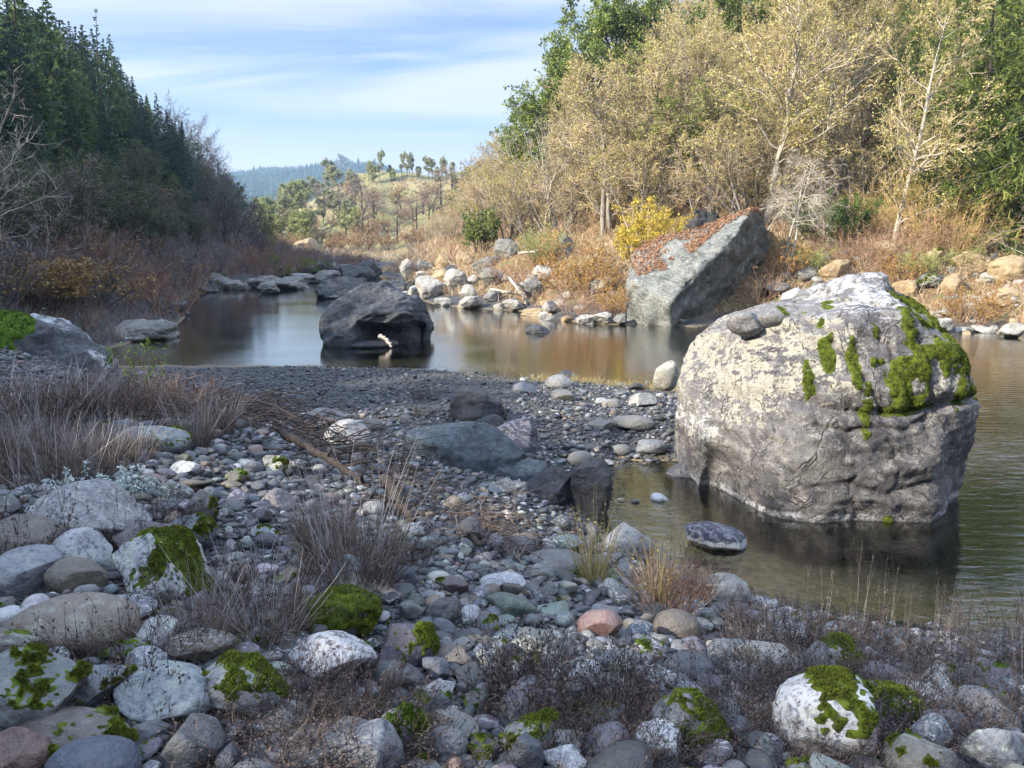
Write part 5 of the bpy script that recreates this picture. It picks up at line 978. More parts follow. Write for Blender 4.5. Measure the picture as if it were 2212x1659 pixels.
# ------------------------------------------------------------------ shaded left slope
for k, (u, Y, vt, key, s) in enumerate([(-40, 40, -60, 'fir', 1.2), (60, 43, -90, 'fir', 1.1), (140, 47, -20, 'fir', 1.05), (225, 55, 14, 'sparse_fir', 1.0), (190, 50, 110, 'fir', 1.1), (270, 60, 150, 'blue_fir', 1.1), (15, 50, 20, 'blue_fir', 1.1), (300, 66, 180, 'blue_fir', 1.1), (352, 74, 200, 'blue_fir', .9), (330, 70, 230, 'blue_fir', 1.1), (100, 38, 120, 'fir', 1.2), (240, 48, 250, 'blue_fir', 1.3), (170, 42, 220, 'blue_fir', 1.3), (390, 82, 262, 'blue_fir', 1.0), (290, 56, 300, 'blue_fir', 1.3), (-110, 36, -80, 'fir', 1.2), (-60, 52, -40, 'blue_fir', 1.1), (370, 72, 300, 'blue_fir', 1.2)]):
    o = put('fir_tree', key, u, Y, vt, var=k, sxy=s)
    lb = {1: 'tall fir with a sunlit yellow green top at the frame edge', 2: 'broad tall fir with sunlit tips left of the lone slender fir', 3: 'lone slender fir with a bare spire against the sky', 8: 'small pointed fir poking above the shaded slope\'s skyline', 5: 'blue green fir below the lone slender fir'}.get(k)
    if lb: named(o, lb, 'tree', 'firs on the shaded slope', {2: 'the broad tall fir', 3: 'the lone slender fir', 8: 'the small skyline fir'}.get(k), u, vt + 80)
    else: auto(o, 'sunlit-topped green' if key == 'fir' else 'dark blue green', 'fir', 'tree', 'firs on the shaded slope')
named(put('bare_tree', 'shade_tree', 405, 84, 225, var=0, sxy=1.1), 'bare rounded tree breaking the skyline past the small skyline fir', 'tree', 'bare trees on the shaded slope', 'the bare skyline tree', 405, 280)
for k, (u, Y, vt, lb) in enumerate([(450, 92, 290, 'bare tree with a fine twig crown lower down the shaded skyline'), (488, 97, 340, 'small bare tree near the low end of the shaded skyline'), (515, 100, 395, 'bare tree hanging over the low end of the shaded slope'), (430, 88, 262, 'bare tree shouldering the rounded skyline tree')]):
    named(put('bare_tree', 'shade_tree', u, Y, vt, var=2 * k), lb, 'tree', 'bare trees on the shaded slope')
for k, (u, Y, vt, lb) in enumerate([(20, 24, 300, 'bleached bare tree with pale sunlit limbs at the left frame edge'), (110, 26, 380, 'pale many-stemmed leafless tree above the orange-leaved bush'), (-30, 22, 150, 'tawny bare tree arching in from the left frame edge')]):
    named(put('dead_tree', 'bleached', u, Y, vt, var=k + 1, lean=(0, .1)), lb, 'tree', 'bleached bare trees', 'the pale many-stemmed tree' if k == 1 else None, u, 430)
for k, (u, Y, vt) in enumerate([(90, 23, 545), (195, 25, 550), (40, 22, 540)]):
    named(put('tawny_shrub', 'tawny_shrub', u, Y, vt, sxy=1.3), ['orange brown leafy bush under the pale many-stemmed tree', 'yellowish leafy bush at the edge of the brown thicket', 'rusty bush at the left frame edge'][k], 'shrub', 'leafy bushes below the shaded slope')
sky_u = [-200, 0, 230, 262, 300, 380, 440, 500, 540, 566, 620, 700, 760]; sky_v = [-60, -30, 60, 130, 185, 245, 300, 375, 440, 492, 525, 542, 548]
trees = []; n_ = 0
for k in range(6000):
    u = prg.uniform(-220, 790); Y = 20 * (118 / 20) ** prg.rand(); x = (u - 1106) / FD * Y * cp; z = Hg(x, Y)
    if z < .12: continue
    pu, pv, _ = proj([x, Y, z]); hmax = at(1106, np.interp(pu, sky_u, sky_v), Y)[2] - z
    if pv > 690 or hmax < 1.0: continue
    if not far_enough(x, Y, trees, 1.2 + .021 * Y): continue
    low = z < 3.2; q = prg.rand(); shore = z < 1.6
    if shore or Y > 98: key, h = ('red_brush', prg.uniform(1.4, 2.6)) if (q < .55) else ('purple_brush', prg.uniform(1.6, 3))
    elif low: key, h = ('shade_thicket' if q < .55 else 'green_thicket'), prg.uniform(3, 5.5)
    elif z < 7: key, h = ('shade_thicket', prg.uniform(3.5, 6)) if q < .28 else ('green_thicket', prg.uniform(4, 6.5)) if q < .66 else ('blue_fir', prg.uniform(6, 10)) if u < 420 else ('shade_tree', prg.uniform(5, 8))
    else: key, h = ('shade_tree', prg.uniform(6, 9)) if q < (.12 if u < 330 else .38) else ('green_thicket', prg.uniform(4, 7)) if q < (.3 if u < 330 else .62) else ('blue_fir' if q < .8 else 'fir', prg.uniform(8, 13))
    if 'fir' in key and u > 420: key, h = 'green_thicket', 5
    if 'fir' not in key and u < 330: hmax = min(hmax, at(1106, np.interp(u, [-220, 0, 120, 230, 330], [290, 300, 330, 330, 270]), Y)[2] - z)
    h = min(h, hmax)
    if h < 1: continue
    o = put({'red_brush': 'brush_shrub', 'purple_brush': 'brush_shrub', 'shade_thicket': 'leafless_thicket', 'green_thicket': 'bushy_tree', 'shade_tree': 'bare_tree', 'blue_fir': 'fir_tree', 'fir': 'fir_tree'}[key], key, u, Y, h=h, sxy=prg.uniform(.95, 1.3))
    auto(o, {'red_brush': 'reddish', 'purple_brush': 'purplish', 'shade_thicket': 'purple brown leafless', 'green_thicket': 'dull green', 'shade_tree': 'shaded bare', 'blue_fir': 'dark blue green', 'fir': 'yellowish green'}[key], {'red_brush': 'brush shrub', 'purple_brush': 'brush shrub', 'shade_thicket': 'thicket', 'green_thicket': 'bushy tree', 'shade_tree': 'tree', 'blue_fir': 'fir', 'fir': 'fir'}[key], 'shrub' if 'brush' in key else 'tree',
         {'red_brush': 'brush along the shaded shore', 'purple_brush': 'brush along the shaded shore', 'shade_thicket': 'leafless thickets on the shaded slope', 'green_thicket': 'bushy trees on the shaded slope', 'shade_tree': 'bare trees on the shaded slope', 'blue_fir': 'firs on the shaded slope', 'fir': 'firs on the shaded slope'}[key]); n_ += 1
    if n_ > 420: break
for k in range(30):                    # bushes on the crest whose shade falls over the bar
    s_ = -14 + k * 2.1; x_, y_, z_ = crest(s_); x_ += prg.uniform(-.6, .6); z0_ = Hg(x_, y_)
    o = plant('bushy_tree', 'green_thicket', k, (x_, y_, z0_), (1.7 + .9 * prg.rand()) / 6, prg.uniform(0, 6.28), (0, 0), 1.3)
    auto(o, 'ridge top dull green', 'bushy tree', 'tree', 'bushy trees on the ridge')
# ------------------------------------------------------------------ far hill beyond the bend
for k, (u, vb, vt, key, s) in enumerate([(742, 372, 335, 'pine', 1), (755, 375, 340, 'pine', 1.1), (820, 384, 328, 'pine', .7), (795, 384, 350, 'pine', 1), (808, 385, 352, 'round_green', 1.1), (842, 380, 358, 'pine', 1), (868, 378, 332, 'pine', .9), (880, 378, 334, 'pine', .8), (893, 378, 336, 'pine', .7), (905, 380, 360, 'round_green', .9), (925, 380, 340, 'pine', 1.1), (935, 382, 344, 'pine', 1), (952, 382, 342, 'pine', 1), (965, 384, 346, 'pine', 1), (978, 384, 352, 'pine', .9), (1028, 384, 352, 'pine', .9), (1040, 384, 350, 'pine', .8), (1015, 386, 362, 'round_green', 1), (850, 384, 366, 'round_green', 1.2), (945, 386, 362, 'round_green', 1),
    (720, 400, 348, 'pine', 1.3), (705, 420, 366, 'pine', 1.3), (735, 420, 360, 'pine', 1.2), (760, 430, 370, 'pine', 1.3), (775, 420, 378, 'pine', 1.2), (690, 440, 385, 'pine', 1.2), (650, 470, 398, 'round_green', 1.2), (630, 480, 410, 'round_green', 1.2), (665, 455, 392, 'round_green', 1.1), (612, 490, 420, 'pine', 1.2), (590, 500, 430, 'round_green', 1.2), (570, 505, 440, 'round_green', 1.1), (720, 470, 410, 'pine', 1.2), (745, 500, 430, 'pine', 1.3), (735, 480, 420, 'pine', 1.2), (765, 505, 450, 'round_green', 1), (700, 480, 430, 'pine', 1), (640, 520, 460, 'round_green', 1.1), (655, 510, 455, 'round_green', 1.1), (600, 520, 465, 'round_green', 1.2), (575, 530, 470, 'round_green', 1.2), (1000, 400, 372, 'pine', 1), (985, 405, 380, 'round_green', 1)]):
    o = put('pine_tree' if key == 'pine' else 'green_tree', key, u, 0, vb=vb + 8, h=1.0, sxy=s)
    if o is None: continue
    Y0 = o.location[1]; h = max(2.0, (at(1106, vt, Y0)[2] - o.location[2])); q = h / KH[key]; o.scale = (q * s, q * s, q)
    if k == 2: named(o, 'leaning lanky pine alone on the far hill\'s crest', 'tree', 'trees on the far hill', 'the lanky hilltop pine', u, 350)
    else: auto(o, 'grey green' if key == 'pine' else 'pale green', 'hill pine' if key == 'pine' else 'hill tree', 'tree', 'trees on the far hill')
frg = np.random.RandomState(8); lst = []
for k in range(2500):
    u = frg.uniform(560, 1130); v = frg.uniform(405, 545)
    top = np.interp(u, [560, 640, 700, 760, 900, 1060, 1130], [520, 500, 450, 435, 428, 400, 390])
    if v < top or (790 < u < 930 and v < 440) : continue
    p = hit(u, v)
    if p is None or p[1] < 118 or p[1] > 300: continue
    q = frg.rand(); d = 5.5 if v < 520 else 4
    if not far_enough(p[0], p[1], lst, d): continue
    key, h = ('oak', frg.uniform(5, 8.5)) if q < .62 else ('round_green', frg.uniform(3, 6)) if q < .74 else ('far_brush', frg.uniform(2, 3.5))
    if v > 535: key, h = 'far_brush', frg.uniform(2, 3.5)
    o = put({'oak': 'oak_tree', 'round_green': 'green_tree', 'far_brush': 'brush_shrub'}[key], key, u, 0, vb=v, h=h, sxy=1.15)
    auto(o, {'oak': 'bare brown', 'round_green': 'pale green', 'far_brush': 'pinkish'}[key], {'oak': 'hill oak', 'round_green': 'hill tree', 'far_brush': 'valley brush'}[key], 'shrub' if key == 'far_brush' else 'tree', 'trees on the far hill')
    if len(lst) > 230: break
for k, (u, v, w0, h0, lb) in enumerate([(668, 500, 26, 46, 'reddish rock crag on the far hillside'), (655, 545, 50, 34, 'grey outcrop at the foot of the far hill'), (640, 552, 30, 20, 'small outcrop under the far hill')]):
    p = hit(u, v)
    if p is None: continue
    s = p[1] / FD; v_, f_ = shape_stone(np.random.RandomState(900 + k), (w0 * s / 2, w0 * s / 2, h0 * s * .6), 10, .14, 4); v_ += p + [0, w0 * s * .4, h0 * s * .4]
    solid('crag', lb, 'rock', v_, f_, ROCK_TAN, 'crags on the far hill', attrs={'lichen': np.full(len(v_), .2)})
# forest on the blue mountain: one far-off wood
frg = np.random.RandomState(9); b = MB(); n = 24000
u = frg.uniform(380, 900, n); Yd = frg.uniform(800, 1560, n); x = (u - 1106) / FD * Yd; z = HG(x, Yd); h = frg.uniform(4, 12, n) * np.where(frg.rand(n) < .02, 1.7, 1); r = h * frg.uniform(.14, .34, n)
k = 6; a = np.arange(k) * 6.283 / k
for lv in range(3):
    b0 = lv * .27; ring = np.stack([x[:, None] + (r * (1 - lv * .28))[:, None] * np.cos(a + lv), Yd[:, None] + (r * (1 - lv * .28))[:, None] * np.sin(a + lv), np.repeat((z + h * (b0 + .05))[:, None], k, 1)], -1)
    tip = np.stack([x, Yd, z + h * min(1, b0 + .46)], -1); vv_ = np.concatenate([ring, tip[:, None]], 1).reshape(-1, 3); o = np.arange(n)[:, None] * (k + 1)
    f_ = np.stack([o + np.arange(k), o + (np.arange(k) + 1) % k, np.repeat(o + k, k, 1)], -1).reshape(-1, 3); b.add(vv_, f_, np.repeat(frg.rand(n), k))
fo = link('mountain_forest', b.mesh('mountain_forest', leaf_mat('mountain_fir_needles', [(.014, .03, .022), (.03, .055, .04), (.055, .085, .055)], 0, .7))); fo['kind'] = 'stuff'

# ------------------------------------------------------------------ undergrowth of both slopes: brush, ferns and dry grass nobody could count
def undergrowth(name, mats, n, region, hgt, seed, per=7, w_=.02, d0=20, d1=125):
    rg = np.random.RandomState(seed); dist = d0 * (d1 / d0) ** rg.rand(n); azs = np.radians(rg.uniform(-38, 38, n)); x, y = dist * np.sin(azs), dist * np.cos(azs); z = HG(x, y); u, v, _ = proj(np.stack([x, y, z], -1)); ok = region(x, y, z, u, v, dist, azs)
    x, y, z, dist = x[ok], y[ok], z[ok], dist[ok]; n = len(x); O = np.repeat(np.stack([x, y, z], -1), per, 0) + rg.randn(n * per, 3) * [.14, .14, .02]; a = rg.uniform(0, 6.28, n * per); l = rg.uniform(.2, 1.2, n * per)
    P = grow(O, np.stack([np.cos(a) * l, np.sin(a) * l, np.ones(n * per)], -1), hgt * rg.uniform(.35, 1.2, n * per) * np.repeat(np.clip(dist / 40, .7, 1.6), per), 5, .14, -.05, rg)
    b = MB(); h = len(P) // 2; ribbons(b, P[:h], w_ * np.repeat(np.clip(dist / 35, .7, 2), per)[:h], rg, rg.rand(h), 0); ribbons(b, P[h:], w_ * np.repeat(np.clip(dist / 35, .7, 2), per)[h:], rg, rg.rand(len(P) - h), 1)
    k = rg.randint(0, len(P), n * 3); leaves(b, P[k, rg.randint(1, 5, n * 3)], .085, rg, rg.rand(n * 3), mi=2)
    o = link(name, b.mesh(name, mats)); o['kind'] = 'stuff'
def right_r(x, y, z, u, v, d, a): return (np.degrees(a) > np.interp(d, [20, 33, 46, 75, 110], [30, 0, -10.5, -9.2, -9.0])) & (z > .25) & (d > 23)
def left_r(x, y, z, u, v, d, a): return (np.degrees(a) < np.interp(d, [20, 25, 45, 70, 115], [-30, -24, -21, -16, -9.5])) & (z > .04) & (d > 17)
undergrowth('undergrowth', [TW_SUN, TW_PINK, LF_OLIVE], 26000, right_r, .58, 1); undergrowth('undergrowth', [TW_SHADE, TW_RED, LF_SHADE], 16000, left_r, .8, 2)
def hill_r(x, y, z, u, v, d, a): return (np.degrees(a) > -22) & (np.degrees(a) < 3) & (z > .3) & (fbm(np.stack([x, y, z * 0], -1), .05, 3, 2) > -.25)
undergrowth('hill_scrub', [TW_OAK, TW_SUN, LF_PALEG], 16000, hill_r, .62, 3, 6, .03, 116, 262)

# ------------------------------------------------------------------ stones of the gravel bar
TAN, BRN, GRY, BLU, DRK, GRN, RED, WHT, PUR, PGR =  (.25, .195, .14), (.135, .105, .085), (.155, .16, .165), (.10, .12, .155), (.06, .063, .07), (.14, .165, .15), (.22, .105, .08), (.40, .395, .39), (.13, .115, .14), (.24, .245, .24)
def stone_at(u, vt, vb, w_, col, kind=(0, .15, .1), seed=0, cuts=9, rough=.055, lo=.5, sub=5, rz=None, tx=0, ty=0, dep=.8, mat=None, lift=.5):
    rg = np.random.RandomState(1000 + seed); vm = (vt + vb) / 2; p = hit(u, vm + (vb - vt) * .2)
    D = math.hypot(p[0], p[1]); s = math.hypot(D, CAM_Z - p[2]) / FD; a = w_ * s / 2; bb = a * dep; ph = math.atan2(CAM_Z - p[2], D); hv = (vb - vt) * s / 2
    c = math.sqrt(max(hv * hv - (bb * math.sin(ph)) ** 2, (.45 * hv) ** 2)) / math.cos(ph); p = hit(u, vm, c * lift)
    v, f = shape_stone(rg, (a * 1.06, bb * 1.06, c * 1.06), cuts, rough, sub, lo, .93); v = tilt(v, tx, ty); v = rotz(v, rg.uniform(-.4, .4) if rz is None else rz)
    v += np.array([p[0], p[1], p[2] + c * lift])
    return v, f
def featured(u, vt, vb, w_, col, label, kind=(0, .08, .05), moss=None, lm=None, noun='river_stone', mcol=MOSS, mt=.014, **kw):
    global fseed
    fseed += 1; v, f = stone_at(u, vt, vb, w_, col, kind, seed=fseed, **kw)
    o, vl_, c_ = solid(noun, label, 'stone', v, f, STONE, 'stones of the gravel bar', col=np.array(col) * [.50, .52, .57], kind=kind); FEAT.append((c_[0], c_[1], np.ptp(v[:, 0]) * .45, np.ptp(v[:, 1]) * .45))
    if moss is not None:
        amt, side = moss; ext = np.ptp(vl_[:, 0]); moss_on(o, vl_, f, 0, amt, 600 + fseed, mt, int(5000 * min(2, (w_ / 150) ** 1.3)), mcol, .009, (lambda q, s_=side, e_=ext: (q[:, 0] / e_ * 2) * s_[0] + ((q[:, 2] - q[:, 2].min()) / np.ptp(q[:, 2]) - .5) * s_[1]))
    if lm: landmark(lm, u, (vt + vb) / 2)
    return o
fseed = 0; FEAT = []
for o_ in COL.objects:                 # keep loose stones out of the large rocks already standing there
    if o_.get('category') in ('rock', 'boulder') and o_.type == 'MESH' and math.hypot(o_.location.x, o_.location.y) < 16:
        d_ = o_.dimensions; q_ = np.array([c_[:] for c_ in o_.bound_box]); FEAT.append((o_.location.x, o_.location.y, np.ptp(q_[:, 0]) * .40, np.ptp(q_[:, 1]) * .40))
FEAT.append((3.3, 9.0, 1.65, 1.5))
featured(163, 1303, 1417, 216, TAN, 'large smooth tan oblong stone', (0, .05, .25), None, 'the large tan oblong stone', cuts=3, rough=.03, lo=.75, dep=.7, rz=.15)
featured(58, 1128, 1210, 134, BRN, 'dark brown dome shaped stone at the left frame edge', (0, .05, .1), None, 'the dark brown dome stone', cuts=3, rough=.03, lo=.7)
featured(716, 1288, 1388, 180, GRY, 'grey stone with a thick bright green moss cushion on its right half', (0, .1, .1), (1.05, (.9, .35)), 'the bright green moss cushion stone', cuts=5, mt=.035, rz=0)
featured(712, 1380, 1492, 172, (.20, .15, .14), 'blocky reddish stone with white veins in front of the moss cushion stone', (1, .9, 0), None, 'the blocky white-veined stone', cuts=10, rough=.05, lo=.5, rz=.1)
featured(868, 1352, 1462, 132, (.085, .075, .10), 'dark purple stone with a mossy right edge', (0, .05, 0), (.62, (1.1, -.2)), 'the dark purple stone', cuts=6, rz=0)
featured(352, 1456, 1560, 176, (.20, .24, .245), 'pale blue green angular stone', (.1, .35, .3), None, 'the pale blue green stone', cuts=8, rough=.06, lo=.5)
featured(70, 1430, 1568, 180, (.155, .165, .16), 'big angular grey stone with a mossy ridge at the left frame edge', (0, .1, .15), (.35, (.2, .6)), 'the big angular grey stone', cuts=9, lo=.48)
featured(522, 1436, 1548, 160, (.12, .13, .14), 'stone overgrown with patchy moss beside the pale blue green one', (0, .3, .3), (.85, (.3, .2)), 'the patchy moss stone', cuts=6)
featured(1790, 1476, 1652, 214, (.27, .27, .28), 'big white speckled granite stone capped with moss', (.35, 1, .2), (.32, (.6, .8)), 'the big white speckled stone', cuts=7, rough=.06, lo=.55)
featured(1490, 1524, 1648, 150, (.10, .11, .13), 'blue grey stone wearing a yellow green moss rim', (.1, .2, .3), (.8, (.3, .7)), 'the moss-rimmed stone', cuts=5)
featured(1424, 1566, 1668, 102, (.26, .26, .265), 'white flecked angular stone beside the moss-rimmed one', (.3, 1, .1), None, 'the white flecked stone', cuts=8, rough=.07)
featured(1297, 1322, 1392, 92, (.27, .145, .12), 'pinkish red rounded stone', (0, .1, .1), None, 'the pinkish red stone', cuts=5, rough=.03)
featured(1463, 1324, 1402, 92, (.13, .105, .08), 'dark brown egg shaped stone', (0, .05, .1), None, 'the dark brown egg stone', cuts=2, rough=.03, ty=.3)
featured(1487, 1416, 1482, 102, (.095, .10, .108), 'smooth slate grey egg shaped stone', (0, .05, 0), None, 'the slate grey egg stone', cuts=1, rough=.02)
featured(1578, 1374, 1456, 126, (.15, .16, .17), 'big blue grey stone half hidden behind dry weeds', (0, .1, .1), None, 'the big blue grey stone', cuts=5)
featured(1650, 1398, 1488, 122, (.24, .19, .13), 'tan block with cream streaks next to the big blue grey stone', (.4, .3, .2), None, 'the tan block', cuts=7)
featured(1806, 1394, 1486, 118, (.17, .165, .155), 'grey stone with an arc of bright moss on its right rim', (0, .1, .2), (.62, (.9, .5)), 'the moss arc stone', cuts=4, mt=.028)
featured(1562, 1246, 1318, 104, (.21, .20, .18), 'pale dome stone at the pool\'s near edge', (0, .2, .4), None, 'the pale dome stone by the pool', cuts=4)
featured(350, 1158, 1302, 212, (.17, .18, .18), 'pointed lichen grey boulder with moss on its crest', (.3, .7, .5), (.55, (.3, .6)), 'the pointed lichen boulder', cuts=8, rough=.08, lo=.5)
featured(200, 1058, 1176, 214, (.16, .15, .15), 'large glossy veined stone below the dry weed clump', (.5, .25, .2), None, 'the large glossy veined stone', cuts=8, rough=.07, lo=.52)
featured(312, 1118, 1214, 116, (.17, .14, .14), 'purplish brown blocky stone behind the pointed lichen boulder', (0, .05, .1), None, 'the purplish brown block', cuts=6, lo=.5)
featured(320, 926, 992, 140, (.12, .145, .145), 'grey green slab with a sharp top edge below the brush', (0, .2, .4), (.32, (.8, .2)), 'the grey green slab', cuts=7, lo=.5)
featured(256, 908, 960, 70, (.09, .10, .13), 'dark blue stone with a tan mossy side behind the grey green slab', (0, .1, .2), (.4, (-.8, .3)), cuts=6)
featured(696, 884, 918, 92, (.14, .145, .15), 'long flat grey stone at the edge of the gravel beach', (0, .05, 0), None, 'the long flat beach stone', cuts=3, rough=.03)
featured(752, 914, 984, 84, (.26, .25, .24), 'pale mottled block at the corner of the brush pile', (.4, .5, .2), None, 'the pale mottled block', cuts=8)
featured(790, 905, 940, 60, (.19, .17, .145), 'smooth brown stone behind the pale mottled block', (0, .05, 0), cuts=3)
featured(762, 1234, 1302, 88, (.20, .165, .12), 'tan triangular stone at the foot of the big stalk clump', (0, .1, .2), cuts=6, lo=.5)
featured(150, 1560, 1648, 250, (.15, .125, .105), 'long brown stone with mossy top in the lower corner', (0, .05, .1), (.28, (.2, .3)), 'the long brown stone', cuts=3, rough=.04, dep=.5)
featured(205, 1622, 1720, 150, (.085, .10, .135), 'dark blue smooth stone at the bottom of the frame', (0, .05, 0), None, 'the dark blue smooth stone', cuts=2, rough=.03)
featured(36, 1598, 1690, 110, (.20, .12, .09), 'reddish brown stone in the bottom corner', (0, .05, 0), None, 'the reddish corner stone', cuts=5)
featured(670, 1556, 1680, 250, (.105, .115, .14), 'big dark blue grey stone behind purplish weeds', (0, .2, .1), None, 'the big dark blue grey stone', cuts=6)
featured(600, 1530, 1590, 110, (.18, .20, .205), 'pale grey wedge between the patchy moss stone and the big dark one', (.1, .2, .2), cuts=6)
featured(782, 1570, 1700, 150, (.13, .14, .165), 'slate slab standing beside the big dark blue grey stone', (.2, .2, .1), cuts=7, lo=.5)
featured(872, 1548, 1650, 96, (.07, .08, .07), 'dark green mossy stone next to the slate slab', (0, .3, .4), (.75, (.2, .2)), cuts=6, mcol=MOSSD)
featured(966, 1578, 1646, 84, (.21, .215, .21), 'smooth pale grey egg shaped stone', (0, .05, 0), None, 'the pale grey egg stone', cuts=1, rough=.02)
featured(1146, 1560, 1660, 120, (.10, .12, .105), 'greenish stone with moss drips', (0, .2, .3), (.85, (.3, .2)), 'the moss-dripped stone', cuts=5)
featured(1134, 1600, 1690, 64, (.09, .10, .115), 'dark standing stone leaning on the moss-dripped one', (0, .05, 0), cuts=5)
featured(1218, 1612, 1690, 88, (.33, .33, .34), 'white mottled stone at the bottom of the frame', (.3, 1, 0), None, 'the white mottled stone', cuts=7)
featured(1298, 1524, 1608, 128, (.075, .105, .11), 'blue green dark stone with thin moss on top', (0, .1, .2), (.30, (0, .6)), 'the blue green dark stone', cuts=5)
featured(1930, 1484, 1578, 116, (.12, .125, .11), 'grey stone with a thick moss shoulder right of the big white speckled one', (0, .2, .2), (.85, (.1, .3)), 'the mossy shouldered stone', cuts=5)
featured(2004, 1556, 1640, 86, (.11, .14, .17), 'blue stone streaked with white', (.9, .2, 0), None, 'the blue streaked stone', cuts=6)
featured(1992, 1604, 1700, 104, (.165, .155, .13), 'olive grey stone in the lower right', (0, .1, .3), (.25, (-.3, .3)), cuts=4)
featured(2130, 1580, 1680, 110, (.16, .165, .165), 'grey stone with green lichen near the bottom corner', (.2, .3, .6), cuts=5)
featured(1080, 1238, 1288, 92, (.28, .28, .31), 'pale lilac folded stone with wavy stripes', (1, .5, 0), None, 'the pale folded stone', cuts=6, rough=.09)
featured(1196, 1188, 1240, 132, (.155, .15, .145), 'broad grey slab stone behind the pale folded one', (0, .1, .1), None, 'the broad grey slab', cuts=7, lo=.45)
featured(1364, 896, 934, 84, (.25, .235, .2), 'flat cream stone on the gravel left of the huge boulder', (0, .05, 0), None, 'the flat cream stone', cuts=5, lo=.55)
featured(1302, 908, 930, 60, (.20, .19, .16), 'flat tan stone touching the flat cream one', (0, .05, 0), cuts=4)
featured(1256, 976, 1016, 56, (.21, .20, .175), 'smooth grey brown dome stone behind the jagged black rock', (0, .05, 0), cuts=1, rough=.02)
featured(1340, 960, 988, 40, (.20, .20, .19), 'round pale stone at the head of the pool', (0, .05, 0), cuts=1)
featured(1406, 950, 984, 66, (.18, .19, .205), 'smooth blue grey stone against the huge boulder\'s side', (.2, .2, 0), cuts=3)
featured(1388, 850, 886, 56, (.26, .24, .21), 'pale lumpy stone in the row behind the huge boulder', (.2, .4, .3), cuts=5)
featured(1320, 862, 886, 44, (.27, .23, .18), 'cream rounded stone beside the pale lumpy one', (0, .2, .2), cuts=3)
featured(1225, 800, 822, 40, DRK, 'small black stone standing above the beach cobbles', (0, 0, 0), cuts=6)
featured(1208, 812, 846, 56, (.22, .205, .19), 'round grey stone under the small black one', (.1, .3, .2), cuts=4)
featured(1135, 826, 858, 50, (.14, .155, .18), 'blue grey pyramid stone at the beach edge', (0, .1, 0), cuts=6, lo=.5)
featured(1216, 842, 872, 50, (.22, .20, .16), 'brownish slab below the round grey stone', (0, .1, 0), cuts=5)
featured(1350, 1130, 1216, 92, (.20, .20, .20), 'large pale lichen stone beside the golden grass', (.3, .5, .4), None, 'the large pale lichen stone', cuts=5, rz=-.5)
featured(1384, 1160, 1200, 52, (.36, .35, .33), 'cream pointed stone at the pool corner', (.2, .2, 0), cuts=6)
featured(1020, 1120, 1190, 60, (.12, .105, .10), 'dark brown rounded stone among tangled roots', (0, .1, 0), cuts=4)
featured(1120, 1160, 1208, 74, (.10, .095, .10), 'dark split stone in the root tangle', (0, .1, 0), cuts=6)
featured(976, 1070, 1118, 50, (.24, .19, .14), 'brown rounded stone alone below the blue green wedge', (0, .05, 0), None, 'the lone brown stone', cuts=4)
featured(592, 986, 1040, 56, (.17, .155, .12), 'lumpy olive tan stone under the brush pile', (0, .3, .6), (.2, (.6, .2)), 'the lumpy olive tan stone', cuts=6)
featured(546, 1000, 1030, 40, GRY, 'rounded grey stone left of the lumpy olive tan one', (0, .05, 0), cuts=2)
featured(405, 998, 1032, 60, (.36, .36, .34), 'white angular stone in the cobbles', (.2, .6, .1), None, 'the white angular stone', cuts=7)
featured(597, 1064, 1112, 70, (.19, .15, .145), 'reddish streaked slab beside the big stalk clump', (.5, .1, .1), cuts=6, lo=.5)
featured(424, 1066, 1142, 66, (.165, .14, .125), 'upright brown stone with a mossy right edge', (0, .1, .2), (.25, (1, 0)), None, cuts=6)
featured(415, 1118, 1192, 84, (.10, .115, .135), 'dark blue stone with a mossy corner', (0, .1, .1), (.4, (1, .2)), None, cuts=4)
featured(220, 1124, 1162, 112, (.215, .18, .14), 'flat tan and grey stone beside the purplish brown block', (0, .1, .1), None, cuts=3, rough=.04)
featured(172, 1160, 1240, 110, (.20, .215, .235), 'pale blue mottled stone above the large tan oblong one', (.4, .6, .3), None, cuts=7)
featured(70, 1190, 1290, 140, (.15, .16, .18), 'heavy grey stone below the dark brown dome', (.1, .2, .2), None, 'the heavy grey stone', cuts=7)
featured(268, 1296, 1340, 112, (.19, .195, .215), 'pale striped flat stone behind the large tan oblong one', (1, .2, 0), None, cuts=3, rough=.04)
featured(345, 1345, 1420, 100, (.21, .21, .19), 'speckled rough stone right of the large tan oblong one', (.4, .8, .5), None, 'the speckled rough stone', cuts=7)
featured(316, 1412, 1490, 96, (.14, .15, .165), 'grey stone with a white quartz nose', (.6, .3, .1), None, 'the quartz-nosed stone', cuts=7)
featured(200, 1450, 1530, 120, (.135, .15, .165), 'grey stone with a dab of moss behind the big angular one', (0, .2, .2), (.25, (.6, .2)), None, cuts=6)
# random cobbles by dart throwing: large ones first, never two in the same place
srg = np.random.RandomState(321); cell = .12; grid = {}
def free_spot(x, y, r):
    for (a, b_, ra, rb) in FEAT:
        if ((x - a) / (ra + r * .55)) ** 2 + ((y - b_) / (rb + r * .55)) ** 2 < 1: return False
    k = int(math.ceil((r + .2) / cell)); i, j = int(x // cell), int(y // cell)
    for a in range(i - k, i + k + 1):
        for b_ in range(j - k, j + k + 1):
            for (x2, y2, r2) in grid.get((a, b_), ()):
                if (x - x2) ** 2 + (y - y2) ** 2 < (.80 * (r + r2)) ** 2: return False
    grid.setdefault((i, j), []).append((x, y, r)); return True
def density(u, v, r):
    if v > 1000: d = 1.0
    elif v > 885: d = 1.0 if u < 600 else .5 if u < 880 else .35 if u < 1130 else .75
    else: d = .7 if u > 1120 else .03 if u > 350 else .25
    if 860 < u < 1260 and 1010 < v < 1150 and r > .05: d *= .25      # fine gravel hollow before the pool
    return d
STONES = []
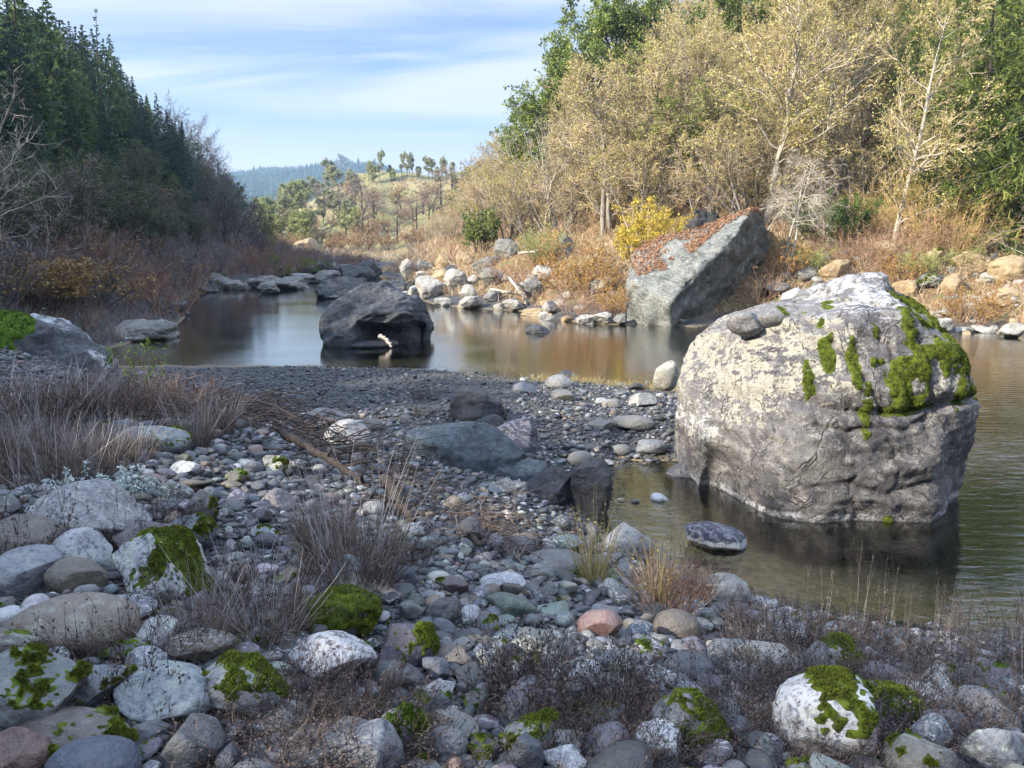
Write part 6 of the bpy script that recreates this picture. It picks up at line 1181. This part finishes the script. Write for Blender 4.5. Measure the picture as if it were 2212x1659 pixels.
for r0, r1, tries in [(.10, .14, 110), (.07, .10, 650), (.05, .07, 3000), (.036, .05, 9000), (.024, .036, 20000)]:
    lr = srg.rand(tries); dist = 2.0 * (17 / 2.0) ** (lr ** .8); azs = R_(srg.uniform(-37, 37, tries).mean() * 0) + np.radians(srg.uniform(-37, 37, tries)); xs_, ys_ = dist * np.sin(azs), dist * np.cos(azs); zs_ = HG(xs_, ys_); us_, vs_, _ = proj(np.stack([xs_, ys_, zs_], -1)); rs_ = srg.uniform(r0, r1, tries); q_ = srg.rand(tries)
    for k in range(tries):
        if zs_[k] < -.12 or zs_[k] < .0 and q_[k] > .3 or ys_[k] > 17.8: continue
        if q_[k] > density(us_[k], vs_[k], rs_[k]): continue
        if rs_[k] > .1 and dist[k] > 7 and us_[k] < 1000: continue
        if free_spot(xs_[k], ys_[k], rs_[k]): STONES.append((xs_[k], ys_[k], zs_[k], rs_[k], us_[k], vs_[k], rs_[k] / dist[k]))
STONES.sort(key=lambda e_: -e_[6])
PAL = [('grey', (.115, .12, .132)), ('blue grey', (.078, .09, .115)), ('dark', (.042, .045, .053)), ('tan', (.18, .145, .108)), ('brown', (.105, .085, .07)), ('pale grey', (.19, .195, .205)), ('greenish', (.10, .122, .115)), ('reddish', (.16, .095, .08)), ('white', (.32, .325, .335)), ('purplish', (.10, .09, .112))]
PW = np.array([.27, .25, .13, .055, .07, .10, .05, .008, .03, .04]); PW = PW / PW.sum()
def rand_stone(k, x, y, z, r, sub):
    rg = np.random.RandomState(5000 + k); ci = rg.choice(len(PAL), p=PW); flat = rg.rand() < .4; ang = rg.rand() < .75
    c = r * (rg.uniform(.32, .5) if flat else rg.uniform(.55, .85)); v, f = shape_stone(rg, (r * rg.uniform(1.0, 1.35), r * rg.uniform(.75, 1.0), c), rg.randint(5, 9) if ang else rg.randint(1, 4), .07 if ang else .035, sub, .5 if ang else .7, .93)
    v = rotz(tilt(v, rg.normal(0, .16), rg.normal(0, .16)), rg.uniform(0, 6.28)); v += np.array([x, y, z + c * rg.uniform(.3, .75)])
    col = np.array(PAL[ci][1]) * rg.uniform(.30, 1.05) * (1 + .06 * rg.randn(3)); kd = ((rg.rand() < .2) * rg.uniform(.4, 1), rg.uniform(0, .12) + (ci in (5, 8)) * .5 * rg.rand(), rg.uniform(0, .4) * (rg.rand() < .3))
    lk = ('veined ' if kd[0] > .4 else 'speckled ' if kd[1] > .45 else '') + ('flat ' if flat else 'angular ' if ang else 'rounded ') + PAL[ci][0]
    return v, f, col, kd, lk, rg
n_ind = 300 - len([1 for o_ in COL.objects if o_.name.startswith('river_stone')])
loose = MB(); lc, lk_ = [], []
for k, (x, y, z, r, u_, v_, _) in enumerate(STONES):
    if k < n_ind:
        v, f, col, kd, lk, rg = rand_stone(k, x, y, z, r, 4); o, vl_, c_ = solid('river_stone', None, None, v, f, STONE, col=col, kind=kd)
        if rg.rand() < .14: moss_on(o, vl_, f, .1, rg.uniform(.35, .75), 7000 + k, .010, 900, MOSS if rg.rand() < .6 else MOSSD, .008); lk = 'moss-topped ' + lk
        auto(o, lk, 'stone', 'stone', 'stones of the gravel bar')
    else:
        v, f, col, kd, lk, rg = rand_stone(k, x, y, z, r, 3 if k < 1500 else 2); loose.add(v, f); lc.append(np.tile(col, (len(v), 1))); lk_.append(np.tile(kd, (len(v), 1)))
# fine pebbles and gravel
n = 60000; lr = srg.rand(n); dist = 1.9 * (18.5 / 1.9) ** (lr ** .75); azs = np.radians(srg.uniform(-37, 37, n)); x, y = dist * np.sin(azs), dist * np.cos(azs); z = HG(x, y); r = srg.uniform(.008, .022, n) * np.clip(dist / 6, .8, 1.35) * (1 + 1.2 * (srg.rand(n) < .06)); ok = (z > -.10) & (y < 18.6)
x, y, z, r = x[ok], y[ok], z[ok], r[ok]; n = len(x); B0, F0 = ICO[1]; sc_ = np.stack([r * srg.uniform(.9, 1.5, n), r * srg.uniform(.7, 1.1, n), r * srg.uniform(.35, .8, n)], -1); a = srg.uniform(0, 6.28, n); P = B0[None] * sc_[:, None] * (1 + .14 * srg.randn(n, len(B0), 1))
ca, sa = np.cos(a)[:, None], np.sin(a)[:, None]; P = np.stack([P[..., 0] * ca - P[..., 1] * sa, P[..., 0] * sa + P[..., 1] * ca, P[..., 2] + P[..., 0] * (.25 * srg.randn(n))[:, None]], -1) + np.stack([x, y, z + r * .3], -1)[:, None]
loose.add(P.reshape(-1, 3), (F0[None] + (np.arange(n) * len(B0))[:, None, None]).reshape(-1, 3)); pc = np.array([c_[1] for c_ in PAL])[srg.choice(len(PAL), n, p=PW)]; pc = (pc * .27 + np.array([.07, .077, .09]) * .27) * srg.uniform(.6, 1.3, (n, 1)); lc.append(np.repeat(pc, len(B0), 0)); lk_.append(np.zeros((n * len(B0), 3)))  # pebbles toned down so shade between larger stones is in their colour
me = loose.mesh('loose_pebbles', STONE); cattr(me, 'Col', np.vstack(lc)); cattr(me, 'Kind', np.vstack(lk_)); o = link('loose_pebbles', me); o['kind'] = 'stuff'; o['label'] = 'loose grey pebbles and gravel covering the bar and beach'
del loose, lc, lk_, P

# ------------------------------------------------------------------ weeds, grasses and driftwood of the bar
ST_PALE = leaf_mat('pale_dry_stalks', [(.17, .145, .145), (.29, .26, .255), (.40, .365, .35)], 0, .8); ST_BRN = leaf_mat('brown_dry_stalks', [(.06, .046, .04), (.12, .09, .072), (.20, .145, .11)], 0, .8); ST_DRK = leaf_mat('dark_dry_stalks', [(.03, .024, .022), (.06, .045, .04), (.10, .075, .065)], 0, .8)
ST_GOLD = leaf_mat('golden_grass', [(.20, .15, .06), (.36, .28, .12), (.50, .42, .22)], .2); ST_GRN = leaf_mat('green_grass', [(.07, .12, .03), (.14, .20, .05), (.26, .28, .09)], .2); LF_DEAD = leaf_mat('curled_dead_leaves', [(.035, .028, .03), (.075, .055, .052), (.14, .10, .085)], .1); LF_SILV = leaf_mat('silvery_leaves', [(.28, .34, .33), (.40, .46, .45), (.52, .57, .55)], .2); LF_WEED = leaf_mat('green_weed_leaves', [(.09, .15, .02), (.20, .28, .04), (.34, .38, .09)], .35)
def blades(mb, rng, n, H, base, lean, w_, curl, tint=None, k=6, hvar=.35):
    a = rng.uniform(0, 6.28, n); q = np.sqrt(rng.rand(n)) * base; P0 = np.stack([np.cos(a) * q, np.sin(a) * q, np.full(n, -.02)], -1); l = lean * rng.uniform(.1, 1.3, n)
    L_ = H * rng.uniform(1 - hvar * 1.6, 1 + hvar * .4, n); P = grow(P0, np.stack([np.cos(a) * l + .12 * rng.randn(n), np.sin(a) * l + .12 * rng.randn(n), np.ones(n)], -1), L_, k, .06, -curl, rng); ribbons(mb, P, np.full(n, w_), rng, rng.rand(n) if tint is None else tint); return P
def twiggy(mb, rng, P, m, t0, t1, ang, ln, w_, trop=.02):
    p, d, t = spawn(P, m, t0, t1, ang, rng); Q = grow(p, d, ln * rng.uniform(.4, 1.3, len(t)), 4, .12, trop, rng); ribbons(mb, Q, np.full(len(t), w_), rng, rng.rand(len(t))); return Q
def tips(mb, rng, P, n, size, lo=.5, mi=0):
    k = rng.randint(0, len(P), n); x = rng.uniform(lo, 1, n) * (P.shape[1] - 1); i = np.minimum(x.astype(int), P.shape[1] - 2); fr = (x - i)[:, None]; O = P[k, i] * (1 - fr) + P[k, i + 1] * fr + rng.randn(n, 3) * size * .3
    leaves(mb, O, size, rng, rng.rand(n), .5, mi=mi)
def weed(key, rng):
    A, B, C = MB(), MB(), None
    if key == 'stalk_clump':           # tall bleached stalks over a dense brown twiggy foot
        P = blades(A, rng, 130, .62, .16, .42, .0042, .01); Q = blades(B, rng, 240, .30, .17, .55, .005, .0); twiggy(B, rng, Q, 4, .3, 1, .5, .09, .004); tips(B, rng, Q, 700, .014, .3); tips(B, rng, P, 160, .008, .6)
        return (A, B), (ST_PALE, ST_BRN), ('stalks', 'twiggy_foot')
    if key == 'dense_clump':
        P = blades(A, rng, 125, .55, .28, .30, .0055, .0); Q = blades(B, rng, 190, .34, .30, .35, .006, 0); twiggy(B, rng, Q, 4, .3, 1, .45, .10, .0045); tips(B, rng, Q, 900, .016, .3)
        return (A, B), (ST_PALE, ST_BRN), ('stalks', 'twiggy_foot')
    if key == 'dark_weed':
        P = blades(A, rng, 130, .34, .11, .45, .0045, 0); Q = twiggy(A, rng, P, 5, .2, 1, .5, .10, .0032); tips(B, rng, Q, 900, .019, .2); tips(B, rng, P, 300, .016, .2)
        return (A, B), (ST_DRK, LF_DEAD), ('stalks', 'dead_leaves')
    if key == 'red_weed':
        P = blades(A, rng, 130, .40, .12, .5, .004, 0); Q = twiggy(A, rng, P, 4, .3, 1, .45, .09, .003); tips(B, rng, Q, 350, .014, .3)
        return (A, B), (leaf_red, LF_DEAD), ('stalks', 'dead_leaves')
    if key == 'low_weed':
        P = blades(A, rng, 90, .20, .22, .9, .0032, 0); Q = twiggy(A, rng, P, 5, .2, 1, .6, .08, .0028); tips(B, rng, Q, 620, .013, .2); tips(B, rng, P, 200, .013, .3)
        return (A, B), (ST_DRK, LF_DEAD), ('stalks', 'dead_leaves')
    if key == 'grass_tuft':
        P = blades(A, rng, 130, .62, .07, .38, .0058, .03); tips(A, rng, P[:50], 160, .024, .82); blades(B, rng, 260, .26, .09, .8, .005, .09)
        return (A, B), (ST_GOLD, ST_GRN), ('dry_stems', 'green_blades')
    if key == 'gold_fringe':
        blades(A, rng, 110, .22, .22, .6, .006, .02); return (A,), (ST_GOLD,), ('dry_stems',)
    if key == 'lone_stalks':
        P = blades(A, rng, 7, .7, .12, .3, .004, .02, k=8); tips(A, rng, P, 26, .012, .6, 1); Q = twiggy(A, rng, P, 4, .4, .95, .5, .08, .0025); tips(A, rng, Q, 30, .010, .4, 1)
        return (A,), ([ST_PALE, LF_TAWNY],), ('stalks',)
    if key == 'dark_stalks':
        P = blades(A, rng, 8, .5, .10, .3, .0042, .0, k=8); Q = twiggy(A, rng, P, 7, .25, 1, .6, .06, .0028); tips(B, rng, Q, 130, .016, .3)
        return (A, B), (ST_DRK, LF_DEAD), ('stalks', 'dead_leaves')
    if key == 'silver_plant':
        P = blades(A, rng, 60, .12, .16, .8, .004, 0); tips(B, rng, P, 1100, .020, .4)
        return (A, B), (ST_PALE, LF_SILV), ('stems', 'silvery_leaves')
    if key == 'green_weed':
        P = blades(A, rng, 12, .5, .10, .2, .005, 0); tips(B, rng, P, 260, .036, .35)
        return (A, B), (ST_GRN, LF_WEED), ('stems', 'green_leaves')
    if key == 'small_green':
        P = blades(A, rng, 14, .10, .05, .7, .003, .02); tips(B, rng, P, 60, .022, .3)
        return (A, B), (ST_GRN, LF_WEED), ('stems', 'green_leaves')
leaf_red = leaf_mat('reddish_dry_stalks', [(.10, .05, .035), (.20, .12, .085), (.32, .23, .17)], 0, .8)
WH = dict(stalk_clump=.62, dense_clump=.55, dark_weed=.36, red_weed=.42, low_weed=.2, grass_tuft=.62, gold_fringe=.22, lone_stalks=.7, dark_stalks=.5, silver_plant=.14, green_weed=.5, small_green=.12)
wrg = np.random.RandomState(99)
for key in WH:
    for s in range(3 if key not in ('silver_plant', 'green_weed') else 1):
        parts, mats, kinds = weed(key, wrg)
        PROTO.setdefault(key, []).append([(kk, p_.mesh(key + '_' + kk, m_)) for kk, p_, m_ in zip(kinds, parts, mats)])
def weed_at(key, u, vb, vt, sxy=1.0, label=None, lm=None, name=None, look=None, noun=None, var=None, cat=None):
    p = hit(u, vb)
    if p is None: return
    s = math.hypot(p[1], CAM_Z - p[2]) / FD; h = (vb - vt) * s * (.84 if key == 'dense_clump' else 1.06); k = h / WH[key]
    o = plant(name or {'stalk_clump': 'stalk_clump', 'dense_clump': 'stalk_clump', 'grass_tuft': 'grass_tuft', 'gold_fringe': 'grass_tuft', 'lone_stalks': 'dry_stalk', 'dark_stalks': 'dark_stalk'}.get(key, 'weed_clump'), key, wrg.randint(3) if var is None else var, (p[0], p[1], p[2]), k, wrg.uniform(0, 6.28), (0, 0), sxy)
    cat = cat or ('grass tuft' if 'grass' in key or 'fringe' in key else 'weed')
    if label: tag(o, label, cat, 'dry weeds of the gravel bar')
    else: auto(o, look, noun, cat, 'dry weeds of the gravel bar')
    if lm: landmark(lm, u, (vb + vt) / 2)
weed_at('stalk_clump', 768, 1258, 985, 1.05, 'big clump of tall bleached stalks with a dark twiggy foot', 'the big stalk clump', var=0)
weed_at('stalk_clump', 700, 1190, 1010, 1.0, 'stalk clump growing into the back of the big one', var=1)
weed_at('stalk_clump', 570, 1382, 1180, 1.3, 'pale stalk clump between the pointed lichen boulder and the moss cushion stone', 'the middle stalk clump', var=2)
weed_at('stalk_clump', 430, 1412, 1235, .95, 'brownish stalk clump in front of the pointed lichen boulder', var=1)
weed_at('dense_clump', 110, 1048, 880, 1.35, 'dense grey brown weed clump below the mossy boulder', 'the dense grey brown clump', var=0)
weed_at('dense_clump', 190, 1030, 895, 1.2, 'weed clump leaning over the silvery plant', var=1)
weed_at('dense_clump', 60, 905, 745, 1.7, 'lilac grey weed thicket in front of the mossy boulder', 'the lilac grey thicket', var=2); weed_at('dense_clump', 160, 900, 740, 1.6, 'lilac grey weed mass right of the mossy boulder\'s white ridge', var=0); weed_at('dense_clump', 240, 895, 770, 1.3, 'weed clump at the corner of the gravel beach', var=1)
weed_at('dense_clump', 10, 1010, 860, 1.3, 'weed clump cut by the left frame edge', var=2); weed_at('dense_clump', 330, 890, 790, 1.3, 'brown weed clump under the green willow sprouts', var=0)
weed_at('stalk_clump', 415, 965, 840, 1.1, 'straw coloured stalk clump beside the brush pile', 'the straw coloured clump', var=0); weed_at('stalk_clump', 470, 930, 830, 1.1, 'stalk clump rooted in the brush pile', var=2); weed_at('red_weed', 380, 900, 800, 1.5, 'rusty twig clump behind the straw coloured one', var=0); weed_at('red_weed', 290, 905, 800, 1.7, 'rusty weed mass between the lilac grey weeds and the brush pile', var=1)
weed_at('green_weed', 325, 862, 738, .9, 'green willow sprouts standing over the corner of the beach', 'the green willow sprouts', 'willow_sprout', cat='plant'); weed_at('lone_stalks', 275, 860, 770, .8, 'few thin dry stems left of the green willow sprouts', var=1); weed_at('lone_stalks', 370, 850, 775, .6, 'few thin dry stems right of the green willow sprouts', var=2)
weed_at('silver_plant', 215, 1068, 1002, 1.1, 'silvery blue leafed plant below the weed clumps', 'the silvery plant', 'silver_plant', cat='plant')
weed_at('grass_tuft', 1284, 1268, 1085, .85, 'golden dry grass tuft with green base by the pool', 'the golden grass tuft', var=0)
weed_at('grass_tuft', 1420, 1300, 1140, .8, 'thin golden grass behind the reddish weed clump', var=1)
weed_at('red_weed', 1440, 1330, 1190, 1.15, 'reddish brown weed clump at the pool\'s near shore', 'the reddish weed clump', var=2); weed_at('red_weed', 1500, 1300, 1215, 1.2, 'dark red weed clump next to the reddish one', var=0)
weed_at('dark_weed', 1130, 1552, 1390, 1.2, 'dark dry weed clump with thin tall stalks', 'the dark dry weed clump', var=0); weed_at('lone_stalks', 1120, 1500, 1230, .45, 'tall thin stalks rising out of the dark dry weed clump', var=0); weed_at('lone_stalks', 1190, 1480, 1210, .4, 'thin stalks leaning right of the dark dry weed clump', var=1)
weed_at('dark_weed', 1340, 1520, 1392, .95, 'dark leafed weed below the pinkish red stone', 'the dark leafed weed', var=1)
weed_at('dark_stalks', 1590, 1420, 1240, .8, 'dark leafy stalks over the big blue grey stone', 'the dark leafy stalks', var=0)
for k in range(46):                    # dry stems along the near shore of the pool and lower right
    u = wrg.uniform(1560, 2230); vb = np.interp(u, [1560, 2212], [1400, 1470]) + wrg.uniform(-60, 60); weed_at('lone_stalks', u, vb, vb - wrg.uniform(90, 230), .45, None, look='thin dry', noun='stalks')
for k in range(34):
    u = wrg.uniform(1540, 2240); vb = wrg.uniform(1400, 1660); weed_at('low_weed', u, vb, vb - wrg.uniform(50, 95), 1.25, None, look='low purplish', noun='weed')
for k in range(16):
    u = wrg.uniform(1560, 2240); vb = wrg.uniform(1380, 1640); weed_at('dark_stalks', u, vb, vb - wrg.uniform(70, 150), .7, None, look='dark dry', noun='stalks')
for k in range(12):
    u = wrg.uniform(560, 900); vb = wrg.uniform(1520, 1700); weed_at('low_weed', u, vb, vb - wrg.uniform(60, 110), 1.2, None, look='low purplish', noun='weed')
for k in range(10):
    u = wrg.uniform(1180, 1480); vb = wrg.uniform(1560, 1690); weed_at('low_weed', u, vb, vb - wrg.uniform(60, 110), 1.0, None, look='low purplish', noun='weed')
for k in range(16):
    u = wrg.uniform(0, 1100); vb = wrg.uniform(1120, 1560); weed_at(['dark_stalks', 'lone_stalks', 'low_weed'][k % 3], u, vb, vb - wrg.uniform(60, 150), .7, None, look=['dark dry', 'thin dry', 'low purplish'][k % 3], noun=['stalks', 'stalks', 'weed'][k % 3])
for k in range(9):
    u = wrg.uniform(-20, 330); vb = wrg.uniform(880, 1010); weed_at('dense_clump', u, vb, vb - wrg.uniform(70, 120), 1.3, None, look='grey brown', noun='weed clump')
for k in range(26):
    u = wrg.uniform(300, 2150); vb = wrg.uniform(1150, 1620); weed_at('small_green', u, vb, vb - wrg.uniform(16, 34), 1.0, None, look='small green', noun='weed', cat='plant')
for k in range(13):
    u = np.linspace(1150, 1440, 13)[k] + wrg.uniform(-6, 6); vb = np.interp(u, [1150, 1250, 1440], [822, 826, 846]); weed_at('gold_fringe', u, vb, vb - wrg.uniform(16, 30), 1.3, None, look='orange gold', noun='grass tuft')
for u, vb, vt in [(1055, 808, 782), (1085, 808, 780), (1000, 806, 792)]: weed_at('gold_fringe', u, vb, vt, .6, None, look='dry', noun='grass tuft')
for u, vb, vt in [(918, 862, 835), (915, 902, 880)]: weed_at('low_weed', u, vb, vt, .8, None, look='brown dry', noun='weed')
# driftwood
WOOD = bark_mat('weathered_wood', (.022, .018, .016), (.052, .042, .036), 22); WOODP = bark_mat('bleached_wood', (.30, .25, .2), (.52, .47, .41), 14)
def log(name, label, pts, r, mat, knots=3, seed=0, parent=None):
    rg = np.random.RandomState(seed); P = np.array(pts); t = np.linspace(0, 1, 16); s = np.linspace(0, 1, len(P)); C = np.stack([np.interp(t, s, P[:, k]) for k in range(3)], -1); c0 = C.mean(0); C = C - c0 + rg.randn(16, 3) * r * .18
    b = MB(); tubes(b, C[None], (r * np.linspace(1, .45, 16) * (1 + .15 * rg.randn(16)))[None], 9, np.array([.4]))
    p, d, _ = spawn(C[None], knots, .1, .95, .9, rg)
    if knots: tubes(b, grow(p, d, np.full(len(p), r * 6) * rg.uniform(.5, 1.3, len(p)), 6, .2, .02, rg), np.full((len(p), 1), r * .35) * np.linspace(1, .3, 6)[None], 6, rg.rand(len(p)))
    o = link(name, b.mesh(name, mat), None, c0); tag(o, label, 'driftwood'); return o
def gp(u, v, h=0.0): p = hit(u, v, h); return p + np.array([0, 0, h])
log('driftwood_log', 'dark rotting root log lying across the brush pile', [gp(610, 935, .22), gp(680, 975, .22), gp(740, 1010, .18), gp(800, 1055, .1)], .042, WOOD, 7, 1); landmark('the dark rotting log', 690, 980)
log('driftwood_log', 'dark log slanting down behind the big stalk clump', [gp(830, 1030, .22), gp(862, 1080, .16), gp(892, 1128, .06)], .055, WOOD, 2, 2)
log('driftwood_log', 'short broken root standing in the root tangle', [gp(1010, 1150, .05), gp(1040, 1180, .12), gp(1060, 1150, .2)], .022, WOOD, 3, 3)
log('driftwood_branch', 'short pale branch wedged under the dark mid river boulder', [at(820, 725, 21.3), at(834, 733, 21.2), at(846, 750, 21.1)], .07, WOODP, 0, 4)
for k, (a, c_, lb) in enumerate([((1060, 625), (1130, 640), 'bleached driftwood branch slanting over the sunny bank'), ((1100, 600), (1135, 650), 'forked bleached branch crossing the slanting one'), ((1120, 548), (1190, 540), 'bleached log lying above the olive bush')]):
    log('driftwood_branch', lb, [gp(*a, .8), gp((a[0] + c_[0]) / 2, (a[1] + c_[1]) / 2, .9), gp(*c_, .3)], .07, WOODP, 4, 10 + k)
landmark('the bleached driftwood', 1110, 620)
def tangle(name, lst, n, ln, mat, seed, w_=.007):
    rg = np.random.RandomState(seed); b = MB(); P0 = []
    for k in range(n):
        u, v = lst[rg.randint(len(lst))]; q = hit(u + rg.normal(0, 38), v + rg.normal(0, 14))
        if q is not None: P0.append(q + np.array([0, 0, abs(rg.normal(0, .13)) + .02]))
    P0 = np.array(P0); a = rg.uniform(0, 6.28, len(P0)); D = np.stack([np.cos(a), np.sin(a), rg.normal(.12, .22, len(P0))], -1); P = grow(P0, D, ln * rg.uniform(.3, 1.2, len(P0)), 6, .14, -.03, rg)
    tubes(b, P, w_ * rg.uniform(.35, 1.2, (len(P0), 1)) * np.linspace(1, .4, 6)[None], 4, rg.rand(len(P0))); o = link(name, b.mesh(name, mat)); o['kind'] = 'stuff'
tangle('stick_debris', [(480, 900), (520, 905), (560, 912), (600, 925), (640, 940), (690, 950), (730, 970), (760, 1000), (620, 905), (540, 890), (440, 900), (700, 990)], 750, .5, ST_DRK, 1, .008)
tangle('stick_debris', [(360, 890), (320, 880), (400, 905)], 200, .5, ST_BRN, 2, .008)
tangle('stick_debris', [(1010, 1150), (1060, 1170), (1100, 1180), (1040, 1140), (1150, 1200)], 240, .35, ST_BRN, 3, .006)
tangle('stick_debris', [(860, 1080), (880, 1110), (840, 1050), (820, 1020)], 160, .35, ST_DRK, 4, .006)

# ------------------------------------------------------------------ haze
b_ = MB(); X0, Y0, Za, Zb = 1760, 1760, float(V[:, 2].min()) - 1, float(V[:, 2].max()) + 25
b_.add([(-X0, -Y0, Za), (X0, -Y0, Za), (X0, Y0, Za), (-X0, Y0, Za), (-X0, -Y0, Zb), (X0, -Y0, Zb), (X0, Y0, Zb), (-X0, Y0, Zb)], [(0, 3, 2, 1), (4, 5, 6, 7), (0, 1, 5, 4), (1, 2, 6, 5), (2, 3, 7, 6), (3, 0, 4, 7)])
m = Mat('haze_air'); m.N.remove(m.b); pv = m.n('ShaderNodeVolumePrincipled'); pv.inputs['Color'].default_value = (.50, .72, 1, 1); pv.inputs['Density'].default_value = .0004; pv.inputs['Anisotropy'].default_value = .3
m.L.new(pv.outputs[0], m.out.inputs['Volume']); haze = link('haze', b_.mesh('haze', m.m, False)); haze['kind'] = 'stuff'

# ------------------------------------------------------------------ labels that need their place worked out
bpy.context.view_layer.update()
ORD = ['', 'second ', 'third ', 'fourth ', 'fifth ', 'sixth ', 'seventh ', 'eighth ', 'ninth ', 'tenth ', 'eleventh ', 'twelfth ', 'thirteenth ', 'fourteenth ', 'fifteenth ', 'sixteenth ']
groups_ = {}
for o, look, noun in AUTO:
    bb = o.location; pts_ = [o] + list(o.children); zs_ = 0.0
    for c_ in pts_:
        if c_.type == 'MESH':
            q = [c_.matrix_world @ Vector(k_) for k_ in c_.bound_box]; zs_ = max(zs_, max(v_.z for v_ in q))
    u_, v_, _ = proj([bb.x, bb.y, (bb.z + max(zs_, bb.z)) / 2])
    u_, v_ = min(max(float(u_), 0), 2212), min(max(float(v_), 0), 1659)
    best = min(LAND, key=lambda l_: (l_[1] - u_) ** 2 + (1.6 * (l_[2] - v_)) ** 2); dx, dy = u_ - best[1], v_ - best[2]
    rel = ('right of' if dx > 0 else 'left of') if abs(dx) > 1.2 * abs(dy) else ('above' if dy < 0 else 'below')
    groups_.setdefault((look, noun, rel, best[0]), []).append((math.hypot(dx, dy), o.name, o))
for (look, noun, rel, lm), lst in groups_.items():
    lst.sort(key=lambda e_: (e_[0], e_[1]))
    for k_, (_, _, o) in enumerate(lst):
        n_ = ORD[k_] if k_ < len(ORD) else 'number %d ' % (k_ + 1)
        o['label'] = ('%s%s %s %s %s' % (n_, look, noun, rel, lm)) if len(lst) > 1 and k_ else ('%s%s %s %s %s' % ('nearest ' if len(lst) > 1 else '', look, noun, rel, lm))
